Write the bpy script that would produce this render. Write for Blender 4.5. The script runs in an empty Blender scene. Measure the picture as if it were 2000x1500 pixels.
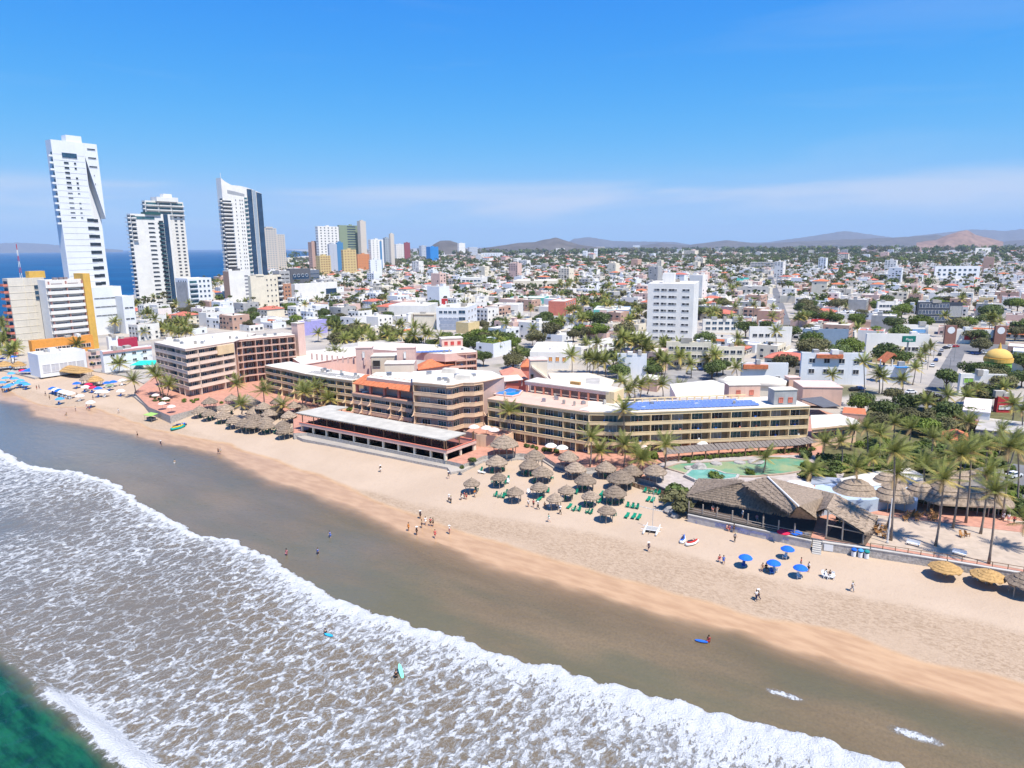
import bpy, bmesh, math, random
import numpy as np
from mathutils import Vector, Matrix, noise as mnoise
R = math.radians
rng = random.Random(7)
C = bpy.context.scene.collection
SC = bpy.context.scene
# ------------------------------------------------------------------ camera
F = 1320.; PIT = R(11.5); ROLL = R(.5); CZ = 60.
FW = np.array([0, math.cos(PIT), -math.sin(PIT)]); U0 = np.array([0, math.sin(PIT), math.cos(PIT)]); R0 = np.array([1., 0, 0])
RT = R0*math.cos(ROLL) - U0*math.sin(ROLL); UP = U0*math.cos(ROLL) + R0*math.sin(ROLL)
def G(px, py, z=3.0):
    "ground point (at height z) seen at a photo pixel: used once, to survey where things stand"
    d = FW*F + RT*(px-1000) - UP*(py-750); t = (z-CZ)/d[2]
    return Vector((d[0]*t, d[1]*t))
def PX(x, y, z):
    v = np.array([x, y, z-CZ]); w = v@FW
    return 1000+F*(v@RT)/w, 750-F*(v@UP)/w, w
cam = bpy.data.objects.new('camera', bpy.data.cameras.new('camera')); C.objects.link(cam)
cam.data.sensor_width = 36; cam.data.lens = F/2000*36
cam.data.clip_start = 1; cam.data.clip_end = 120000
cm = Matrix(((RT[0], UP[0], -FW[0], 0), (RT[1], UP[1], -FW[1], 0), (RT[2], UP[2], -FW[2], CZ), (0, 0, 0, 1)))
cam.matrix_world = cm
SC.camera = cam
# ------------------------------------------------------------------ world, sun, exposure
EL = R(64); SUNH = Vector((.62, -.78)).normalized()
SUN = Vector((SUNH.x*math.cos(EL), SUNH.y*math.cos(EL), math.sin(EL)))
w = bpy.data.worlds.new('World'); SC.world = w; w.use_nodes = True
nt = w.node_tree; N = nt.nodes; L = nt.links; N.clear()
def nd(t, **k):
    n = N.new(t)
    for a, b in k.items(): setattr(n, a, b)
    return n
CLOUDX = 1.45
sky = nd('ShaderNodeTexSky', sky_type='NISHITA', sun_disc=False)
sky.sun_elevation = EL; sky.sun_rotation = math.atan2(SUNH.x, SUNH.y)
sky.air_density = 1.0; sky.dust_density = .35; sky.ozone_density = 2.2; sky.altitude = 0
hs = nd('ShaderNodeHueSaturation'); hs.inputs['Saturation'].default_value = 1.15; hs.inputs['Value'].default_value = 1.; hs.inputs['Hue'].default_value = .515
tint = nd('ShaderNodeMixRGB', blend_type='MULTIPLY'); tint.inputs['Fac'].default_value = 1; tint.inputs['Color2'].default_value = (.62, .76, 1.0, 1)
L.new(sky.outputs[0], tint.inputs['Color1']); L.new(tint.outputs[0], hs.inputs['Color'])
tc = nd('ShaderNodeTexCoord')
# thin cirrus: stretched noise on the sky direction, high and near the horizon
mp = nd('ShaderNodeMapping'); mp.inputs['Scale'].default_value = (1.1, 1.1, 9); mp.inputs['Rotation'].default_value = (R(3), R(-4), 0); mp.inputs['Location'].default_value = (.35, .2, .6)
L.new(tc.outputs['Generated'], mp.inputs[0])
n1 = nd('ShaderNodeTexNoise'); n1.inputs['Scale'].default_value = 2.1; n1.inputs['Detail'].default_value = 7; n1.inputs['Roughness'].default_value = .55; n1.inputs['Distortion'].default_value = .6
L.new(mp.outputs[0], n1.inputs[0])
r1 = nd('ShaderNodeValToRGB'); r1.color_ramp.elements[0].position = .54; r1.color_ramp.elements[1].position = .85
r1.color_ramp.elements[1].color = (.6, .6, .6, 1)
L.new(n1.outputs[0], r1.inputs[0])
mx = nd('ShaderNodeMixRGB', blend_type='MIX'); mx.inputs['Color2'].default_value = (4.7, 5.3, 6.4, 1)
sp = nd('ShaderNodeSeparateColor'); cb = nd('ShaderNodeCombineColor'); L.new(hs.outputs[0], sp.inputs[0])
for ch, aa_, bb_ in ((1, .73, 2.95), (2, .985, 4.4)):      # sky colour balance (soft shoulder), the same in every direction
    a1 = nd('ShaderNodeMath', operation='MULTIPLY'); a1.inputs[1].default_value = -.1464*bb_
    a2 = nd('ShaderNodeMath', operation='EXPONENT'); L.new(sp.outputs[ch], a1.inputs[0]); L.new(a1.outputs[0], a2.inputs[0])
    a2b = nd('ShaderNodeMath', operation='SUBTRACT'); a2b.inputs[0].default_value = 1; L.new(a2.outputs[0], a2b.inputs[1])
    a3 = nd('ShaderNodeMath', operation='MULTIPLY'); a3.inputs[1].default_value = aa_/.1464
    L.new(a2b.outputs[0], a3.inputs[0]); L.new(a3.outputs[0], cb.inputs[ch])
    if ch == 1:
        r1_ = nd('ShaderNodeMath', operation='MULTIPLY'); r1_.inputs[1].default_value = .1464; L.new(sp.outputs[0], r1_.inputs[0])
        r2_ = nd('ShaderNodeMath', operation='POWER'); r2_.inputs[1].default_value = 1.4; L.new(r1_.outputs[0], r2_.inputs[0])
        red_out = nd('ShaderNodeMath', operation='MULTIPLY'); red_out.inputs[1].default_value = 1.4/.1464; L.new(r2_.outputs[0], red_out.inputs[0])
        g_ = nd('ShaderNodeMath', operation='MULTIPLY'); g_.inputs[1].default_value = .585; L.new(a3.outputs[0], g_.inputs[0])
        mn = nd('ShaderNodeMath', operation='MINIMUM'); L.new(red_out.outputs[0], mn.inputs[0]); L.new(g_.outputs[0], mn.inputs[1]); L.new(mn.outputs[0], cb.inputs[0])
sx = nd('ShaderNodeSeparateXYZ'); L.new(tc.outputs['Generated'], sx.inputs[0])
def ramp(a, b_, src=sx.outputs[2]):
    n_ = nd('ShaderNodeMapRange', interpolation_type='SMOOTHSTEP'); n_.inputs[1].default_value = a; n_.inputs[2].default_value = b_; L.new(src, n_.inputs[0]); return n_.outputs[0]
def mulv(a, b_, clamp=False):
    n_ = nd('ShaderNodeMath', operation='MULTIPLY', use_clamp=clamp)
    for i, q in enumerate((a, b_)):
        if hasattr(q, 'is_output'): L.new(q, n_.inputs[i])
        else: n_.inputs[i].default_value = q
    return n_.outputs[0]
mp2 = nd('ShaderNodeMapping'); mp2.inputs['Scale'].default_value = (1.6, 1.6, 14); mp2.inputs['Location'].default_value = (CLOUDX, 0, 0); L.new(tc.outputs['Generated'], mp2.inputs[0])
n2 = nd('ShaderNodeTexNoise'); n2.inputs['Scale'].default_value = 1.5; n2.inputs['Detail'].default_value = 6; n2.inputs['Roughness'].default_value = .5; n2.inputs['Distortion'].default_value = .4; L.new(mp2.outputs[0], n2.inputs[0])
low = mulv(mulv(ramp(.022, .055), ramp(.098, .07)), mulv(ramp(.4, .62, n2.outputs[0]), .66))
high = mulv(r1.outputs[0], .22)
mxn = nd('ShaderNodeMath', operation='MAXIMUM'); L.new(low, mxn.inputs[0]); L.new(high, mxn.inputs[1])
L.new(mxn.outputs[0], mx.inputs['Fac']); L.new(cb.outputs[0], mx.inputs['Color1'])
bg = nd('ShaderNodeBackground'); bg.inputs['Strength'].default_value = .1
L.new(mx.outputs[0], bg.inputs['Color'])
L.new(bg.outputs[0], nd('ShaderNodeOutputWorld').inputs['Surface'])
sl = bpy.data.lights.new('sun', 'SUN'); sl.energy = 5.0; sl.angle = R(.5); sl.color = (1, .945, .855)
so = bpy.data.objects.new('sun', sl); C.objects.link(so); so.rotation_euler = SUN.to_track_quat('Z', 'Y').to_euler()
so.location = (0, 0, 300)
SC.view_settings.view_transform = 'Standard'; SC.view_settings.look = 'None'
SC.view_settings.exposure = .55; SC.view_settings.gamma = 1; SC.view_settings.use_curve_mapping = False
SC.render.engine = 'CYCLES'
SC.cycles.max_bounces = 5; SC.cycles.diffuse_bounces = 2; SC.cycles.glossy_bounces = 2; SC.cycles.transmission_bounces = 2
SC.cycles.transparent_max_bounces = 6; SC.cycles.volume_bounces = 0; SC.cycles.caustics_reflective = False; SC.cycles.caustics_refractive = False
SC.cycles.sample_clamp_indirect = 4
# ------------------------------------------------------------------ materials
MATS = {}
def mat(name, rgb, rough=.85, var=.1, sc=.6, streak=0, bump=0, bsc=6, spec=.25, metal=0, rnd=0, stretch=None, trans=0):
    "plain procedural material: world-space mottling, optional vertical rain streaks, fine relief, per-object variation"
    if name in MATS: return MATS[name]
    m = bpy.data.materials.new(name); m.use_nodes = True; t = m.node_tree; n = t.nodes; l = t.links
    b = n['Principled BSDF']; b.inputs['Roughness'].default_value = rough; b.inputs['Specular IOR Level'].default_value = spec; b.inputs['Metallic'].default_value = metal
    geo = n.new('ShaderNodeNewGeometry')
    no = n.new('ShaderNodeTexNoise'); no.inputs['Scale'].default_value = sc; no.inputs['Detail'].default_value = 4; no.inputs['Roughness'].default_value = .6
    if stretch:
        mpn = n.new('ShaderNodeMapping'); mpn.inputs['Scale'].default_value = stretch; l.new(geo.outputs['Position'], mpn.inputs[0]); l.new(mpn.outputs[0], no.inputs[0])
    else: l.new(geo.outputs['Position'], no.inputs[0])
    mr = n.new('ShaderNodeMapRange'); mr.inputs[1].default_value = .3; mr.inputs[2].default_value = .7; mr.inputs[3].default_value = 1-var; mr.inputs[4].default_value = 1+var*.6
    l.new(no.outputs[0], mr.inputs[0]); fac = mr.outputs[0]
    def mul(a, bb):
        k = n.new('ShaderNodeMath'); k.operation = 'MULTIPLY'; l.new(a, k.inputs[0]); l.new(bb, k.inputs[1]); return k.outputs[0]
    if streak:
        mp2 = n.new('ShaderNodeMapping'); mp2.inputs['Scale'].default_value = (1.6, 1.6, .12); l.new(geo.outputs['Position'], mp2.inputs[0])
        n2 = n.new('ShaderNodeTexNoise'); n2.inputs['Scale'].default_value = 1.; n2.inputs['Detail'].default_value = 5; l.new(mp2.outputs[0], n2.inputs[0])
        m2 = n.new('ShaderNodeMapRange'); m2.inputs[1].default_value = .55; m2.inputs[2].default_value = .8; m2.inputs[3].default_value = 1; m2.inputs[4].default_value = 1-streak
        l.new(n2.outputs[0], m2.inputs[0]); fac = mul(fac, m2.outputs[0])
    if rnd:
        oi = n.new('ShaderNodeObjectInfo'); m3 = n.new('ShaderNodeMapRange'); m3.inputs[3].default_value = 1-rnd; m3.inputs[4].default_value = 1+rnd
        l.new(oi.outputs['Random'], m3.inputs[0]); fac = mul(fac, m3.outputs[0])
    vm = n.new('ShaderNodeVectorMath'); vm.operation = 'SCALE'; vm.inputs[0].default_value = rgb; l.new(fac, vm.inputs['Scale'])
    l.new(vm.outputs[0], b.inputs['Base Color'])
    if bump:
        n4 = n.new('ShaderNodeTexNoise'); n4.inputs['Scale'].default_value = bsc; n4.inputs['Detail'].default_value = 3
        if stretch: l.new(mpn.outputs[0], n4.inputs[0])
        else: l.new(geo.outputs['Position'], n4.inputs[0])
        bp = n.new('ShaderNodeBump'); bp.inputs['Strength'].default_value = bump; bp.inputs['Distance'].default_value = .1
        l.new(n4.outputs[0], bp.inputs['Height']); l.new(bp.outputs[0], b.inputs['Normal'])
    if trans:   # leaves let some light through
        tr = n.new('ShaderNodeBsdfTranslucent'); l.new(vm.outputs[0], tr.inputs['Color'])
        ms = n.new('ShaderNodeMixShader'); ms.inputs[0].default_value = trans
        l.new(b.outputs[0], ms.inputs[1]); l.new(tr.outputs[0], ms.inputs[2]); l.new(ms.outputs[0], n['Material Output'].inputs[0])
    MATS[name] = m; return m
white = mat('white paint', (.77, .74, .69), streak=.14, var=.08, sc=.15)
white2 = mat('cool white paint', (.73, .74, .755), streak=.1, var=.05, sc=.1)
cream = mat('cream paint', (.74, .66, .52), streak=.15, var=.1, sc=.2)
beige = mat('beige paint', (.66, .6, .51), streak=.14, var=.08, sc=.2)
grey = mat('grey concrete', (.4, .39, .38), streak=.2, var=.2, sc=.3)
dgrey = mat('dark grey paint', (.12, .12, .13), var=.15)
roofw = mat('white roof coating', (.63, .575, .495), var=.26, sc=.22, bump=.1, bsc=2)
roofg = mat('weathered grey roof', (.42, .385, .34), var=.3, sc=.25, bump=.1, bsc=2)
ochre = mat('ochre hotel plaster', (.74, .56, .33), streak=.2, var=.1, sc=.3)
tanp = mat('tan hotel plaster', (.72, .5, .33), streak=.2, var=.1, sc=.3)
pink = mat('pink hotel plaster', (.68, .45, .35), streak=.18, var=.1, sc=.3)
palepink = mat('pale pink plaster', (.68, .47, .4), streak=.15, var=.1, sc=.3)
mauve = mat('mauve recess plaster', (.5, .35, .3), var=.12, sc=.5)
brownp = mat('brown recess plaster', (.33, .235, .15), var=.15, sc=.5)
terra = mat('terracotta paving', (.47, .235, .165), var=.22, sc=.7, bump=.1, bsc=3)
pinkdeck = mat('faded pink roof terrace', (.62, .4, .31), var=.12, sc=.4)
tile = mat('orange clay roof tiles', (.55, .17, .075), var=.3, sc=1.2, bump=.5, bsc=4)
orange = mat('orange paint', (.72, .3, .06), streak=.1, var=.12)
coral = mat('coral paint', (.62, .2, .14), streak=.12, var=.12)
redp = mat('red paint', (.5, .045, .05), var=.12)
glass = mat('dark window glass', (.025, .035, .05), rough=.12, var=.5, sc=.35, spec=.6)
bglass = mat('blue window glass', (.03, .075, .13), rough=.1, var=.5, sc=.4, spec=.7)
tglass = mat('teal window glass', (.05, .13, .15), rough=.1, var=.4, sc=.3, spec=.6)
navy = mat('navy curtain glass', (.025, .06, .115), rough=.12, var=.4, sc=.1, spec=.5)
curtain = mat('pale curtain behind glass', (.34, .32, .3), rough=.25, var=.25, sc=.8, spec=.5)
framew = mat('white window frame', (.7, .68, .66), var=.06)
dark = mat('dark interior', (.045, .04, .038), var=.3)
wood = mat('brown timber', (.2, .12, .07), var=.25, sc=3)
pole = mat('grey weathered poles', (.34, .29, .24), var=.25, sc=3)
stone = mat('rubble stone wall', (.44, .4, .36), var=.38, sc=2.4, bump=.8, bsc=3)
thatch = mat('grey palm thatch', (.29, .22, .16), var=.42, sc=2.2, bump=.9, bsc=9, stretch=(1, 1, .45), rnd=.24)
thatchy = mat('golden palm thatch', (.46, .28, .11), var=.35, sc=2.5, bump=.8, bsc=9, rnd=.08)
metalg = mat('grey metal', (.35, .36, .38), rough=.4, metal=.6)
asphalt = mat('asphalt', (.16, .155, .155), var=.25, sc=.12, bump=.1)
concrete = mat('pale concrete', (.47, .44, .4), var=.2, sc=.2)
lav = mat('lavender paint', (.36, .33, .62), var=.1)
teal = mat('teal paint', (.12, .45, .38), var=.12)
skyb = mat('sky blue paint', (.16, .36, .62), var=.1)
blue = mat('bright blue paint', (.02, .14, .52), var=.1)
greenp = mat('lime green paint', (.26, .48, .08), var=.1)
yellowp = mat('golden yellow paint', (.66, .4, .09), streak=.1, var=.1)
burg = mat('burgundy paint', (.2, .05, .05), var=.15)
solar = mat('blue solar panel', (.13, .2, .44), rough=.3, var=.15, sc=.5, spec=.6)
chairg = mat('green plastic', (.005, .22, .12), rough=.4, var=.08, spec=.4)
plasticw = mat('white plastic', (.75, .75, .74), rough=.4, var=.05)
frond = mat('palm frond green', (.2, .215, .05), rough=.55, var=.3, sc=.5, rnd=.3, trans=.25)
frondy = mat('palm frond yellow green', (.42, .33, .09), rough=.6, var=.3, sc=.5, rnd=.25, trans=.25)
frondb = mat('dry palm frond', (.3, .2, .09), var=.3, rnd=.2)
leafA = mat('dark green leaves', (.105, .14, .036), rough=.6, var=.45, sc=.5, rnd=.3, trans=.2)
leafB = mat('bright green leaves', (.15, .2, .03), rough=.6, var=.4, sc=.6, rnd=.25, trans=.25)
leafC = mat('olive leaves', (.15, .14, .06), rough=.7, var=.4, sc=.5, rnd=.3, trans=.2)
trunkm = mat('palm trunk bark', (.26, .21, .17), var=.3, sc=4)
barkm = mat('tree bark', (.14, .1, .075), var=.3, sc=4)
rock = mat('grey boulder', (.36, .33, .3), var=.35, sc=1.2, bump=.7, bsc=2)
# ------------------------------------------------------------------ mesh collector
class MB:
    def __init__(s): s.v = []; s.f = []; s.m = []
    def face(s, pts, mi=0):
        k = len(s.v); s.v += [tuple(p) for p in pts]; s.f.append(tuple(range(k, k+len(pts)))); s.m.append(mi)
    def box(s, c, h, rz=0, mi=0, taper=1, skip=()):
        "box with base centre c=(x,y,z0), size h=(sx,sy,sz)"
        ca, sa = math.cos(rz), math.sin(rz); k = len(s.v)
        for zz, tp in ((0, 1), (h[2], taper)):
            for x, y in ((-1, -1), (1, -1), (1, 1), (-1, 1)):
                X, Y = x*h[0]/2*tp, y*h[1]/2*tp
                s.v.append((c[0]+X*ca-Y*sa, c[1]+X*sa+Y*ca, c[2]+zz))
        for q in ((3, 2, 1, 0), (4, 5, 6, 7), (0, 1, 5, 4), (1, 2, 6, 5), (2, 3, 7, 6), (3, 0, 4, 7)):
            s.f.append(tuple(k+i for i in q)); s.m.append(mi)
    def prism(s, poly, z0, z1, mi=0, mt=None, bottom=True):
        n = len(poly); k = len(s.v)
        if sum(poly[i][0]*poly[(i+1) % n][1]-poly[(i+1) % n][0]*poly[i][1] for i in range(n)) < 0: poly = poly[::-1]
        s.v += [(p[0], p[1], z0) for p in poly] + [(p[0], p[1], z1) for p in poly]
        for i in range(n): s.f.append((k+i, k+(i+1) % n, k+n+(i+1) % n, k+n+i)); s.m.append(mi)
        s.f.append(tuple(range(k+n, k+2*n))); s.m.append(mi if mt is None else mt)
        if bottom: s.f.append(tuple(range(k+n-1, k-1, -1))); s.m.append(mi)
    def thick(s, pts, t, mi=0):
        "a 3-D polygon given a thickness t downwards"
        n = len(pts); k = len(s.v)
        a = sum(pts[i][0]*pts[(i+1) % n][1]-pts[(i+1) % n][0]*pts[i][1] for i in range(n))
        if a < 0: pts = pts[::-1]
        s.v += [tuple(p) for p in pts] + [(p[0], p[1], p[2]-t) for p in pts]
        s.f.append(tuple(range(k, k+n))); s.m.append(mi); s.f.append(tuple(range(k+2*n-1, k+n-1, -1))); s.m.append(mi)
        for i in range(n): s.f.append((k+n+i, k+n+(i+1) % n, k+(i+1) % n, k+i)); s.m.append(mi)
    def tube(s, pts, rad, n=6, mi=0):
        k = len(s.v); m = len(pts)
        for i, p in enumerate(pts):
            p = Vector(p); d = Vector(pts[min(i+1, m-1)])-Vector(pts[max(i-1, 0)])
            d = d.normalized() if d.length > 1e-6 else Vector((0, 0, 1))
            a = d.cross(Vector((0, 0, 1))) if abs(d.z) < .95 else d.cross(Vector((1, 0, 0))); a.normalize(); b = a.cross(d)
            r = rad[i] if isinstance(rad, (list, tuple)) else rad
            for j in range(n):
                t = 2*math.pi*j/n; s.v.append(tuple(p+(a*math.cos(t)+b*math.sin(t))*r))
        for i in range(m-1):
            for j in range(n):
                s.f.append((k+i*n+j, k+i*n+(j+1) % n, k+(i+1)*n+(j+1) % n, k+(i+1)*n+j)); s.m.append(mi)
        s.f.append(tuple(range(k+n-1, k-1, -1))); s.m.append(mi); s.f.append(tuple(range(k+(m-1)*n, k+m*n))); s.m.append(mi)
    def lathe(s, prof, n=16, c=(0, 0, 0), mi=0, jit=None, cap=True):
        k = len(s.v)
        for i, (r, z) in enumerate(prof):
            for j in range(n):
                t = 2*math.pi*j/n; q = jit(i, j) if jit else (1, 0)
                s.v.append((c[0]+r*q[0]*math.cos(t), c[1]+r*q[0]*math.sin(t), c[2]+z+q[1]))
        for i in range(len(prof)-1):
            for j in range(n): s.f.append((k+i*n+j, k+i*n+(j+1) % n, k+(i+1)*n+(j+1) % n, k+(i+1)*n+j)); s.m.append(mi)
        if cap:
            e = k+(len(prof)-1)*n; s.f.append(tuple(range(e, e+n))); s.m.append(mi)
            s.f.append(tuple(range(k+n-1, k-1, -1))); s.m.append(mi)
    def mesh(s, name, mats, off=(0, 0, 0), smooth=False):
        me = bpy.data.meshes.new(name)
        if off != (0, 0, 0): vs = [(a-off[0], b-off[1], c-off[2]) for a, b, c in s.v]
        else: vs = s.v
        me.from_pydata(vs, [], s.f)
        for m_ in (mats if isinstance(mats, (list, tuple)) else [mats]): me.materials.append(m_)
        if any(s.m): me.polygons.foreach_set('material_index', s.m)
        if smooth: me.polygons.foreach_set('use_smooth', [True]*len(s.f))
        me.update(); return me
    def build(s, name, mats, parent=None, smooth=False, **k):
        off = (0, 0, 0)
        if parent is not None:
            rt_ = parent
            while rt_.parent: rt_ = rt_.parent
            off = tuple(rt_.location)
        return ob(name, s.mesh(name, mats, off, smooth), parent, **k)
def ob(name, me, parent=None, loc=None, rz=None, **k):
    o = bpy.data.objects.new(name, me); C.objects.link(o)
    if parent is not None: o.parent = parent
    if loc is not None: o.location = loc
    if rz is not None: o.rotation_euler = (0, 0, rz)
    for a, b in k.items(): o[a] = b
    return o
LABELS = {}
def thing(name, label, cat, loc=(0, 0, 0), rz=0, group=None):
    o = bpy.data.objects.new(name, None); C.objects.link(o); o.empty_display_size = .5
    o.location = loc; o.rotation_euler = (0, 0, rz); o['label'] = label; o['category'] = cat
    if group: o['group'] = group
    return o
def struct(name, o): o['kind'] = 'structure'; o.name = name; return o
def dup(root, loc, rz=0, label=None, scale=1, group=None, sz=None):
    r = root.copy(); C.objects.link(r); r.location = loc; r.rotation_euler = (0, 0, rz)
    r.scale = (scale, scale, scale if sz is None else sz)
    if label: r['label'] = label
    if group: r['group'] = group
    for ch in root.children:
        c = ch.copy(); C.objects.link(c); c.parent = r
        for g in ch.children: d = g.copy(); C.objects.link(d); d.parent = c
    return r
def wipe(root):
    for ch in list(root.children_recursive): bpy.data.objects.remove(ch)
    bpy.data.objects.remove(root)
def v3(p, z): return (p[0], p[1], z)
# windows: one shared mesh pair per size
WM = {}
def window_mesh(w_, h_, fm=None, gm=None, mull=1, bars=0):
    key = (round(w_, 2), round(h_, 2), fm and fm.name, gm and gm.name, mull, bars)
    if key not in WM:
        fm = fm or framew; gm = gm or glass
        b = MB(); t = min(.12, w_*.09); dp = .16
        b.box((-w_/2+t/2, -dp/2, 0), (t, dp, h_)); b.box((w_/2-t/2, -dp/2, 0), (t, dp, h_))
        b.box((0, -dp/2, 0), (w_-2*t, dp, t)); b.box((0, -dp/2, h_-t), (w_-2*t, dp, t))
        for i in range(mull): b.box((-w_/2+w_*(i+1)/(mull+1), -dp/2+.02, t), (t*.7, dp-.04, h_-2*t))
        for i in range(bars): b.box((0, -dp/2+.03, h_*(i+1)/(bars+1)), (w_-2*t, dp-.07, t*.7))
        p = MB(); p.box((0, -.03, t), (w_-2*t, .06, h_-2*t))
        WM[key] = (b.mesh('window', fm), p.mesh('pane', gm))
    return WM[key]
def put_window(root, p, z, ang, w_, h_, fm=None, gm=None, mull=1, bars=0, pane=True, name='window'):
    a, b = window_mesh(w_, h_, fm, gm, mull, bars)
    l = root.location
    o = ob(name, a, root, (p[0]-l.x, p[1]-l.y, z-l.z), ang)
    if pane: ob('pane', b, o)
    return o
FLAT = {}
def flat_window(root, p, z, ang, w_, h_, gm=None, name='window'):
    "far window: glass set in a slim raised surround, one small mesh"
    gm = gm or glass; key = (round(w_, 2), round(h_, 2), gm.name)
    if key not in FLAT:
        b = MB(); t = .1
        b.box((0, -.05, 0), (w_, .1, h_), mi=1)
        b.box((0, -.11, -t), (w_+.2, .22, t), mi=0)
        FLAT[key] = b.mesh('window', [framew, gm])
    l = root.location
    return ob(name, FLAT[key], root, (p[0]-l.x, p[1]-l.y, z-l.z), ang)
# ------------------------------------------------------------------ shore frame: u along the beach, v inland
EU = (-math.cos(R(35)), math.sin(R(35))); EV = (math.sin(R(35)), math.cos(R(35)))
def uv(p): return p[0]*EU[0]+p[1]*EU[1], p[0]*EV[0]+p[1]*EV[1]
def xy(u, v): return u*EU[0]+v*EV[0], u*EU[1]+v*EV[1]
def line(pts, z):
    q = sorted(uv(G(x, y, z)) for x, y in pts); return np.array([a for a, _ in q]), np.array([b for _, b in q])
SH = line([(-500, 742), (-200, 757), (0, 779), (60, 792), (80, 812), (140, 824), (240, 840), (286, 856), (430, 885), (530, 935), (600, 957), (700, 990), (780, 1035), (860, 1062), (1000, 1112), (1150, 1152), (1300, 1197), (1450, 1232), (1600, 1280), (1750, 1325), (1920, 1370), (2000, 1388), (2300, 1450)], 0)
WT = line([(-500, 730), (0, 757), (80, 790), (200, 803), (300, 835), (430, 862), (600, 920), (760, 985), (900, 1040), (1000, 1068), (1150, 1113), (1300, 1155), (1500, 1208), (1650, 1236), (1800, 1292), (2000, 1330), (2300, 1400)], .7)
GT = line([(-500, 722), (0, 745), (200, 790), (330, 815), (520, 890), (700, 945), (850, 985), (1000, 1010), (1150, 1040), (1265, 1064), (1350, 1085), (1450, 1114), (1550, 1135), (1700, 1165), (1850, 1195), (2000, 1231), (2300, 1300)], 1.6)
FR = line([(-300, 850), (-100, 868), (0, 882), (30, 902), (100, 917), (175, 930), (230, 950), (280, 980), (340, 1020), (400, 1047), (450, 1057), (500, 1080), (560, 1110), (650, 1162), (700, 1187), (800, 1222), (930, 1262), (1000, 1280), (1100, 1312), (1300, 1370), (1450, 1407), (1550, 1437), (1740, 1500), (2100, 1640)], 0)
def ip(ln, u): return np.interp(u, ln[0], ln[1])
def sandz(u, v):
    s = v-ip(SH, u)
    return np.where(s < 0, s*.07, np.where(s < 22, s*.1, np.minimum(2.2+(s-22)*.02, 2.6)))
def S(px, py):
    "spot on the sand seen at a photo pixel"
    z = 1.5
    for _ in range(6):
        p = G(px, py, z); z = float(sandz(*uv(p)))
    return Vector((p.x, p.y, z))
def vnoise(x, y, seed=0):
    xi = np.floor(x).astype(np.int64); yi = np.floor(y).astype(np.int64); fx = x-xi; fy = y-yi
    fx = fx*fx*(3-2*fx); fy = fy*fy*(3-2*fy)
    def h(a, b):
        n = (a*374761393+b*668265263+seed*974634757) & 0x7fffffff; n = ((n ^ (n >> 13))*1274126177) & 0x7fffffff
        return ((n ^ (n >> 16)) & 0xffff)/65535.
    return (h(xi, yi)*(1-fx)+h(xi+1, yi)*fx)*(1-fy)+(h(xi, yi+1)*(1-fx)+h(xi+1, yi+1)*fx)*fy
def fbm(x, y, o=4, seed=0):
    a = 0; k = .5; t = 0
    for i in range(o): a = a+vnoise(x*2**i, y*2**i, seed+i)*k; t += k; k *= .55
    return a/t
def grid(name, us, vs, zfun, m, attrs=None):
    U, V = np.meshgrid(us, vs); X, Y = xy(U, V); Z = zfun(U, V)
    co = np.stack([X, Y, Z], -1).reshape(-1, 3).astype(np.float32); nu, nv = len(us), len(vs)
    i = np.arange(nu*nv).reshape(nv, nu); q = np.stack([i[:-1, :-1], i[1:, :-1], i[1:, 1:], i[:-1, 1:]], -1).reshape(-1, 4)
    me = bpy.data.meshes.new(name); me.vertices.add(len(co)); me.vertices.foreach_set('co', co.ravel())
    me.loops.add(q.size); me.loops.foreach_set('vertex_index', q.ravel().astype(np.int32)); me.polygons.add(len(q))
    me.polygons.foreach_set('loop_start', np.arange(0, q.size, 4, dtype=np.int32)); me.polygons.foreach_set('use_smooth', np.ones(len(q), bool))
    me.update(); me.materials.append(m)
    for k, f in (attrs or {}).items():
        a = me.attributes.new(k, 'FLOAT', 'POINT'); a.data.foreach_set('value', np.clip(f(U, V), 0, 1).astype(np.float32).ravel())
    o = bpy.data.objects.new(name, me); C.objects.link(o); return o
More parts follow.
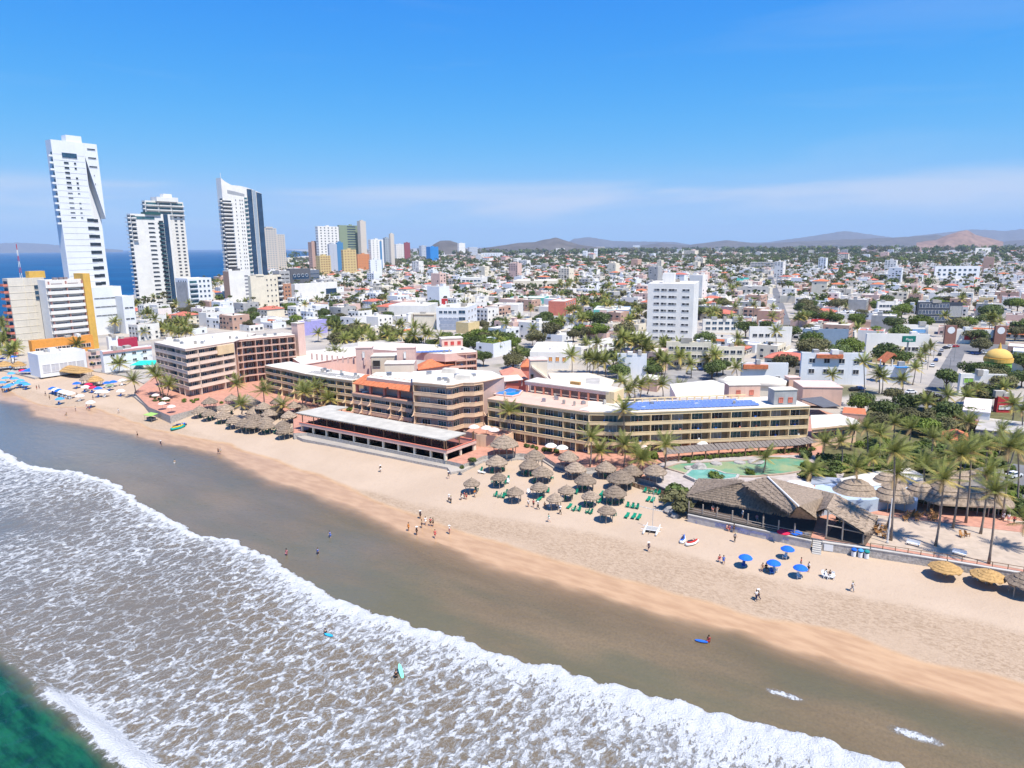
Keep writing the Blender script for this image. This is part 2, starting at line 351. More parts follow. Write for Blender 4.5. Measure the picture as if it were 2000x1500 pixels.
class NT:
    "small node-writing helper"
    def __init__(s, name):
        s.mat = bpy.data.materials.new(name); s.mat.use_nodes = True; s.t = s.mat.node_tree; s.n = s.t.nodes; s.l = s.t.links
        s.b = s.n['Principled BSDF']; s.out = s.n['Material Output']
    def node(s, t, ins=None, **k):
        n = s.n.new(t)
        for a, b in k.items(): setattr(n, a, b)
        for a, b in (ins or {}).items():
            if hasattr(b, 'is_output'): s.l.new(b, n.inputs[a])
            else: n.inputs[a].default_value = b
        return n
    def math(s, op, a, b=0., c=0., clamp=False): 
        return s.node('ShaderNodeMath', {0: a, 1: b, 2: c}, operation=op, use_clamp=clamp).outputs[0]
    def rng(s, v, a, b, c=0., d=1., smooth=True):
        return s.node('ShaderNodeMapRange', {0: v, 1: a, 2: b, 3: c, 4: d}, interpolation_type='SMOOTHSTEP' if smooth else 'LINEAR').outputs[0]
    def mix(s, f, a, b): 
        n = s.node('ShaderNodeMix', data_type='RGBA')
        for i, x in ((0, f), (6, a), (7, b)):
            if hasattr(x, 'is_output'): s.l.new(x, n.inputs[i])
            else: n.inputs[i].default_value = x if i == 0 else (*x, 1)
        return n.outputs[2]
    def noise(s, vec, scale, detail=4, rough=.55, dist=0.):
        return s.node('ShaderNodeTexNoise', {'Vector': vec, 'Scale': scale, 'Detail': detail, 'Roughness': rough, 'Distortion': dist})
    def attr(s, nm): return s.node('ShaderNodeAttribute', attribute_name=nm).outputs['Fac']
    def shore(s, sx=1., sy=1.):
        "position turned into the shore frame"
        g = s.node('ShaderNodeNewGeometry').outputs['Position']
        r = s.node('ShaderNodeVectorRotate', {'Vector': g, 'Angle': R(35)}, rotation_type='Z_AXIS').outputs[0]
        return s.node('ShaderNodeMapping', {'Vector': r, 'Scale': (sx, sy, 1)}).outputs[0]
# --- sand
t = NT('beach sand'); p1 = t.shore()
wet, grit, trod = t.attr('wet'), t.attr('grit'), t.attr('trod')
big = t.noise(p1, .06, 5).outputs[0]; fine = t.noise(p1, 1.1, 6, .65).outputs[0]
dry = t.mix(t.rng(big, .35, .68), (.46, .35, .255), (.425, .32, .23))
dry = t.mix(t.math('MULTIPLY', t.rng(fine, .52, .75), .3), dry, (.33, .235, .16))
gn = t.noise(t.shore(.5, 1.), 2.4, 8, .75, .8).outputs[0]; gn2 = t.noise(t.shore(.5, 1.), .18, 4).outputs[0]
gm = t.math('MULTIPLY', t.math('MULTIPLY', t.rng(gn, .42, .62), t.rng(gn2, .3, .55, .35, 1.)), grit)
col = t.mix(t.math('MULTIPLY', gm, .8), dry, (.19, .13, .08))
col = t.mix(t.math('MULTIPLY', grit, .4), col, (.37, .26, .17))
wn = t.noise(t.shore(.25, 1.), .8, 5).outputs[0]
wcol = t.mix(t.rng(wn, .3, .7), (.38, .23, .125), (.47, .3, .17))
col = t.mix(t.rng(t.math('ADD', wet, t.math('MULTIPLY', t.math('SUBTRACT', fine, .5), .25)), .12, .75), col, wcol)
bn = t.math('ADD', t.math('MULTIPLY', fine, .6), t.math('MULTIPLY', t.noise(p1, 3.5, 3).outputs[0], .4))
dryness = t.math('SUBTRACT', 1., wet, clamp=True)
bmp = t.node('ShaderNodeBump', {'Height': bn, 'Strength': t.math('MULTIPLY', dryness, .8), 'Distance': .22})
t.l.new(col, t.b.inputs['Base Color']); t.l.new(bmp.outputs[0], t.b.inputs['Normal'])
t.l.new(t.rng(wet, .3, 1., .95, .28), t.b.inputs['Roughness']); t.l.new(t.rng(wet, .3, 1., .1, .3), t.b.inputs['Specular IOR Level'])
sand_m = t.mat
def f_wet(U, V):
    a, b = ip(SH, U), ip(WT, U); j = (fbm(U*.08, V*.08, 4, 3)-.5)*3.2
    return np.clip((b+1.2+j-V)/2.6, 0, 1)
def f_grit(U, V):
    a, b = ip(WT, U), ip(GT, U); j = (fbm(U*.05, V*.05, 4, 8)-.5)*5; k = (fbm(U*.25, V*.25, 3, 9)-.5)*2
    return np.clip((b+j*.5+k-V)/2.2, 0, 1)*np.clip((V-a+1.5+j)/2.5, 0, 1)*(.55+.45*np.clip((170-U)/60, 0, 1))
def f_sz(U, V):
    z = sandz(U, V); s = V-ip(SH, U)
    return z+np.clip(s/10, 0, 1)*((fbm(U*.35, V*.35, 4, 21)-.5)*.16+(fbm(U*.06, V*.06, 2, 22)-.5)*.25)
beach = struct('beach', grid('beach', np.arange(-110, 480, .62), np.arange(78, 190, .62), f_sz, sand_m, {'wet': f_wet, 'grit': f_grit}))
# --- surf
def jit(U): return (fbm(U*.11, U*0, 4, 31)-.5)*3.4+(fbm(U*.6, U*0, 3, 32)-.5)*1.3
def behind(U, V): return ip(FR, U)+jit(U)-V         # metres seaward of the foam front
def swell(U, V):
    k = np.clip((U-66)/10, 0, 1); c = 30.3+(fbm(U*.1, U*0, 3, 41)-.5)*1.6; d = V-c
    return k*1.5*np.where(d < 0, np.exp(-(d/5.5)**2), np.exp(-(d/1.6)**2))
def f_z(U, V):
    s = behind(U, V); ph = np.clip(s/.8, 0, 1); 
    bore = ph*(.25+.55*np.exp(-np.maximum(s, 0)/5))
    n = (fbm(U*.75, V*.75, 4, 51)-.5)
    tur = np.where(s > 0, .42*np.exp(-np.maximum(s, 0)/9)+.15, .035)
    return .02+bore*np.where(s > 0, 1, 0)+n*tur*2+(fbm(U*.05, V*.14, 2, 52)-.5)*.25*ph+swell(U, V)+(fbm(U*.35, V*.9, 3, 57)-.5)*.45*np.clip((31-V)/3, 0, 1)*np.clip((U-70)/8, 0, 1)
def f_foam(U, V):
    s = behind(U, V); lo = fbm(U*.035, V*.06, 4, 61); rt_ = np.clip((120-U)/110, 0, 1)
    c = np.where(s < 0, 0, .34*(s < .9+1.1*fbm(U*.5, V*0, 3, 66))+.62*np.exp(-np.maximum(s-1., 0)/(2.6+6*rt_))+.17+.07*rt_+(lo-.5)*.34)
    c = np.where(s < -.0, 0, np.clip(s/.35, 0, 1)*c)
    far = np.clip((V-22)/12, 0, 1); c = c*(.35+.65*far)
    g = np.clip((30.6+(fbm(U*.3, V*.3, 3, 62)-.5)*2-V)/1.2, 0, 1)*np.clip((U-70)/6, 0, 1)
    c = c*(1-.96*g)
    wht = np.exp(-((V-30.7-(fbm(U*.2, U*0, 3, 63)-.5)*1.6)/1.5)**2*np.where(V > 30.7, .32, 2.2))*np.clip((101-U)/5, 0, 1)*np.clip((U-58)/6, 0, 1)
    st = np.where((fbm(U*.12, V*1.6, 3, 64) > .7) & (g > .5), .3, 0)
    c = np.maximum(c, wht*1.1)
    for (px, py, L_, W_) in ((1532, 1357, 1.9, .35), (1788, 1437, 2.4, .5)):      # small breaking crests in the shallows
        a, b = uv(G(px, py, 0)); q = np.exp(-((U-a)/L_)**4-((V-b-(U-a)*-.08)/W_)**2); c = np.maximum(c, q*.85)
    return np.clip(c, 0, 1)
def f_depth(U, V):
    d = np.clip((ip(SH, U)+(fbm(U*.15, V*.15, 3, 71)-.5)*2.4-V), 0, 50); return 1-np.exp(-d/3.6)
def f_green(U, V): return np.clip((30.2+(fbm(U*.2, V*.2, 3, 81)-.5)*2-V)/2.5, 0, 1)*np.clip((U-66)/10, 0, 1)
def f_skyrefl(U, V): return np.clip((U-90)/190+(fbm(U*.03, V*.05, 3, 91)-.5)*.9, 0, 1)
t = NT('surf water'); pp = t.shore()
foam, dep, grn, far_ = t.attr('foam'), t.attr('deep'), t.attr('green'), t.attr('far')
dn = t.node('ShaderNodeTexNoise', {'Vector': pp, 'Scale': .38, 'Detail': 3, 'Roughness': .6})
off = t.node('ShaderNodeVectorMath', {0: dn.outputs['Color'], 1: (.5, .5, .5)}, operation='SUBTRACT').outputs[0]
off = t.node('ShaderNodeVectorMath', {0: off, 'Scale': 3.4}, operation='SCALE').outputs[0]
pd = t.node('ShaderNodeVectorMath', {0: pp, 1: off}, operation='ADD').outputs[0]
pm = t.node('ShaderNodeMapping', {'Vector': pd, 'Scale': (1., .52, 1)}).outputs[0]
def lace(scale, cov, soft):
    e = t.node('ShaderNodeTexVoronoi', {'Vector': pm, 'Scale': scale}, feature='DISTANCE_TO_EDGE').outputs['Distance']
    e = t.math('ADD', e, t.math('MULTIPLY', t.math('SUBTRACT', t.noise(pp, scale*2.4, 5, .65).outputs[0], .5), .34))
    k = t.math('MULTIPLY', cov, .52)
    return t.rng(t.math('SUBTRACT', e, k), soft, -soft)
m1 = lace(.5, foam, .085); m2 = lace(1.7, t.math('MULTIPLY', foam, .9), .12)
ps = t.shore(1., .5); tn = t.noise(ps, 1.5, 7, .74, .5).outputs[0]; tn2 = t.noise(ps, 4.5, 4, .7).outputs[0]
m3 = t.rng(t.math('ADD', t.math('MULTIPLY', tn, .75), t.math('ADD', t.math('MULTIPLY', tn2, .25), t.math('MULTIPLY', foam, .5))), .62, .8)
fm_ = t.math('MAXIMUM', t.math('MULTIPLY', t.math('MAXIMUM', m1, t.math('MULTIPLY', m2, .6)), t.rng(tn, .3, .62, .3, .95)), t.math('MULTIPLY', m3, t.rng(foam, .14, .4)))
fm_ = t.math('MULTIPLY', t.rng(fm_, .1, .84), t.rng(foam, .02, .14))
mot = t.noise(t.shore(.3, 1.), .12, 5).outputs[0]
brown = t.mix(t.rng(mot, .3, .7), (.155, .112, .058), (.21, .15, .082))
brown = t.mix(t.rng(t.noise(t.shore(1.6, 1.), 1.6, 6, .72).outputs[0], .35, .7, 0., .5), brown, (.1, .075, .042))
brown = t.mix(t.rng(t.noise(t.shore(.4, 1.), .05, 4).outputs[0], .4, .62, 0., .75), brown, (.105, .1, .055))
brown = t.mix(t.rng(foam, .0, .1), brown, (.15, .117, .074))
brown = t.mix(far_, brown, (.12, .125, .125))  # bluish sky reflection painted into the water colour towards the left
wc = t.mix(grn, brown, t.mix(t.rng(t.noise(t.shore(.35, 1.4), .5, 5, .6).outputs[0], .35, .68), (.003, .032, .02), (.009, .09, .043)))
rip = t.node('ShaderNodeBump', {'Height': t.math('ADD', t.noise(t.shore(.45, 1.), 1.5, 5, .6).outputs[0], t.math('MULTIPLY', t.noise(t.shore(.6, 1.), .4, 3).outputs[0], 1.5)), 'Strength': .55, 'Distance': .3})
t.l.new(wc, t.b.inputs['Base Color']); t.b.inputs['Roughness'].default_value = .16; t.b.inputs['IOR'].default_value = 1.33
t.b.inputs['Specular IOR Level'].default_value = .5
t.l.new(rip.outputs[0], t.b.inputs['Normal'])
fb = t.node('ShaderNodeBump', {'Height': t.math('ADD', fm_, t.noise(pp, 3.2, 4, .7).outputs[0]), 'Strength': 1., 'Distance': .45})
fd = t.node('ShaderNodeBsdfDiffuse', {'Color': (.6, .605, .6, 1), 'Normal': fb.outputs[0]})
wt = t.node('ShaderNodeMixShader', {0: fm_, 1: t.b.outputs[0], 2: fd.outputs[0]})
op = t.math('MAXIMUM', dep, fm_)
wt2 = t.node('ShaderNodeMixShader', {0: op, 1: t.node('ShaderNodeBsdfTransparent').outputs[0], 2: wt.outputs[0]})
t.l.new(wt2.outputs[0], t.out.inputs[0])
surf = struct('surf', grid('surf', np.arange(-60, 430, .42), np.arange(2, 112, .42), f_z, t.mat, {'foam': f_foam, 'deep': f_depth, 'green': f_green, 'far': f_skyrefl}))
# --- open sea behind the headland and under everything
t = NT('open sea'); g = t.node('ShaderNodeNewGeometry').outputs['Position']
mpn = t.node('ShaderNodeMapping', {'Vector': g, 'Scale': (.3, 1, 1), 'Rotation': (0, 0, R(-20))}).outputs[0]
sn = t.noise(mpn, .006, 6, .6).outputs[0]
t.l.new(t.mix(t.rng(sn, .35, .7), (.002, .05, .14), (.005, .085, .2)), t.b.inputs['Base Color'])
t.b.inputs['Roughness'].default_value = .5; t.b.inputs['Specular IOR Level'].default_value = .18; t.b.inputs['IOR'].default_value = 1.33
t.l.new(t.node('ShaderNodeBump', {'Height': t.noise(mpn, .12, 6, .65).outputs[0], 'Strength': .8, 'Distance': 2.}).outputs[0], t.b.inputs['Normal'])
b = MB(); b.face([(-60000, -3000, -.6), (60000, -3000, -.6), (60000, 70000, -.6), (-60000, 70000, -.6)])
struct('sea', b.build('sea', t.mat))
# --- land
LZ = 3.0
EDGE = [(2600, 1230), (2000, 1131), (1700, 1080), (1608, 1064), (1345, 1006), (1310, 962), (1250, 946), (1180, 924), (1115, 926), (1085, 916), (1060, 899), (1015, 896), (945, 900), (905, 918), (880, 922), (874, 913), (591, 857), (575, 850), (575, 818), (520, 797), (450, 792), (378, 803), (332, 815), (290, 797), (258, 771), (300, 757), (250, 735), (165, 722), (68, 738), (0, 722), (-250, 700)]
land = [tuple(G(x, y, LZ)) for x, y in EDGE]
coast = [tuple(G(x, y, 0)) for x, y in [(-250, 690), (-120, 672), (0, 655), (60, 632), (250, 582), (340, 568), (430, 553), (470, 533), (500, 520), (475, 516), (520, 512), (560, 507), (600, 502), (625, 497.5), (640, 495)]]
land += coast + [(-14000, 42000), (60000, 42000), (60000, 60)]
t = NT('city ground'); g = t.node('ShaderNodeNewGeometry').outputs['Position']
c1 = t.mix(t.rng(t.noise(g, .035, 5, .6).outputs[0], .4, .62), (.4, .35, .29), (.3, .27, .24))
c2 = t.mix(t.rng(t.noise(g, .012, 5, .65).outputs[0], .56, .66), c1, (.13, .12, .06))
t.l.new(c2, t.b.inputs['Base Color']); t.b.inputs['Roughness'].default_value = .95
b = MB(); b.prism(land, -3, LZ, 1, 0, bottom=False)
struct('ground', b.build('ground', [t.mat, stone]))
# resort terrace (terracotta), pool deck, yard and the avenue behind
TZ = 4.0
def poly(pts, z): return [tuple(G(x, y, z)) for x, y in pts]
b = MB(); b.prism(poly([(291, 795), (332, 812), (378, 800), (450, 789), (520, 794), (573, 815), (573, 846), (600, 845), (876, 900), (905, 907), (945, 890), (1015, 885), (1060, 889), (1085, 905), (1115, 914), (1180, 912), (1250, 934), (1310, 949), (1330, 972), (1345, 995), (1586, 1050), (1606, 1054), (1700, 1067), (2000, 1117), (2600, 1215), (2600, 980), (1700, 830), (1600, 800), (1250, 795), (900, 730), (560, 690), (320, 720), (262, 766)], TZ), .5, TZ, 1, 0)
struct('terrace', b.build('terrace', [terra, stone]))
b = MB(); b.prism(poly([(1255, 925), (1290, 905), (1320, 896), (1580, 888), (1660, 900), (1640, 945), (1500, 945), (1420, 975), (1345, 992), (1320, 962), (1290, 950)], TZ), TZ-.3, TZ+.05, 0)
struct('pool_deck', b.build('pool_deck', [mat('pool deck stone', (.42, .36, .32), var=.2, sc=.8)]))
b = MB(); b.prism(poly([(1690, 985), (1790, 998), (1950, 1012), (2300, 1060), (2600, 1120), (2600, 1208), (2000, 1113), (1700, 1063), (1660, 1040)], TZ), TZ-.3, TZ+.05, 0)
struct('yard', b.build('yard', [mat('trodden sandy yard', (.44, .35, .27), var=.18, sc=.5, bump=.15)]))
def road(name, pts, z, m, w0=None):
    b = MB(); b.prism(poly(pts, z), z-.3, z, 0); return struct(name, b.build(name, [m]))
road('road', [(1755, 800), (1800, 772), (1830, 730), (1850, 696), (1862, 676), (1890, 660), (2060, 690), (2060, 705), (1884, 690), (1876, 710), (1862, 745), (1850, 790), (1835, 810)], LZ+.06, asphalt)
road('side_street', [(1536, 655), (1514, 590), (1503, 552), (1499, 540), (1508, 540), (1516, 556), (1530, 592), (1554, 655)], LZ+.06, asphalt)
road('parking_lot', [(1255, 752), (1275, 722), (1330, 720), (1440, 725), (1420, 745)], LZ+.06, mat('parking lot asphalt', (.26, .25, .245), var=.25, sc=.15))
# hills: far ridges, one mesh each
def hill(name, prof, y0, dist, depth, m, seed):
    prof = [(a, b_+y0) for a, b_ in prof]
    "prof: photo skyline points; the ridge stands 'dist' metres away as a rough 3-D mound"
    xs = np.linspace(prof[0][0], prof[-1][0], max(24, int((prof[-1][0]-prof[0][0])/3))); ys = np.interp(xs, [p[0] for p in prof], [p[1] for p in prof])
    nd_ = 14; vs = []; fs = []
    for j in range(nd_):
        k = j/(nd_-1)*2-1; prof_k = 1-abs(k)**1.5
        for i, x in enumerate(xs):
            D = dist+k*depth; X = (x-1000)/F*D*1.0
            d = FW*F+RT*(x-1000)-UP*(ys[i]-750); top = CZ+d[2]/d[1]*dist
            X = d[0]/d[1]*D; h = max(top, 1)*prof_k*(1+.35*(mnoise.noise((X*.0035, D*.0035, seed))) * (1-prof_k)) 
            h += prof_k*(1-prof_k*.6)*abs(mnoise.noise((X*.006+3, D*.006, seed)))*.25*max(top, 1)
            vs.append((X, D, h-6*(1-prof_k)))
    n = len(xs)
    for j in range(nd_-1):
        for i in range(n-1): fs.append((j*n+i, j*n+i+1, (j+1)*n+i+1, (j+1)*n+i))
    me = bpy.data.meshes.new(name); me.from_pydata(vs, [], fs); me.materials.append(m); me.polygons.foreach_set('use_smooth', [True]*len(fs))
    return struct(name, ob(name, me))
hm = mat('scrub covered hillside', (.11, .095, .08), var=.35, sc=.01)
hill('hill', [(835, 487), (848, 477), (860, 471), (880, 470), (893, 474), (905, 484), (915, 487)], 0, 5200, 350, hm, 1)
hill('hill', [(930, 486), (985, 479), (1015, 474), (1045, 473), (1065, 468), (1085, 464), (1105, 470), (1130, 478), (1180, 484), (1260, 485)], 0, 6000, 500, hm, 2)
hill('hill', [(1080, 486), (1120, 464), (1150, 460), (1200, 468), (1320, 470), (1350, 475), (1500, 470), (1560, 462), (1650, 448), (1680, 452), (1750, 462), (1900, 445), (1960, 448), (2050, 440), (2300, 450)], 3, 17000, 1800, hm, 3)
hill('hill', [(1180, 484), (1290, 468), (1340, 473), (1420, 463), (1480, 470), (1560, 466), (1640, 462), (1750, 458), (1830, 453), (1920, 470), (2000, 462), (2300, 458)], 6, 9500, 900, hm, 4)
hill('hill', [(1790, 472), (1830, 466), (1855, 456), (1872, 450), (1890, 448), (1905, 457), (1930, 462), (1960, 470)], 2, 5200, 300, mat('quarried reddish hill', (.24, .155, .12), var=.35, sc=.02), 5)
hill('hill', [(-150, 482), (-30, 477), (30, 474), (90, 477), (160, 483), (240, 488)], 0, 21000, 1200, hm, 6)
# ================================================================== RESORT
def off(P, d):
    "offset a left-to-right front line inwards (away from the viewer) by d"
    out = []
    for i, p in enumerate(P):
        ns = []
        for a, b_ in ((i-1, i), (i, i+1)):
            if a >= 0 and b_ < len(P):
                t_ = Vector((P[b_][0]-P[a][0], P[b_][1]-P[a][1])).normalized(); ns.append(Vector((-t_.y, t_.x)))
        n_ = sum(ns, Vector((0, 0))).normalized(); k = 1/max(.35, n_.dot(ns[0]))
        out.append((p[0]+n_.x*d*k, p[1]+n_.y*d*k))
    return out
def seg(a, b_):
    d = Vector((b_[0]-a[0], b_[1]-a[1])); return d.length, d.normalized(), math.atan2(d.y, d.x)
def lerp(a, b_, k): return (a[0]+(b_[0]-a[0])*k, a[1]+(b_[1]-a[1])*k)
PARTM = {}
def fin_mesh(dep, h, m, curved):
    key = (round(dep, 2), round(h, 2), m.name, curved)
    if key not in PARTM:
        b = MB(); b.box((0, dep/2, 0), (.2, dep, h))
        if curved:      # lower part sweeps outwards in a quarter circle
            n = 7; pr = [(0, 0)]+[(-1.5*(1-math.sin(i/(n-1)*math.pi/2)), 2.0*(1-math.cos(i/(n-1)*math.pi/2))) for i in range(n)]
            k = len(b.v)
            for sx in (-.1, .1): b.v += [(sx, y, z) for y, z in pr]
            q = len(pr); b.f += [tuple(range(k, k+q)), tuple(range(k+2*q-1, k+q-1, -1))]+[(k+i, k+(i+1) % q, k+q+(i+1) % q, k+q+i) for i in range(q)]; b.m += [0]*(q+2)
        PARTM[key] = b.mesh('partition', m)
    return PARTM[key]
BCH = []
for m_ in (plasticw, blue, coral):
    b = MB(); b.box((0, 0, .4), (.5, .5, .07)); b.box((0, .24, .45), (.5, .06, .5)); [b.box((x, y, 0), (.06, .06, .4)) for x in (-.2, .2) for y in (-.2, .2)]; BCH.append(b.mesh('balcony_chair', m_))
RU = []
for sx, sy, sz, m_ in ((1.1, .9, .9, metalg), (1.8, .5, .35, white), (.7, .7, 1.2, roofg)):
    b = MB(); b.box((0, 0, 0), (sx, sy, sz)); b.box((0, 0, sz), (sx*.6, sy*.6, .15)); RU.append(b.mesh('roof_unit', m_))
def wing(root, P, zb, zt, nst, bays, back, dep=1.8, pm=ochre, rm=brownp, roofm=roofw, side=.66, curved=(), dw=2.5, gm=glass, roof=True, parap=.56, core=None, fasc=.75, first=0):
    h = (zt-zb-.3)/nst; l = root.location; I = off(P, dep); Bk = off(P, back)
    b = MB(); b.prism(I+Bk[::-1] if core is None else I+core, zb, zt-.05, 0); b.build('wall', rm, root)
    # end walls and floor slabs
    for k in range(1, nst):
        b = MB(); b.prism(off(P, .12)+I[::-1], zb+k*h-.22, zb+k*h); b.build('floor_slab', pm, root)
    if roof:
        b = MB(); b.prism(off(P, -.15)+(Bk[::-1] if core is None else core), zt-.05, zt+.22, 1, 0); b.build('roof', [roofm, pm], root)
    for i in range(len(P)-1):
        A, B_ = P[i], P[i+1]; ln, t_, ang = seg(A, B_); nb = bays[i]; off_ = .012*(i % 2)
        for k in range(nst+1):
            z0, hh = (zb+k*h-.3, parap+.3) if k < nst else (zt-fasc, fasc-.06)
            if k == 0: continue
            b = MB(); c = lerp(A, B_, .5); nx, ny = -t_.y, t_.x
            b.box((c[0]+nx*(.11+off_), c[1]+ny*(.11+off_), z0+off_), (ln+.02, .22, hh), ang); b.build('balcony_parapet' if k < nst else 'fascia', pm, root)
            if k < nst:
                b = MB(); b.box((c[0]+nx*.11, c[1]+ny*.11, z0+hh+off_), (ln+.06, .3, .07), ang); b.build('coping', pm, root)
        Ia, Ib = I[i], I[i+1]
        for k in range(first, nst):
            for j in range(nb):
                f0 = j/nb; 
                if j > 0 or i == 0: ob('partition', fin_mesh(dep, h-.22, pm, k in curved), root, (lerp(A, B_, f0)[0]-l.x+t_.x*(.1 if j == 0 else 0), lerp(A, B_, f0)[1]-l.y+t_.y*(.1 if j == 0 else 0), zb+k*h-l.z), ang)
                if i == len(P)-2 and j == nb-1: ob('partition', fin_mesh(dep, h-.22, pm, k in curved), root, (B_[0]-t_.x*.1-l.x, B_[1]-t_.y*.1-l.y, zb+k*h-l.z), ang)
                sd = side if not isinstance(side, (list, tuple)) else side[i]
                q = lerp(Ia, Ib, (j+sd)/nb); put_window(root, q, zb+k*h+.02, ang, min(dw, ln/nb*.62), 2.05, framew, rng.choice([gm, gm, bglass, tglass, curtain]) if gm is glass else gm, 2, name='glass_door')
                if k and rng.random() < .45:
                    q2 = lerp(lerp(A, B_, (j+rng.uniform(.2, .8))/nb), q, .45); ob('balcony_chair', BCH[rng.randrange(3)], root, (q2[0]-l.x, q2[1]-l.y, zb+k*h+.02-l.z), rng.uniform(0, 6))
    if roof:
        for _ in range(max(4, int(sum(bays)*1.1))):
            i = rng.randrange(len(P)-1); g = rng.random(); q = lerp(lerp(P[i], P[i+1], g), lerp(Bk[i], Bk[i+1], g), rng.uniform(.25, .8)); ob('roof_unit', RU[rng.randrange(3)], root, (q[0]-l.x, q[1]-l.y, zt+.2-l.z), rng.uniform(-.4, .4))
    return h, I
def root_at(name, label, cat, p, z=TZ, **k): return thing(name, label, cat, (p[0], p[1], z), **k)
def pxs(pts, z): return [tuple(G(x, y, z)) for x, y in pts]
# --- east wing with the solar panels
ZE = 15.7
PE = pxs([(1150, 806), (1232, 807), (1582, 794)], ZE)
r = root_at('hotel_wing', 'ochre four storey hotel wing with rows of blue solar panels on its roof', 'hotel', PE[1])
hE, _ = wing(r, PE, TZ, ZE, 4, [1, 9], 13, side=[.55, .36], dw=3.4)
# panels: three tilted rows
l_, t_, an = seg(PE[1], PE[2]); nx, ny = -t_.y, t_.x
pan = MB(); [pan.thick([(x0, -.72, .25), (x0+1.16, -.72, .25), (x0+1.16, .62, .6), (x0, .62, .6)], .06) for x0 in (-1.83, -.58, .67)]; pan = pan.mesh('solar_panel', solar)
for row in range(4):
    for k in range(10):
        if row == 3 and k > 8: continue
        q = (PE[1][0]+t_.x*(1.6+k*3.78)+nx*(2.6+row*1.95), PE[1][1]+t_.y*(1.6+k*3.78)+ny*(2.6+row*1.95))
        ob('solar_panel', pan, r, (q[0]-r.location.x, q[1]-r.location.y, ZE+.22-r.location.z), an)
b = MB()
for k in range(17): q = lerp(PE[1], PE[2], k/17*.74); b.box((q[0]+nx*11.3, q[1]+ny*11.3, ZE+.2), (.3, .3, 1.0), an)
q = lerp(PE[1], PE[2], .36); b.box((q[0]+nx*11.3, q[1]+ny*11.3, ZE+1.2), (l_*.75, .35, .3), an); b.build('roof_railing', ochre, r)
for x0, x1, yb, yt, m_, lab in ((1423, 1484, 778, 751, pink, 0), (1511, 1555, 793, 760, grey, 1)):
    a_, c_ = G(x0, yb, ZE), G(x1, yb-1, ZE); ln, tt, aa = seg(a_, c_); cc = lerp(a_, c_, .5)
    hh = 3.6 if not lab else 4.2
    b = MB(); b.box((cc[0]-tt.y*2, cc[1]+tt.x*2, ZE+.2), (ln, 4, hh), aa); b.build('stair_house', m_, r)
    b = MB(); b.box((cc[0]-tt.y*2, cc[1]+tt.x*2, ZE+.2+hh), (ln+.3, 4.3, .2), aa); b.build('stair_roof', roofw, r)
    for f in (.3, .72): put_window(r, lerp(a_, c_, f), ZE+.9, aa, 1.3, 1.5, coral, coral, 1)
# furniture on balconies of the east wing
def towel(p, z, ang, m_, lab): pass
# --- long wing with roof terrace and pool
PD = pxs([(952, 779), (1000, 785.5), (1075, 795.5), (1150, 806)], ZE)
rD = root_at('hotel_wing', 'long ochre hotel wing with a pink roof terrace and a rooftop pool', 'hotel', PD[1])
wing(rD, PD, TZ, ZE-.09, 4, [2, 3, 3], 15, side=.7, roofm=pinkdeck, dw=2.6)
# white roof patch, parapet, pergola house on the deck
b = MB(); b.prism(pxs([(1130, 800), (1152, 803), (1205, 806), (1196, 797), (1160, 791)], ZE+.3), ZE+.1, ZE+.34); b.build('roof', roofw, rD)
pl = pxs([(1030, 767), (1190, 790), (1203, 784), (1203, 760), (1045, 752)], ZE)
A_, B_ = G(1027, 765, ZE+.2), G(1188, 787, ZE+.2); ln, tt, aa = seg(A_, B_); nx, ny = -tt.y, tt.x
rP = thing('rooftop_pavilion', 'pink colonnaded pavilion standing on the roof terrace beside the small pool', 'pavilion', (A_[0], A_[1], ZE+.2))
b = MB(); c = lerp(A_, B_, .5); b.box((c[0]+nx*4.6, c[1]+ny*4.6, ZE+.23), (ln, 3.6, 3.1), aa); b.build('wall', mauve, rP)
b = MB(); b.box((c[0]+nx*3.2, c[1]+ny*3.2, ZE+3.32), (ln+.6, 7.0, .28), aa); b.build('roof', roofw, rP)
b = MB(); b.box((c[0]+nx*.05, c[1]+ny*.05, ZE+2.45), (ln+.5, .4, .84), aa); b.build('beam', palepink, rP)
for k in range(10):
    q = lerp(A_, B_, (k+.1)/9.2); b = MB(); b.box((q[0]+nx*.1, q[1]+ny*.1, ZE+.23), (.5, .5, 2.3), aa); b.build('column', mat('salmon columns', (.6, .24, .16)), rP)
b = MB(); q = lerp(A_, B_, 1.02); b.box((q[0]+nx*3, q[1]+ny*3, ZE+.23), (2.6, 6.4, 3.35), aa); b.build('end_wall', ochre, rP)
b = MB(); q = lerp(A_, B_, .55); b.box((q[0]+nx*3.5, q[1]+ny*3.5, ZE+3.6), (3.2, 1.0, .8), aa); b.build('roof_box', mat('brown roof box', (.4, .22, .08)), rP)
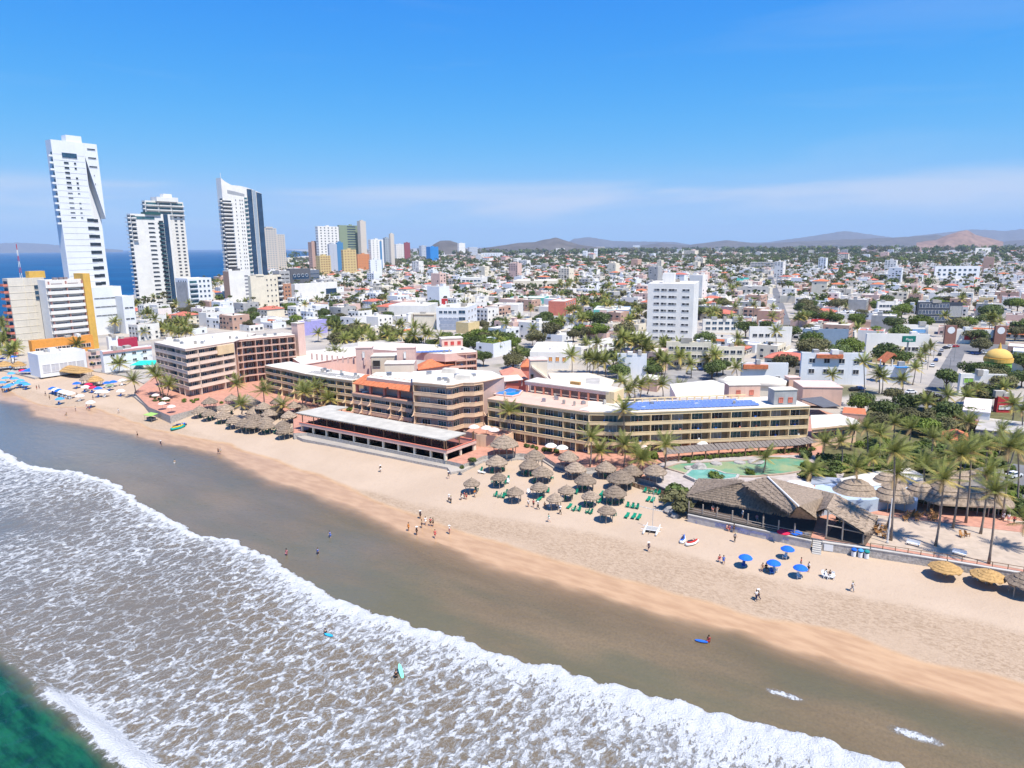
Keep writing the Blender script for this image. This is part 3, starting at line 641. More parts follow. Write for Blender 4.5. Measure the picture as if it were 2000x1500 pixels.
# rooftop pool
pp_ = pxs([(968, 768), (995, 758), (1019, 762), (1013, 768.5), (1000, 772)], ZE+.6)
rQ = thing('rooftop_pool', 'small bright blue pool set into the pink roof terrace', 'pool', (pp_[0][0], pp_[0][1], ZE+.2))
b = MB(); b.prism(pp_, ZE+.24, ZE+.62); b.build('pool_water', mat('pool water blue', (.0, .2, .55), rough=.05, var=.1, spec=.6), rQ)
pc = (sum(p[0] for p in pp_)/5, sum(p[1] for p in pp_)/5)
b = MB(); b.prism([lerp(pc, p, 1.16) for p in pp_], ZE+.23, ZE+.5); b.build('pool_rim', palepink, rQ)
PQ = pxs([(955, 748), (985, 746), (1021, 742)], ZE+2.4)
rr = thing('pool_shelter', 'pink walled shelter with a white roof behind the rooftop pool', 'shelter', (PQ[0][0], PQ[0][1], ZE+.2))
b = MB(); b.prism(pxs([(955, 748), (985, 745), (1022, 741), (1012, 732), (965, 735)], ZE+2.5), ZE+2.3, ZE+2.55, 1, 0); b.build('roof', [roofw, palepink], rr)
b = MB(); q = pxs([(965, 737), (1012, 734)], ZE+2.5); ln, tt, aa = seg(*q); c = lerp(*q, .5); b.box((c[0], c[1]-.6, ZE+.23), (ln, .5, 2.05), aa); b.build('wall', mauve, rr)
for x, y in ((957, 747), (986, 744.5), (1018, 741)):
    b = MB(); q = G(x, y, ZE+2.4); b.box((q[0]+.2, q[1]+.4, ZE+.23), (.7 if x < 960 else .35, .5, 2.1)); b.build('column', palepink, rr)
# --- tall centre block with wavy front
ZC = 20.6
PC = pxs([(806, 747), (842, 750), (872, 753.5), (884, 753), (904, 748.3), (926, 748.2), (944, 745.5)], ZC)
rC = root_at('hotel_wing', 'tan five storey central hotel block with a wavy front of wide balconies', 'hotel', PC[2])
core = pxs([(985, 737), (960, 726), (890, 722), (806, 727)], ZC)
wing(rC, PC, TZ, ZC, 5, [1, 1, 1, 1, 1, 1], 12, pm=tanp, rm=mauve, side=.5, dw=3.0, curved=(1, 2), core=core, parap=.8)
for x, y, s_ in ((838, 731, .8), (893, 737, .9), (925, 735, .7), (760, 733, .8), (867, 741, .5)):
    q = G(x, y, ZC+.2); b = MB(); b.box((q[0], q[1], ZC+.2), (1.8*s_, 1.3*s_, 1.1*s_), .4); b.box((q[0], q[1], ZC+.2+1.1*s_), (2*s_, 1.5*s_, .1), .4); b.build('roof_unit', metalg, rC)
for x, y in ((906, 741), (880, 728)):
    q = G(x, y, ZC+.2); b = MB(); b.box((q[0], q[1], ZC+.2), (5.5, 2.6, 1.4), -.3, taper=.85); b.build('roof_hatch', roofw, rC)
# --- tiled loggia west of it
rL = root_at('hotel_wing', 'tan hotel section with an orange tiled loggia roof above arched balconies', 'hotel', G(710, 742, 14.6))
ZL = 15.2
P1 = pxs([(688, 768), (740, 776), (806, 786)], 13.0)
LG = off(P1, 6)
h_ = (ZL-TZ-3)/3
wing(rL, P1, TZ, 13.0, 3, [3, 3], 10, pm=tanp, rm=mauve, side=.5, dw=2.4, curved=(1, 2), roofm=terra, parap=.9, fasc=1.0)
q0, q1 = off(P1, 1.2)[0], off(P1, 1.2)[2]; ln, tt, aa = seg(q0, q1); nx, ny = -tt.y, tt.x
for k in range(5):
    q = lerp(q0, q1, .03+k*.235); b = MB(); b.box((q[0]+nx*.4, q[1]+ny*.4, 13.2), (.8, .8, 3.0), aa); b.build('column', coral, rL)
b = MB(); c = lerp(q0, q1, .5); b.box((c[0]+nx*5.5, c[1]+ny*5.5, 13.2), (ln, 3, 3.2), aa); b.build('loggia_wall', mauve, rL)
b = MB(); b.prism(pxs([(716, 737), (806, 748), (806, 727), (735, 727)], 18.2), 12.9, 18.25, 1, 0); b.build('roof', [roofw, mauve], rL)
# individual tile courses on the sloping roof
for k in range(26):
    f0, f1 = k/26, (k+.93)/26
    a0, a1 = lerp(q0, q1, f0-.01), lerp(q0, q1, f1-.01); dz = .05*(k % 2)
    b = MB(); b.thick([(a0[0]-nx*.7, a0[1]-ny*.7, 16.2+dz), (a1[0]-nx*.7, a1[1]-ny*.7, 16.2+dz), (a1[0]+nx*5.2, a1[1]+ny*5.2, 18.3+dz), (a0[0]+nx*5.2, a0[1]+ny*5.2, 18.3+dz)], .22)
    b.build('tile', tile, rL)
# --- curved west wing
PB = pxs([(517, 714), (535, 718), (560, 722.5), (595, 730.5), (640, 738), (688, 744)], 14.6)
rB = root_at('hotel_wing', 'curved ochre hotel wing with small recessed balconies behind the left thatched shelters', 'hotel', PB[2])
wing(rB, PB, TZ, 14.6, 4, [1, 2, 3, 3, 3], 11, side=.6, curved=(0, 1), dw=1.8)
rows = MB()
for rw in range(3):
    for k in range(22):
        q = lerp(PB[3], PB[5], k/22); tt = seg(PB[3], PB[5])[1]; rows.box((q[0]-tt.y*(2+rw*1.5), q[1]+tt.x*(2+rw*1.5), 14.85), (.9, .5, .22), .2)
rows.build('roof_vents', grey, rB)['kind'] = 'stuff'
# rear colonnade + roof edge behind the curved wing
q0, q1 = G(575, 712, 14), G(690, 725, 14); b = MB()
for k in range(12): q = lerp(q0, q1, k/11); ob('column', (lambda m_: m_)(PARTM.setdefault('col', (lambda bb: (bb.box((0, 0, 0), (.6, .6, 2.6)), bb.mesh('column', palepink))[1])(MB()))), rB, (q[0]-tt.y*9-rB.location.x, q[1]+tt.x*9-rB.location.y, 14.8-rB.location.z))
# --- left block
ZA = 22.7
PA = pxs([(301, 669), (331.5, 675.5), (362, 682.5), (410, 675), (457, 667.5)], ZA)
rA = root_at('hotel_wing', 'six storey pink and cream hotel block with wraparound balconies at the left end', 'hotel', PA[2])
cA = pxs([(500, 652), (460, 648), (395, 655)], ZA)
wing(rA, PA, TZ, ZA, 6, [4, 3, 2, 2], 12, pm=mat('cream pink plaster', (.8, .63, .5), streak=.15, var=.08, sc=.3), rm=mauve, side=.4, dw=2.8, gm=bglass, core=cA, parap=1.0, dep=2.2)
q = PA[4]; ln, tt, aa = seg(PA[3], PA[4]); b = MB(); b.box((q[0]-tt.x*4.5-tt.y*.25, q[1]-tt.y*4.5+tt.x*.25, ZA-4.3), (8, 1.1, 3.6), aa); b.build('wall_panel', ochre, rA)
for x, y in ((330, 664), (420, 660), (405, 668)):
    q = G(x, y, ZA+.2); b = MB(); b.box((q[0], q[1], ZA+.22), (2.2, 1.6, 1.0), .7); b.build('roof_unit', white, rA)
# grid-front wing and stair tower
PG = pxs([(461, 664.5), (482, 662), (576, 654)], ZA)
rG = root_at('hotel_wing', 'pink hotel wing with a grid of deep dark openings beside the left block', 'hotel', PG[1])
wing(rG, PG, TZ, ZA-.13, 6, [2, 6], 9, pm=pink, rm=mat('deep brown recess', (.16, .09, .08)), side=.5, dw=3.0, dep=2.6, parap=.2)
qs = G(584, 686, 14.6); b = MB(); b.box((qs[0], qs[1]+1, TZ), (4.0, 4.0, 23.2), 1.0); b.build('stair_tower', palepink, rG)
b = MB(); b.box((qs[0], qs[1]+1, TZ+23.2), (4.4, 4.4, .3), 1.0); b.build('stair_roof', roofw, rG)
def deckfloor(): pass
# --- rear block behind the centre (pink, three storeys), rooftop house, red roof, two stair towers
PR = pxs([(818, 688), (869, 692), (931, 688)], 15.5)
rR = root_at('hotel_wing', 'pink rear hotel wing with stacked balconies left of the green tree mass', 'hotel', PR[2])
wing(rR, [PR[1], PR[2]], TZ, 15.5, 4, [3], 9, pm=pink, rm=mauve, side=.5, dw=2.6)
b = MB(); b.prism(pxs([(700, 681), (869, 692.5), (932, 686), (900, 676), (860, 674), (700, 668)], 15.6), 12.5, 15.8, 1, 0); b.build('roof', [roofw, palepink], rR)
a_, c_ = G(863, 678, 15.8), G(904, 676, 15.8); ln, tt, aa = seg(a_, c_); c = lerp(a_, c_, .5)
b = MB(); b.box((c[0]-tt.y*3, c[1]+tt.x*3, 15.8), (ln, 6, 3.6), aa); b.build('rooftop_room', palepink, rR); b = MB(); b.box((c[0]-tt.y*3, c[1]+tt.x*3, 19.4), (ln+.5, 6.5, .3), aa); b.build('rooftop_roof', roofw, rR)
for f in (.2, .5, .82): put_window(rR, lerp(a_, c_, f), 16.5, aa, 1.6, 1.7, coral, redp, 1)
for k in range(9):
    q = lerp(G(816, 689, 15.9), G(878, 686, 15.9), k/8.5); ob('solar_panel', pan, rR, (q[0]-rR.location.x, q[1]-rR.location.y, 15.85-rR.location.z), -.2)
def tower(name, label, xl, xr, yb, yt, zb, m_, dep=5, cap=palepink, ang=None, cat='stair tower'):
    a_, c_ = G(xl, yb, zb), G(xr, yb, zb)
    if ang is None: ang = 0.05
    ln = (c_[0]-a_[0])/math.cos(ang); px_, py_, w_ = PX(a_[0], a_[1], zb); hh = (yb-yt)*w_/F*1.02
    rt_ = thing(name, label, cat, (a_[0], a_[1], TZ)); c = (a_[0]+math.cos(ang)*ln/2-math.sin(ang)*dep/2, a_[1]+math.sin(ang)*ln/2+math.cos(ang)*dep/2)
    b = MB(); b.box((c[0], c[1], TZ), (ln, dep, hh+zb-TZ), ang); b.build('wall', m_, rt_)
    b = MB(); b.box((c[0], c[1], hh+zb), (ln+.35, dep+.35, .3), ang); b.build('roof_cap', cap, rt_)
    return rt_, a_, c_, ang, hh+zb
rt_, a_, c_, an, zt = tower('stair_tower', 'pale pink stair tower with white slot, left of a matching pair', 696, 726, 712, 681, 15, palepink)
put_window(rt_, lerp(a_, c_, .5), zt-3.6, an, .9, 2.4, white, white, 0)
rt_, a_, c_, an, zt = tower('stair_tower', 'pale pink stair tower with white slot, right of a matching pair', 776, 811, 716, 681, 15, palepink)
put_window(rt_, lerp(a_, c_, .45), zt-3.8, an, .9, 2.6, white, white, 0)
rt_, a_, c_, an, zt = tower('service_block', 'low cream service block between the two pink stair towers', 726, 776, 722, 697, 13, mat('cream plaster', (.66, .55, .42), streak=.12), dep=8, cap=roofw)
put_window(rt_, lerp(a_, c_, .2), zt-4, an, 3, 2.6, grey, dark, 0)
rt_, a_, c_, an, zt = tower('service_block', 'beige service block right behind the tiled loggia', 752, 808, 735, 712, 13, cream, dep=7, cap=roofw)
rt_, a_, c_, an, zt = tower('stair_tower', 'tall beige stair tower with an outside stair behind the rooftop pool', 1036, 1069, 748, 705, 13, cream, dep=6)
b = MB(); b.thick([(c_[0]-5.5, c_[1]-.8, zt-1.5), (c_[0]-5.5, c_[1]+.8, zt-1.5), (c_[0]+1.5, c_[1]+.8, zt-7), (c_[0]+1.5, c_[1]-.8, zt-7)], .7); b.build('stair_flight', cream, rt_)
put_window(rt_, lerp(a_, c_, .1), zt-7, an, 1.0, 2.2, wood, dark, 0, name='door')
# red-tiled pavilion roofs behind the centre
def hip_house(name, label, pts, zt, zr, zb, wm, rm, cat='building', inset=.45, ncol=0):
    P = [tuple(G(x, y, zt)) for x, y in pts]; c = (sum(p[0] for p in P)/len(P), sum(p[1] for p in P)/len(P))
    rt_ = thing(name, label, cat, (c[0], c[1], zb)); W = [lerp(c, p, .9) for p in P]
    b = MB(); b.prism(W, zb, zt+.1); b.build('wall', wm, rt_)
    Q = [lerp(c, p, 1-inset*1.9 if len(P) < 5 else .3) for p in P]
    n = len(P); b = MB()
    # ridge along the long axis
    d01 = math.dist(P[0], P[1]); d12 = math.dist(P[1], P[2])
    if d01 > d12: R1, R2 = lerp(lerp(P[0], P[3], .5), lerp(P[1], P[2], .5), .25), lerp(lerp(P[0], P[3], .5), lerp(P[1], P[2], .5), .75); fs = [(P[0], P[1], R2, R1), (P[2], P[3], R1, R2), (P[1], P[2], R2), (P[3], P[0], R1)]
    else: R1, R2 = lerp(lerp(P[0], P[1], .5), lerp(P[3], P[2], .5), .25), lerp(lerp(P[0], P[1], .5), lerp(P[3], P[2], .5), .75); fs = [(P[1], P[2], R2, R1), (P[3], P[0], R1, R2), (P[0], P[1], R1), (P[2], P[3], R2)]
    for f in fs: 
        b.thick([(p[0], p[1], zr if p in (R1, R2) else zt) for p in f], .3)
    b.build('roof', rm, rt_); return rt_
hip_house('tiled_pavilion', 'long open pavilion with an orange tile roof beside the pink rear wing', [(816, 722), (905, 708), (880, 697), (815, 712)], 11, 13.3, TZ, mauve, tile)
hip_house('tiled_house', 'red tiled low house just behind the rooftop pool', [(985, 738), (1032, 740), (1018, 722), (975, 724)], 13, 15, TZ, coral, mat('salmon roof', (.62, .26, .17), var=.15))
hip_house('tiled_house', 'small red roofed lodge left of the tall beige stair tower', [(1016, 716), (1040, 716), (1038, 706), (1020, 706)], 10, 12, TZ, coral, tile)
# --- beach restaurant (long white canopy)
ZK = 6.2
K1, K2, K3 = [Vector(p) for p in pxs([(584, 829), (872, 885), (931, 864)], ZK)]; K4 = K1+(K3-K2)
rK = thing('beach_restaurant', 'long two level open restaurant with a flat white canopy on the sand', 'restaurant', (K2.x, K2.y, 2.4))
def inset(P, d):
    c = sum((Vector(p) for p in P), Vector((0, 0)))/len(P); return [tuple(Vector(p)+(c-Vector(p)).normalized()*d) for p in P]
KP = [K1, K2, K3, K4]
b = MB(); b.prism(inset(KP, .5), 1.6, 3.9); b.build('stone_base', stone, rK)
b = MB(); b.prism(inset(KP, .4), 3.9, 4.0); b.build('lower_floor', concrete, rK)
b = MB(); b.prism(inset(KP, 0), 5.95, 6.25, 0, 1); b.build('upper_floor', [palepink, mat('dark red floor', (.25, .1, .08))], rK)
for (a_, c_) in ((K1, K2), (K2, K3), (K4, K3)):
    ln, tt, aa = seg(a_, c_); c = lerp(a_, c_, .5); s_ = 1 if a_ is not K4 else -1
    b = MB(); b.box((c[0]-tt.y*.15*s_, c[1]+tt.x*.15*s_, 6.26), (ln-.3, .25, .62), aa); b.build('balustrade', palepink, rK)
    b = MB(); b.box((c[0]-tt.y*.15*s_, c[1]+tt.x*.15*s_, 6.885), (ln, .42, .12), aa); b.build('handrail', coral, rK)
    n = int(ln/5.4)
    for k in range(n+1):
        q = lerp(a_, c_, min(max(k/n, .012), .988)); 
        b = MB(); b.box((q[0]-tt.y*.6*s_, q[1]+tt.x*.6*s_, 4.0), (.55, .55, 1.95), aa); b.build('column', cream, rK)
        b = MB(); b.box((q[0]-tt.y*.9*s_, q[1]+tt.x*.9*s_, 6.26), (.22, .22, 3.1), aa); b.build('post', wood, rK)
b = MB(); CP = pxs([(577, 806), (869, 860), (910, 846), (655, 801), (680, 795), (645, 791)], 9.6); b.prism(CP, 9.35, 9.65); b.build('canopy', mat('off white canopy', (.46, .43, .37), var=.2, sc=.3), rK)
ln, tt, aa = seg(CP[0], CP[1]); 
bm_ = MB(); bm_.box((0, 2.6, 0), (.14, 5.6, .2)); bm_ = bm_.mesh('beam', wood)
for k in range(60): q = lerp(CP[0], CP[1], (k+.5)/60); ob('beam', bm_, rK, (q[0]-rK.location.x, q[1]-rK.location.y, 9.13-rK.location.z), aa)
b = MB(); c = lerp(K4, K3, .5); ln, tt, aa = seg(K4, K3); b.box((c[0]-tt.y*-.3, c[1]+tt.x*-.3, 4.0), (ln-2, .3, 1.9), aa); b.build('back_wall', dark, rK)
# tables on both decks
tb = MB(); tb.box((0, 0, .7), (1.3, .9, .06)); tb_ = tb.mesh('table_top', wood); tb = MB(); tb.box((0, 0, 0), (.14, .14, .7)); tb.box((0, 0, 0), (.6, .5, .05)); tl_ = tb.mesh('leg', wood)
cb_ = MB(); cb_.box((0, 0, .42), (.42, .42, .06)); cb_.box((0, .2, .48), (.42, .05, .45)); cs_ = cb_.mesh('seat', mat('dark chair', (.14, .07, .05)))
cb_ = MB(); [cb_.box((x, y, 0), (.05, .05, .42)) for x in (-.18, .18) for y in (-.18, .18)]; cl_ = cb_.mesh('legs', wood)
ln, tt, aa = seg(K1, K2); wd = (K4-K1).length; wn = (K4-K1).normalized()
NTH = ('first', 'second', 'third', 'fourth', 'fifth', 'sixth', 'seventh', 'eighth', 'ninth', 'tenth', 'eleventh')
for lev, zz in ((0, 4.01), (1, 6.26)):
    for k in range(11):
        for rw in range(2):
            q = lerp(K1, K2, (k+.55)/11.1); d = 2.4+rw*3.4; p = (q[0]+wn.x*d, q[1]+wn.y*d)
            rt_ = thing('restaurant_table', 'brown table on the %s restaurant deck, %s row, %s bay from the left end' % (('lower', 'upper')[lev], ('front', 'back')[rw], NTH[k]), 'table', (p[0], p[1], zz), aa, 'tables on the %s restaurant deck' % ('lower' if lev == 0 else 'upper'))
            ob('table_top', tb_, rt_); ob('leg', tl_, rt_)
            for sd in (-1, 1):
                c_ = (p[0]+math.cos(aa)*1.05*sd, p[1]+math.sin(aa)*1.05*sd)
                rc = thing('dining_chair', 'dark chair %s of the %s row table, %s bay of the %s restaurant deck' % (('left', '', 'right')[sd+1], ('front', 'back')[rw], NTH[k], ('lower', 'upper')[lev]), 'chair', (c_[0], c_[1], zz), aa-math.pi/2*sd, 'chairs on the %s restaurant deck' % ('lower' if lev == 0 else 'upper'))
                ob('seat', cs_, rc); ob('legs', cl_, rc)
# --- terrace in front of the centre: raised deck with pink umbrellas
b = MB(); PT = pxs([(905, 845), (930, 852), (985, 857), (1003, 847), (1000, 838), (925, 832)], 7.0)
rT = root_at('raised_terrace', 'raised tan terrace with red floor below the wavy central block', 'terrace', PT[1]); b.prism(PT, TZ, 6.9, 0, 1); b.build('deck', [tanp, terra], rT)
for i in range(3):
    ln, tt, aa = seg(PT[i], PT[i+1]); c = lerp(PT[i], PT[i+1], .5); b = MB(); b.box((c[0]-tt.y*.12, c[1]+tt.x*.12, 6.9), (ln, .22, .7), aa); b.build('parapet', tanp, rT)
put_window(rT, lerp(PT[2], PT[3], .5), 4.3, seg(PT[2], PT[3])[2], 2.2, 2.0, framew, glass, 1)
# --- low white-roofed annex right of the east wing and the pink house behind
rN = root_at('annex', 'low white roofed annex with a dark window band at the right hotel end', 'building', G(1600, 830, 9))
PN = pxs([(1585, 838), (1680, 829), (1672, 820), (1640, 810), (1583, 812)], 9.5)
b = MB(); b.prism(inset(PN, .8), TZ, 9.2); b.build('wall', tanp, rN); b = MB(); b.prism(PN, 9.2, 9.7, 1, 0); b.build('roof', [roofw, tanp], rN)
ln, tt, aa = seg(*inset(PN, .8)[:2]); q = inset(PN, .8)
for k in range(6): put_window(rN, lerp(q[0], q[1], (k+.5)/6.2), 6.6, aa, ln/6.6, 1.7, wood, glass, 1)
rt_, a_, c_, an, zt = tower('pink_house', 'pink two storey house with orange window surrounds behind the annex', 1566, 1640, 792, 757, TZ, pink, dep=12, cap=palepink, ang=-.12, cat='house')
for f in (.42, .62, .8): put_window(rt_, lerp(a_, c_, f), TZ+2.2, an, 1.7, 2.2, orange, dark, 0)
b = MB(); q = pxs([(1575, 770), (1640, 790), (1612, 795), (1560, 775)], 10); b.prism(pxs([(1562, 778), (1608, 795), (1640, 792), (1604, 774)], 8.3), 8.0, 8.25); b.build('dark_roof', dgrey, rt_)
rt_, a_, c_, an, zt = tower('pink_tower', 'pink chimney like stair tower by the white barrel roof', 1540, 1562, 765, 739, TZ+2, pink, dep=4, cap=palepink)
# --- white hall roofs behind the east wing
def slab_building(name, label, pts, zt, wm, rm, zb=None, cat='building', th=.3):
    zb = LZ if zb is None else zb
    P = pxs(pts, zt); c = (sum(p[0] for p in P)/len(P), sum(p[1] for p in P)/len(P)); rt_ = thing(name, label, cat, (c[0], c[1], zb))
    b = MB(); b.prism([lerp(c, p, .985) for p in P], zb, zt-th); b.build('wall', wm, rt_); b = MB(); b.prism(P, zt-th, zt, 1, 0); b.build('roof', [rm, wm], rt_); return rt_, P
slab_building('assembly_hall', 'big white hall roof behind the blue solar panels', [(1322, 778), (1420, 775), (1440, 757), (1390, 742), (1308, 750)], 11.5, white, roofw)
rt_, P_ = slab_building('barrel_hall', 'white building with a rounded roof edge right of the big white hall', [(1405, 745), (1535, 752), (1538, 741), (1500, 733), (1420, 735)], 10, cream, roofw)
b = MB(); 
for k in range(9):
    q = lerp(P_[0], P_[1], k/8); 
a0, a1 = P_[0], P_[1]; b.tube([(lerp(a0, a1, k/6)[0], lerp(a0, a1, k/6)[1]+1, 9.6) for k in range(7)], 1.4, 10); b.build('barrel_vault', roofw, rt_, smooth=True)
slab_building('service_yard', 'low tan service building with roof machinery behind the rooftop pavilion', [(1080, 748), (1190, 762), (1200, 742), (1150, 728), (1070, 728)], 13, cream, mat('cream roof', (.66, .55, .4), var=.15), TZ)
slab_building('plant_room', 'white plant room with equipment behind the pavilion roof', [(1143, 750), (1170, 752), (1172, 738), (1145, 738)], 15.5, white, roofg, TZ)
slab_building('garden_hut', 'pink garden hut between palms behind the pavilion', [(1254, 738), (1284, 742), (1290, 734), (1262, 730)], 8, pink, roofw)
slab_building('rear_wing', 'long white roofed rear wing with palms before it behind the curved wing', [(556, 689), (625, 683), (700, 676), (702, 694), (590, 712)], 12.5, palepink, roofw, TZ)
slab_building('rear_wing', 'low white roofed rows with dark eaves behind the hotel stair tower', [(598, 690), (660, 674), (735, 664), (790, 667), (700, 682)], 9, palepink, roofg, LZ)
# --- swimming pools
t = NT('lagoon pool water'); g = t.node('ShaderNodeNewGeometry').outputs['Position']
t.l.new(t.mix(t.rng(t.noise(g, .16, 3).outputs[0], .4, .62), (.12, .3, .19), (.27, .33, .18)), t.b.inputs['Base Color']); t.b.inputs['Roughness'].default_value = .08
t.l.new(t.node('ShaderNodeBump', {'Height': t.noise(g, 2.5, 3).outputs[0], 'Strength': .15, 'Distance': .1}).outputs[0], t.b.inputs['Normal']); poolm = t.mat
P_ = pxs([(1302, 914), (1330, 906), (1450, 901), (1540, 895), (1572, 899), (1586, 908), (1575, 918), (1530, 925), (1470, 930), (1400, 929), (1345, 926)], TZ+.1)
rp = root_at('lagoon_pool', 'long curved green lagoon pool in front of the solar panel wing', 'pool', P_[3])
b = MB(); b.prism(P_, TZ-.3, TZ+.14); b.build('pool_water', poolm, rp); pc = lerp(P_[0], P_[4], .5)
b = MB(); n = len(P_); c = (sum(p[0] for p in P_)/n, sum(p[1] for p in P_)/n); O = [tuple(Vector(p)+(Vector(p)-Vector(c)).normalized()*.9) for p in P_]
for i in range(n): b.prism([P_[i], P_[(i+1) % n], O[(i+1) % n], O[i]], TZ-.2, TZ+.3)
b.build('pool_kerb', mat('pool kerb stone', (.36, .27, .2), var=.2), rp)
for x, y, s_ in ((1399, 907, 1.5), (1445, 905, 1.6), (1476, 904, 2.2), (1348, 916, 1.6)):
    q = G(x, y, TZ); b = MB(); b.lathe([(s_, 0), (s_*.95, .45), (s_*.5, .6), (.1, .5)], 10, (q[0], q[1], TZ), jit=lambda i, j: (1+.25*mnoise.noise((i+x, j*1.3, s_)), .12*mnoise.noise((j, i+y, 1)))); b.build('rock_island', rock, rp)
P_ = pxs([(1340, 928), (1352, 918), (1392, 917), (1415, 925), (1440, 927), (1436, 933), (1400, 938), (1360, 937)], TZ+.6)
rp = root_at('round_pool', 'raised turquoise kids pool with a stone wall beside the lagoon pool', 'pool', P_[3])
b = MB(); b.prism(P_, TZ, TZ+.62); b.build('pool_water', mat('turquoise pool water', (.14, .36, .3), rough=.08, var=.15, spec=.5), rp)
n = len(P_); c = (sum(p[0] for p in P_)/n, sum(p[1] for p in P_)/n); O = [tuple(Vector(p)+(Vector(p)-Vector(c)).normalized()*.6) for p in P_]; b = MB()
for i in range(n): b.prism([P_[i], P_[(i+1) % n], O[(i+1) % n], O[i]], TZ-1, TZ+.75)
b.build('stone_rim', stone, rp)
# pergola of grey boards along the wing
P_ = pxs([(1268, 882), (1300, 886), (1405, 877), (1560, 868), (1598, 862)], 6.6)
rp = root_at('pergola', 'long grey slatted pergola roof in front of the ochre wing', 'pergola', P_[2])
for i in range(1, 4):
    ln, tt, aa = seg(P_[i], P_[i+1]); nb = int(ln/1.1)
    bd = MB(); bd.thick([(-.5, 0, 0), (.5, 0, 0), (.5, 3.4, .75), (-.5, 3.4, .75)], .1); bd = bd.mesh('board', mat('weathered grey boards', (.2, .17, .15), var=.3, sc=1.5))
    for k in range(nb): q = lerp(P_[i], P_[i+1], (k+.5)/nb); ob('board', bd, rp, (q[0]-rp.location.x, q[1]-rp.location.y, 6.4+.03*(k % 2)-rp.location.z), aa)
    for k in range(int(ln/4)+1):
        q = lerp(P_[i], P_[i+1], k/(int(ln/4)+1)); b = MB(); b.box((q[0], q[1]+.3, TZ), (.28, .28, 2.4), aa); b.build('post', wood, rp)
# curved fence, rocks, low walls on the beach side of the terrace
P_ = pxs([(1215, 938), (1250, 950), (1285, 958), (1312, 968), (1320, 985)], 3.3)
rp = thing('stick_fence', 'curved brown stick fence round the small sand bay', 'fence', (P_[0][0], P_[0][1], 2.4)); st = MB(); st.box((0, 0, 0), (.16, .16, 1.35)); st = st.mesh('stake', wood)
for i in range(4):
    ln = math.dist(P_[i], P_[i+1]); n = int(ln/.3)
    for k in range(n): q = lerp(P_[i], P_[i+1], k/n); ob('stake', st, rp, (q[0]-rp.location.x, q[1]-rp.location.y, (-.15 if k % 2 else 0)+.0), .3*k)
wl = pxs([(1235, 985), (1270, 994), (1308, 1002)], 2.5); rp = thing('low_stone_wall', 'low stone wall crossing the sand near the boulders', 'wall', (wl[0][0], wl[0][1], 2.2))
for i in range(2):
    for k in range(9):
        q = lerp(wl[i], wl[i+1], k/9); b = MB(); b.lathe([(.35, 0), (.4, .3), (.25, .6)], 6, (q[0], q[1], 2.0), jit=lambda a, c: (1+.3*mnoise.noise((k+a, c, i)), 0)); b.build('stone', stone, rp)
for k, (x, y, s_, lb) in enumerate(((1309, 1001, 1.3, 'grey boulder on the sand at the foot of the green bush'), (1318, 1010, .9, 'small grey boulder right of a larger one below the bush'), (1325, 985, 1.6, 'large boulder half hidden by the bush by the palapa wall'), (1366, 918, 1.8, 'pale boulder heap at the left end of the kids pool'))):
    q = S(x, y) if k < 3 else Vector((*G(x, y, TZ), TZ)); b = MB(); b.lathe([(s_, -.2), (s_*1.05, s_*.4), (s_*.7, s_*.9), (s_*.2, s_*1.1)], 9, tuple(q), jit=lambda i, j: (1+.35*mnoise.noise((i+k*3, j*1.1, s_)), .2*mnoise.noise((j, i, k))))
    o = b.build('boulder', rock); o['label'] = lb; o['category'] = 'boulder'
# --- thatched beach bar (big palapa) on the sea wall
def Z(x, y, z): p = G(x, y, z); return (p.x, p.y, z)
rK = thing('palapa_restaurant', 'big thatched open air restaurant on the sea wall left of the steps', 'restaurant', Z(1450, 985, TZ))
def thatch_face(root, pts, name='thatch_roof', m_=thatch, t_=.45):
    "roof face made of overlapping courses with ragged lower edges; pts: eave left, eave right, top right, top left"
    a, b_, c, d = [Vector(p) for p in pts]; n = max(3, int(((d-a).length+(c-b_).length)/2/1.1)); m = MB(); nn = (b_-a).cross(d-a).normalized()
    if nn.z < 0: nn = -nn
    W = max(10, int((b_-a).length/.45))
    for k in range(n):
        f0, f1 = k/n, min(1, (k+1.45)/n); lo = .16 if k else .0
        for i in range(W):
            g0, g1 = i/W, (i+1)/W; jr = [(.5*rng.random()-.15)/max(1, n) for _ in range(2)]
            q = [a.lerp(b_, g0).lerp(d.lerp(c, g0), f0-jr[0]), a.lerp(b_, g1).lerp(d.lerp(c, g1), f0-jr[1]), a.lerp(b_, g1).lerp(d.lerp(c, g1), f1), a.lerp(b_, g0).lerp(d.lerp(c, g0), f1)]
            up_ = .16+.06*rng.random()
            q = [q[0]+nn*up_, q[1]+nn*up_, q[2]+nn*.02, q[3]+nn*.02]
            m.face(q)
            if k == 0: m.face([q[0]-Vector((0, 0, t_)), q[1]-Vector((0, 0, t_)), q[1], q[0]])
    m.face([tuple(p-nn*.25) for p in (d, c, b_, a)])
    return m.build(name, m_, root)
thatch_face(rK, [Z(1341, 969, 6.4), Z(1543, 1007, 6.4), Z(1458, 940, 10.5), Z(1448, 943, 10.5)])
thatch_face(rK, [Z(1365, 935, 6.8), Z(1341, 969, 6.4), Z(1448, 943, 10.5), Z(1455, 938, 10.5)])
thatch_face(rK, [Z(1449, 944, 10.9), Z(1543, 1004, 9.2), Z(1560, 988, 11), Z(1499, 931, 11.3)])
thatch_face(rK, [Z(1592, 1012, 7.2), Z(1630, 964, 8.6), Z(1501, 932, 11.2), Z(1560, 989, 10.9)])
thatch_face(rK, [Z(1543, 1008, 7.0), Z(1594, 1013, 7.2), Z(1562, 989, 10.9), Z(1558, 989, 10.9)])
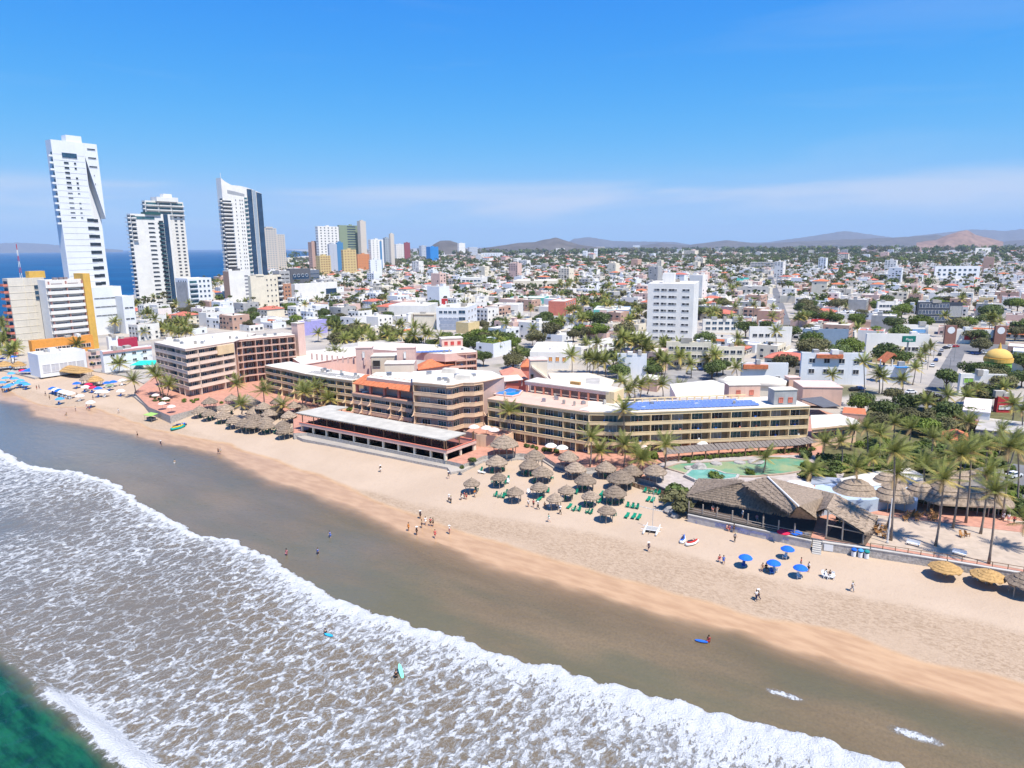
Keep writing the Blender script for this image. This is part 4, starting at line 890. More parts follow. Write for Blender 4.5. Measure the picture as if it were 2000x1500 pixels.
b = MB(); b.tube([Z(1499, 931, 11.6), Z(1560, 988.5, 11.3)], .16, 6); b.build('ridge_pipe', white, rK)
WALLP = [Z(1345, 1001, TZ), Z(1400, 1013, TZ), Z(1460, 1026, TZ), Z(1520, 1039, TZ), Z(1583, 1052, TZ)]
zz = (6.2, 6.1, 6.3, 6.6, 7.0)
for i in range(4):
    for k in range(2):
        p = Vector(WALLP[i]).lerp(Vector(WALLP[i+1]), k/2); b = MB(); b.tube([(p.x, p.y, TZ), (p.x, p.y, 6.5)], .14, 6); b.build('post', pole, rK)
    b = MB(); p, q = WALLP[i], WALLP[i+1]
    for zr in (TZ+.55, TZ+1.05): b.tube([(p[0], p[1], zr), (q[0], q[1], zr)], .07, 5)
    b.build('rail', pole, rK)
    ln, tt, aa = seg(p, q); c = lerp(p, q, .5); b = MB(); b.box((c[0], c[1], TZ+.02), (ln, .5, .25), aa); b.build('ledge', mat('dark plank ledge', (.16, .13, .1), var=.2), rK)
b = MB(); b.prism([WALLP[0][:2], WALLP[4][:2], G(1600, 1000, TZ), G(1500, 965, TZ), G(1375, 965, TZ)], TZ, TZ+.1); b.build('floor', mat('dark wooden floor', (.1, .075, .06), var=.2), rK)
for (x0, y0, x1, y1) in ((1375, 968, 1490, 985), (1500, 985, 1590, 1005)):
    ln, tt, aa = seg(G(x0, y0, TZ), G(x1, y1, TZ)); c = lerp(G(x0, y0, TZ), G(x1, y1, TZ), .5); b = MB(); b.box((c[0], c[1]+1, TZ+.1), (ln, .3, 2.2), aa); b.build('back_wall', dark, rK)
# second thatched bar right of the steps
rM = thing('palapa_bar', 'thatched bar with a gable end just right of the steps', 'bar', Z(1660, 1040, TZ))
thatch_face(rM, [Z(1697, 1038, 6.6), Z(1711, 1008, 7.2), Z(1630, 964, 10), Z(1614, 992, 9.8)])
thatch_face(rM, [Z(1688, 1042, 6.6), Z(1700, 1037, 6.6), Z(1615, 993, 9.8), Z(1612, 993, 9.8)])
thatch_face(rM, [Z(1609, 961, 9.3), Z(1590, 1003, 7.4), Z(1613, 993, 9.8), Z(1629, 964, 10)])
for x, y, zt in ((1613, 1058, 9.6), (1644, 1064, 8.3), (1685, 1071, 6.5), (1640, 1030, 8), (1690, 1042, 6.5)):
    b = MB(); p = Z(x, y-8, TZ); b.tube([p, (p[0], p[1], zt)], .15, 6); b.build('post', pole, rM)
for (x0, y0, x1, y1, z0, z1) in ((1613, 1050, 1644, 1056, 6.6, 6.6), (1613, 1050, 1644, 1056, 9.4, 8.2), (1644, 1056, 1685, 1063, 6.4, 6.2), (1644, 1056, 1685, 1063, 8.2, 6.6)):
    p, q = G(x0, y0, TZ), G(x1, y1, TZ); b = MB(); b.tube([(p.x, p.y, z0), (q.x, q.y, z1)], .12, 5); b.build('beam', pole, rM)
b = MB(); b.prism([G(1610, 1053, TZ), G(1690, 1066, TZ), G(1715, 1030, TZ), G(1640, 1012, TZ)], TZ, TZ+.12); b.build('floor', mat('dark wooden floor', (.1, .075, .06)), rM)
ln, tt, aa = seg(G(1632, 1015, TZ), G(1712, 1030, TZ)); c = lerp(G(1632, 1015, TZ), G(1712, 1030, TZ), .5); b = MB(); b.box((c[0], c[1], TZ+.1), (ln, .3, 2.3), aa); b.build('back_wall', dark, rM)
# sea walls: painted wall left of the steps, rubble wall right of them
def seawall(label, pts, zt, th, m_, cap, zb=1.0, nm='sea_wall'):
    P = [G(x, y, zt) for x, y in pts]; rt_ = thing(nm, label, 'wall', (P[0][0], P[0][1], 2.0))
    for i in range(len(P)-1):
        ln, tt, aa = seg(P[i], P[i+1]); c = lerp(P[i], P[i+1], .5); b = MB(); b.box((c[0]+tt.y*th/2, c[1]-tt.x*th/2, zb), (ln+.1, th, zt-zb-.12), aa); b.build('wall_face', m_, rt_)
        b = MB(); b.box((c[0]+tt.y*th/2, c[1]-tt.x*th/2, zt-.12), (ln+.15, th+.15, .16), aa); b.build('coping', cap, rt_)
    return rt_, P
rt_, P_ = seawall('long whitewashed sea wall with faded blue lettering below the thatched restaurant', [(1345, 1004), (1585, 1055)], TZ, .4, mat('whitewashed wall', (.5, .46, .43), var=.22, sc=1.2, bump=.4, bsc=2), concrete)
# faded blue painted lettering and sketch marks on the wall
ln, tt, aa = seg(*P_); bluepaint = mat('faded blue wall paint', (.2, .23, .5), var=.35, sc=1.4)
def wall_text(root, s_, f, z, size, m_=bluepaint, name='lettering'):
    cu = bpy.data.curves.new('t', 'FONT'); cu.body = s_; cu.size = size; cu.extrude = .012; o = bpy.data.objects.new('t', cu); C.objects.link(o)
    dg = bpy.context.evaluated_depsgraph_get(); me = bpy.data.meshes.new_from_object(o.evaluated_get(dg)); bpy.data.objects.remove(o); bpy.data.curves.remove(cu)
    me.materials.clear(); me.materials.append(m_); q = lerp(P_[0], P_[1], f); x = ob(name, me, root); l = root.location
    x.location = (q[0]+tt.y*.42-l.x, q[1]-tt.x*.42-l.y, z-l.z); x.rotation_euler = (math.pi/2, 0, aa); return x
for s_, f, z, sz in (('L', .07, 2.5, .8), ('NAUTICA', .24, 2.75, .62), ('MARLIN', .43, 2.5, .7), ('NIR', .66, 2.45, .85), ('BAR', .79, 3.1, .6)): wall_text(rt_, s_, f, z, sz)
b = MB()
for f, z, w_ in ((.3, 3.45, 3.2), (.38, 3.4, 4.5), (.44, 3.3, 5.), (.6, 3.3, 4.6)):
    q = lerp(P_[0], P_[1], f); b.box((q[0]+tt.y*.41, q[1]-tt.x*.41, z), (w_, .03, .12), aa); b.box((q[0]+tt.y*.41, q[1]-tt.x*.41, z-.25), (w_*.8, .03, .08), aa)
b.build('painted_stripes', bluepaint, rt_)
rt_, P_ = seawall('long rubble stone sea wall with a timber rail right of the steps', [(1607, 1057), (1700, 1070), (1850, 1093), (2000, 1118), (2500, 1200)], TZ+.1, .5, stone, concrete)
for i in range(1, 4):
    ln, tt, aa = seg(P_[i], P_[i+1]); n = int(ln/1.9)
    for k in range(n): q = lerp(P_[i], P_[i+1], k/n); b = MB(); b.tube([(q[0]-tt.y*.3, q[1]+tt.x*.3, TZ), (q[0]-tt.y*.3, q[1]+tt.x*.3, TZ+1)], .07, 5); b.build('post', wood, rt_)
    b = MB(); p, q = P_[i], P_[i+1]; b.tube([(p[0]-tt.y*.3, p[1]+tt.x*.3, TZ+.95), (q[0]-tt.y*.3, q[1]+tt.x*.3, TZ+.95)], .06, 5); b.build('rail', wood, rt_)
ln, tt, aa = seg(P_[0], P_[1]); q = lerp(P_[0], P_[1], .08); b = MB(); b.box((q[0]+tt.y*.56+tt.x*.4, q[1]-tt.x*.56+tt.y*.4, 2.5), (1.6, .06, 1.3), aa)
o = b.build('notice_board', plasticw); o['label'] = 'blank white notice board leaning on the stone wall right of the steps'; o['category'] = 'board'
a0, a1 = G(1587, 1058, TZ), G(1606, 1061, TZ); ln, tt, aa = seg(a0, a1); rS = thing('beach_steps', 'concrete steps from the thatched restaurant down to the sand', 'steps', (a0[0], a0[1], 2.0))
for k in range(7):
    c = lerp(a0, a1, .5); d = -1+k*.42; b = MB(); b.box((c[0]+tt.y*d, c[1]-tt.x*d, 1.6), (ln-.1, .42, TZ-1.7-k*.25), aa); b.build('step', concrete, rS)
# blue-grey beach club with curved white roof behind the palapas
rW = thing('beach_club', 'low pale blue building with a white roof behind the thatched huts', 'building', Z(1700, 975, TZ))
PW = pxs([(1583, 985), (1650, 975), (1700, 976), (1745, 968), (1795, 978), (1803, 938), (1790, 920), (1715, 922), (1590, 942)], 7)
b = MB(); b.prism([lerp((G(1700, 955, 7)), p, .97) for p in PW], TZ, 6.8); b.build('wall', mat('pale blue grey plaster', (.4, .47, .56), var=.1), rW)
b = MB(); b.prism(pxs([(1650, 956), (1700, 948), (1745, 942), (1803, 940), (1803, 928), (1775, 914), (1715, 920), (1640, 935)], 7.2), 6.9, 7.25, 1, 0); b.build('roof', [roofw, white], rW)
b = MB(); b.prism(pxs([(1583, 946), (1640, 940), (1652, 934), (1586, 930)], 7.1), 6.8, 7.1); b.build('metal_roof', mat('blue grey metal sheet', (.3, .32, .36), rough=.5, var=.2), rW)
for x, y, m_ in ((1690, 978, coral), (1765, 978, coral), (1640, 984, wood), (1618, 986, blue)): 
    q = G(x, y-6, TZ); put_window(rW, (q[0], q[1]-.35), TZ, -.15, 1.1, 2.1, wood, m_, 0, name='door')
o = MB(); 
q = Z(1560, 952, 6.5); o.lathe([(3.4, 0), (3.2, .5), (2.4, .9), (.6, 1.1)], 16, q, jit=lambda i, j: (1+.12*mnoise.noise((i, j, 5.)), .1*mnoise.noise((j, i, 2.)))); 
rt_ = thing('white_canopy', 'crumpled white canopy dome behind the thatched restaurant roof', 'canopy', (q[0], q[1], TZ)); o.build('canopy', plasticw, rt_)
for a in range(4): b = MB(); b.tube([(q[0]+2.4*math.cos(a*1.57+.5), q[1]+2.4*math.sin(a*1.57+.5), TZ), (q[0]+2.4*math.cos(a*1.57+.5), q[1]+2.4*math.sin(a*1.57+.5), 6.6)], .08, 5); b.build('post', metalg, rt_)
# row of thatched huts along the yard
def thatch_hut(label, c, rx, ry, h0, h1, rz=0., m_=thatch, name='thatched_hut', cat='thatched hut', npole=6, group=None):
    rt_ = thing(name, label, cat, c, rz, group); l0 = rt_.location
    b = MB(); n = 30; rings = [(1.0, 0), (.98, .08), (.72, .42), (.74, .46), (.46, .7), (.48, .74), (.2, .92), (.08, 1.0)]
    for i, (r_, z_) in enumerate(rings):
        for j in range(n):
            a = 2*math.pi*j/n; jr = 1+(.05*rng.random() if i < 2 else .02*rng.random())
            k_ = max(r_, 0); lx = r_*rx if rx <= ry else (r_*ry+(rx-ry)*(1 if r_ > .1 else .9)); 
            ex = (abs(math.cos(a))**.8)*math.copysign(1, math.cos(a)); 
            X = math.cos(a)*r_*ry*jr+(math.copysign(rx-ry, math.cos(a))*min(1, abs(math.cos(a))*3) if rx > ry else 0); Y = math.sin(a)*r_*ry*jr
            b.v.append((X, Y, h0+(h1-h0)*z_-(.25*rng.random() if i == 0 else 0)))
    for i in range(len(rings)-1):
        for j in range(n): b.f.append((i*n+j, i*n+(j+1) % n, (i+1)*n+(j+1) % n, (i+1)*n+j)); b.m.append(0)
    b.f.append(tuple(range((len(rings)-1)*n, len(rings)*n))); b.m.append(0); b.f.append(tuple(range(n-1, -1, -1))); b.m.append(0)
    ob('thatch_roof', b.mesh('thatch_roof', m_), rt_)
    pm_ = MB(); pm_.tube([(0, 0, 0), (0, 0, h0+.15)], .11, 6); pm_ = pm_.mesh('post', pole)
    for k in range(npole):
        a = 2*math.pi*k/npole+.3; ob('post', pm_, rt_, (math.cos(a)*ry*.8+(math.copysign(rx-ry, math.cos(a)) if rx > ry else 0), math.sin(a)*ry*.8, 0))
    return rt_
for x, y, rx, ry, lb in ((1668, 985, 6, 5, 'thatched hut left of the yard, nearest to the palapa bar'), (1742, 995, 5.2, 4.5, 'thatched hut with palm shadows, second from the left along the yard'), (1735, 968, 5, 4, 'rear thatched hut against the pale blue building'), (1795, 990, 4.2, 3.8, 'pointed thatched hut in the middle of the yard row'), (1875, 1000, 10, 5, 'longest thatched hut at the right end of the yard row'), (1880, 968, 8, 3.6, 'long low thatch roof behind the longest yard hut'), (1840, 985, 4.4, 4, 'thatched hut just left of the longest yard hut'), (1935, 1005, 5, 4.4, 'rightmost thatched hut beside the green garden')):
    thatch_hut(lb, Z(x, y-2, TZ), rx*.78, ry*.78, 2.5, 5.6, -.15, npole=8)
b = MB(); b.prism(pxs([(1690, 985), (1790, 998), (1950, 1012), (2000, 1025), (2000, 1040), (1900, 1028), (1790, 1015), (1700, 1003)], TZ+.1), TZ-.2, TZ+.1); struct('paving', b.build('paving', terra))
# ================================================================== TOWERS AND NAMED CITY BUILDINGS
OCC = []            # circles already built on: x, y, r
def fx(q, x): return F*(q@RT)-(x-1000)*(q@FW)
def reach(p, z, d, x):
    "distance along direction d from ground point p until the photo column x"
    return -fx(np.array([p[0], p[1], z-CZ]), x)/fx(np.array([d[0], d[1], 0.]), x)
def zat(p, y):
    lo, hi = -5, 400
    for _ in range(40):
        m = (lo+hi)/2
        if PX(p[0], p[1], m)[1] > y: lo = m
        else: hi = m
    return lo
class Blk: pass
def corner(name, label, cat, xc, yb, yt, xl, xr, wm, ang=-35, rm=None, zb=LZ, par=.5, build=True, dl=None, dr=None, group=None, dmax=90):
    """building seen on its corner: xc,yb foot of the nearest corner; xl/xr columns where the left and right faces end"""
    k = Blk(); a = R(ang); c = G(xc, yb, zb); L_ = Vector((-math.cos(a), -math.sin(a))); r_ = Vector((-math.sin(a), math.cos(a)))
    tl = dl or max(2., min(dmax, reach(c, zb, L_, xl))); tr = dr or max(2., min(dmax, reach(c, zb, r_, xr)))
    k.zb = zb; k.zt = zat(c, yt); k.c = c; k.l = c+L_*tl; k.r = c+r_*tr; k.b = c+L_*tl+r_*tr; k.Ld = L_; k.Rd = r_; k.al = math.atan2(-L_.y, -L_.x); k.ar = math.atan2(r_.y, r_.x); k.tl = tl; k.tr = tr
    k.root = thing(name, label, cat, (c.x, c.y, zb), group=group); k.wm = wm
    cc = (k.c+k.b)/2; OCC.append((cc.x, cc.y, (k.c-k.b).length/2+2))
    if build:
        P = [k.c, k.r, k.b, k.l]; b = MB(); b.prism([tuple(p) for p in P], zb, k.zt, 0); b.build('wall', wm, k.root)
        Q = [lerp(cc, p, .97) for p in P]; b = MB()
        for i in range(4): b.prism([P[i], P[(i+1) % 4], Q[(i+1) % 4], Q[i]], k.zt, k.zt+par)
        b.build('parapet', wm, k.root)
        b = MB(); b.prism(Q, k.zt-.1, k.zt+.08); b.build('roof', rm or roofw, k.root)
    return k
def face(k, side, rows, cols, w_, h_, u0=.05, u1=.95, v0=0., v1=1., gm=None, near=False, skip=None, name='window', out=0., balc=None):
    A, B_ = (k.l, k.c) if side == 'l' else (k.c, k.r); ang = k.al if side == 'l' else k.ar; n_ = Vector((math.sin(ang), -math.cos(ang)))
    H = k.zt-k.zb
    for i in range(rows):
        z = k.zb+H*(v0+(v1-v0)*(i+.28)/rows)
        for j in range(cols):
            if skip and skip(i, j): continue
            p = A.lerp(B_, u0+(u1-u0)*(j+.5)/cols)+n_*out
            if near: put_window(k.root, p, z, ang, w_, h_, framew, gm, 1, name=name)
            else: flat_window(k.root, p, z, ang, w_, h_, gm, name)
BAL = {}
def balconies(k, side, rows, u0, u1, dep, m_, v0=0., v1=1., hgt=1.0, cols=1, gm=glass):
    A, B_ = (k.l, k.c) if side == 'l' else (k.c, k.r); ang = k.al if side == 'l' else k.ar; n_ = Vector((math.sin(ang), -math.cos(ang))); H = k.zt-k.zb; ln = (B_-A).length*(u1-u0)/cols*.96
    key = (round(ln, 1), dep, m_.name, hgt, round(H/rows*(v1-v0), 1))
    if key not in BAL:
        b = MB(); b.box((0, -dep/2, 0), (ln, dep, .2)); b.box((0, -dep+.08, .2), (ln, .14, hgt)); b.box((-ln/2+.07, -dep/2+.08, .2), (.14, dep-.14, hgt)); b.box((ln/2-.07, -dep/2+.08, .2), (.14, dep-.14, hgt))
        g_ = MB(); g_.box((0, -.04, .22), (ln*.9, .08, H/rows*(v1-v0)*.68)); BAL[key] = (b.mesh('balcony', m_), g_.mesh('balcony_door', gm))
    for i in range(rows):
        z = k.zb+H*(v0+(v1-v0)*i/rows)
        for j in range(cols):
            p = A.lerp(B_, u0+(u1-u0)*(j+.5)/cols); o = ob('balcony', BAL[key][0], k.root, (p.x-k.root.location.x, p.y-k.root.location.y, z-k.root.location.z), ang); ob('balcony_door', BAL[key][1], o)
def slabface(k, side, pts, d0, d1, m_, name='wall'):
    "solid whose face is the polygon pts [(u,z)], reaching from d0 to d1 metres outside the face line"
    A, B_ = (k.l, k.c) if side == 'l' else (k.c, k.r); ang = k.al if side == 'l' else k.ar; n_ = Vector((math.sin(ang), -math.cos(ang))); b = MB(); n = len(pts)
    for d in (d1, d0):
        for u, z in pts: p = A.lerp(B_, u)+n_*d; b.v.append((p.x, p.y, z))
    b.f += [tuple(range(n)), tuple(range(2*n-1, n-1, -1))]+[(i, n+i, n+(i+1) % n, (i+1) % n) for i in range(n)]; b.m += [0]*(n+2)
    me = b.mesh(name, m_, tuple(k.root.location)); bm = bmesh.new(); bm.from_mesh(me); bmesh.ops.recalc_face_normals(bm, faces=bm.faces); bm.to_mesh(me); bm.free()
    return ob(name, me, k.root)
def rbox(k, u, v, s_, h_, m_, name='roof_room', rot=None, z=None):
    p = k.c+k.Ld*k.tl*u+k.Rd*k.tr*v; b = MB(); b.box((p.x, p.y, (k.zt+.05) if z is None else z), (s_[0], s_[1], h_), k.al if rot is None else rot); return b.build(name, m_, k.root)
# --- leaning-looking white tower
k = corner('apartment_tower', 'tallest white tower with a dark triangular recess near its top', 'tower', 151, 655, 272, 147, 234, white2, build=False)
H = k.zt-k.zb; zy = lambda y: zat(k.c, y)
slabface(k, 'r', [(0, LZ), (.70, LZ), (.70, k.zt), (0, k.zt)], -8, 0, white2); slabface(k, 'r', [(.702, LZ), (1, LZ), (1, k.zt), (.702, k.zt)], -14, -6.5, white2)
slabface(k, 'r', [(.702, zy(300)), (1, zy(425)), (1, k.zt-.05), (.702, k.zt-.05)], -6.4, -.04, white2, 'slanted_wall'); slabface(k, 'r', [(.34, k.zt), (.68, k.zt), (.68, k.zt+4), (.34, k.zt+4)], -7, -.5, white2, 'roof_room')
for i in range(9):
    z = zy(560)+(zy(432)-zy(560))*i/8.
    for (u, w_, d) in ((.64, 4.2, 0), (.86, 3.2, -6.5)):
        n_ = Vector((math.sin(k.ar), -math.cos(k.ar))); flat_window(k.root, k.c.lerp(k.r, u)+n_*d, z, k.ar, w_, 2.2)
for i in range(12):
    z = zy(425)+(zy(318)-zy(425))*i/11.
    for u, w_ in ((.27, 2.8), (.46, 1.3)):
        if i in (4, 9) and u > .3: continue
        flat_window(k.root, k.c.lerp(k.r, u), z, k.ar, w_, .6 if i < 6 else 1.3)
flat_window(k.root, k.c.lerp(k.r, .36), zy(306), k.ar, 9, 3.2, bglass)
for i in range(8): n_ = Vector((math.sin(k.ar), -math.cos(k.ar))); flat_window(k.root, k.c.lerp(k.r, .86)+n_*0, zy(408)+(zy(285)-zy(408))*i/7+3*(i < 0), k.ar, 5.0 if i > 4 else .4, .8) if i > 2 else None
balconies(k, 'l', 11, .1, .95, 2.2, white2, .58, .95)
b = MB()
for y in range(300, 560, 12):
    p = k.c.lerp(k.r, .35)+Vector((math.sin(k.ar), -math.cos(k.ar)))*.03; b.box((p.x, p.y, zy(y)), (k.tr*.66, .08, .14), k.ar)
b.build('wall_joint', grey, k.root)
k = corner('podium_building', 'windowless white podium block at the foot of the tallest white tower', 'building', 187, 655, 563, 183, 247, white2, dl=18)
face(k, 'r', 3, 5, 3.2, .5, .1, .95, .35, .9); k2 = corner('podium_building', 'lower white podium step at the right of the tallest tower', 'building', 247, 652, 580, 243, 269, white2, dl=16); face(k2, 'r', 2, 2, 2.5, .8, .1, .9, .3, .9)
# --- beige hotel pair with ochre fins
k = corner('hotel_tower', 'beige slab hotel with red balconies on its narrow seaward side', 'hotel', 37, 692, 546, 27, 106, beige)
for v in (.42, .62): slabface(k, 'r', [(v, k.zb), (v+.012, k.zb), (v+.012, k.zt), (v, k.zt)], 0, .15, cream, 'pilaster')
for i in range(1, 11): slabface(k, 'r', [(0, k.zb+(k.zt-k.zb)*i/11), (.7, k.zb+(k.zt-k.zb)*i/11), (.7, k.zb+(k.zt-k.zb)*i/11+.2), (0, k.zb+(k.zt-k.zb)*i/11+.2)], 0, .12, cream, 'string_course')
balconies(k, 'l', 11, .1, .9, 2.2, coral); face(k, 'r', 1, 1, 2.6, 2.2, .68, .85, .83, .93, bglass); face(k, 'r', 1, 1, 2.6, 2.2, .68, .85, .76, .84, bglass); face(k, 'r', 1, 1, 2.6, 2.2, .68, .85, .69, .76, bglass)
rbox(k, .5, .85, (5, 8), 4, yellowp); k.wm = beige
b = MB(); p = k.c+k.Ld*k.tl*.5+k.Rd*k.tr*.45
o = thing('radio_mast', 'thin red and white radio mast on the roof of the beige slab hotel', 'mast', (p.x, p.y, k.zt+.1))
for i in range(6):
    b = MB(); b.tube([(p.x+math.cos(a)*(.6-.08*i), p.y+math.sin(a)*(.6-.08*i), k.zt+i*3.2) for a in (0,)]+[(p.x+.52-.08*i, p.y, k.zt+(i+1)*3.2)], .1, 4); b.tube([(p.x-.6+.08*i, p.y, k.zt+i*3.2), (p.x-.52+.08*i, p.y, k.zt+(i+1)*3.2)], .1, 4); b.tube([(p.x-.6+.08*i, p.y, k.zt+i*3.2), (p.x+.52-.08*i, p.y, k.zt+(i+1)*3.2)], .07, 4); b.build('mast_section', redp if i % 2 else white, o)
k = corner('hotel_tower', 'white balcony hotel with pink dividers and a golden end fin', 'hotel', 108, 690, 549, 100, 181, white, dl=10)
nr = 11; Hh = k.zt-k.zb
for i in range(nr):
    z = k.zb+Hh*i/nr
    slabface(k, 'r', [(.0, z), (.93, z), (.93, z+Hh/nr*.45), (0, z+Hh/nr*.45)], 1.8, 2.0, white, 'balcony'); slabface(k, 'r', [(.0, z-.2), (.93, z-.2), (.93, z), (0, z)], 0, 2.0, white, 'balcony_slab')
    for u in (.06, .5, .92): slabface(k, 'r', [(u, z), (u+.012, z), (u+.012, z+Hh/nr*.92), (u, z+Hh/nr*.92)], .05, 1.78, mat('pink divider', (.6, .3, .25)), 'divider')
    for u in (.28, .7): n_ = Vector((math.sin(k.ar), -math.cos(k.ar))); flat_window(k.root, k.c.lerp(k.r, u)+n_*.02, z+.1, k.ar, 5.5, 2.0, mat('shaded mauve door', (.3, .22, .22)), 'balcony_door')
slabface(k, 'r', [(.94, k.zb), (1.13, k.zb), (1.13, k.zt+3.5), (.94, k.zt+3.5)], -9, 2.6, yellowp, 'end_fin')
for x, u in ((0, .35), (1, .5), (2, .62)): rbox(k, .5, u, (2.4, 1.8), 1.5, mat('roof tanks', (.25, .2, .2)), 'roof_unit')
# --- second tower pair
k = corner('apartment_tower', 'front white tower with a teal glass top and a dark glass right edge', 'tower', 275, 597, 418, 268, 350, white)
balconies(k, 'l', 22, .05, .95, 2.4, white); balconies(k, 'r', 6, .0, .12, 2.2, white, .72, 1.)
face(k, 'r', 19, 1, 5.5, 1.6, .36, .6, 0, .93); face(k, 'r', 19, 1, 3.2, 1.9, .6, .8, 0, .93); face(k, 'r', 1, 1, 22, 3.0, .1, .55, .93, .99, tglass); face(k, 'r', 19, 1, 1.2, 1.3, .5, .62, 0, .93)
slabface(k, 'r', [(.82, k.zb), (.93, k.zb), (.93, k.zt+.9), (.82, k.zt+.9)], 0, .6, navy, 'glass_strip'); balconies(k, 'r', 20, .68, .81, 1.4, tglass, 0, .95, .8)
rbox(k, .4, .55, (9, 16), 2.6, mat('roof pergola teal', (.03, .1, .1)))
k = corner('apartment_tower', 'cream rear tower with wraparound top balconies behind a white tower', 'tower', 304, 583, 392, 298, 376, mat('warm white', (.74, .7, .62), streak=.1))
face(k, 'r', 24, 2, 3.2, 1.6, .68, .98, 0, .86); face(k, 'r', 24, 2, 1.6, 1.4, .05, .3, 0, .86); balconies(k, 'r', 3, .0, 1., 2.4, white, .86, 1.0, 1.0, 3, tglass); balconies(k, 'l', 24, .1, .9, 2.0, white)
rbox(k, .5, .55, (14, 26), 5, white); rbox(k, .5, .6, (8, 10), 9, white)
k = corner('apartment_block', 'small white block with a grey end wall and teal balcony glass', 'apartments', 372, 606, 545, 348, 418, white2)
balconies(k, 'r', 6, .05, .4, 1.6, white2, .04, .98, .8, 1, tglass); face(k, 'r', 6, 3, 2.0, 1.9, .42, .95, .02, 1., bglass); slabface(k, 'l', [(.05, k.zb), (.95, k.zb), (.95, k.zt-3), (.05, k.zt-3)], 0, .2, grey, 'grey_panel'); face(k, 'l', 1, 4, 1.2, 2.4, .2, .95, .82, .97)
# --- sail-topped tower
k = corner('apartment_tower', 'white tower with a swooping sail shaped top and navy glass strips', 'tower', 453, 590, 362, 447, 527, white, build=False)
zy = lambda y, kk=k: zat(kk.c, y); zr = lambda y, kk=k: zat(kk.r, y)
slabface(k, 'r', [(0, LZ), (1, LZ), (1, zr(378)), (.8, zr(372)), (.62, zr(368)), (.45, zr(366)), (.25, zy(360)), (.1, zy(354)), (0, zy(347))], -9, 0, white)
slabface(k, 'r', [(.13, zy(377)), (.55, zy(381)), (.55, zy(376)), (.3, zy(372)), (.13, zy(370))], 0, .15, mat('painted crown shade', (.35, .36, .38)), 'crown_shade_panel')  # shade of the crown recess put into the colour of a raised panel
Hh = zy(385)-LZ; k.zt = zy(385)
balconies(k, 'l', 25, .0, 1., 2.6, white, 0, 1.); balconies(k, 'r', 25, -.03, .22, 2.2, white, 0.1, .98, .9)
face(k, 'r', 27, 2, 1.0, 1.2, .26, .48, .02, 1.); face(k, 'r', 27, 1, 1.0, 1.2, .44, .52, .02, 1.)
slabface(k, 'r', [(.62, LZ), (.74, LZ), (.74, zr(371.5)), (.62, zr(371))], 0, .7, navy, 'glass_strip'); slabface(k, 'r', [(.86, LZ), (.99, LZ), (.99, zr(378.5)), (.86, zr(376))], 0, .9, navy, 'glass_strip'); slabface(k, 'r', [(.76, LZ), (.845, LZ), (.845, zr(373)), (.76, zr(372.5))], 0, .3, mat('pale blue glass', (.3, .36, .42), rough=.2), 'glass_strip')
balconies(k, 'r', 25, .53, .615, 1.0, white, 0.02, 1.02, .8, 1, tglass)
b = MB(); b.tube([(k.c.x, k.c.y, zy(347)), (k.c.x, k.c.y, zy(338))], .2, 4); b.build('spire', white, k.root)
k = corner('apartment_block', 'white block with a brown flank at the foot of the sail topped tower', 'apartments', 452, 594, 530, 441, 492, white); slabface(k, 'l', [(0, k.zb), (1, k.zb), (1, k.zt), (0, k.zt)], 0, .2, mat('brown flank', (.36, .24, .19)), 'flank_panel')
face(k, 'r', 8, 1, 4.5, 1.4, .68, .98, .0, .9, mat('grey louvres', (.2, .2, .23))); rbox(k, .5, .5, (6, 6), 2.5, dgrey); rbox(k, .5, .2, (3, 3), 2, white)
k = corner('apartment_block', 'cream block with little dark square windows right of the sail tower', 'apartments', 494, 606, 540, 489, 554, cream)
face(k, 'r', 6, 3, 1.3, 1.4, .45, .85, .0, .97); balconies(k, 'r', 6, .86, 1., 1.5, white, 0, 1.); rbox(k, .5, .3, (5, 8), 1.5, cream)
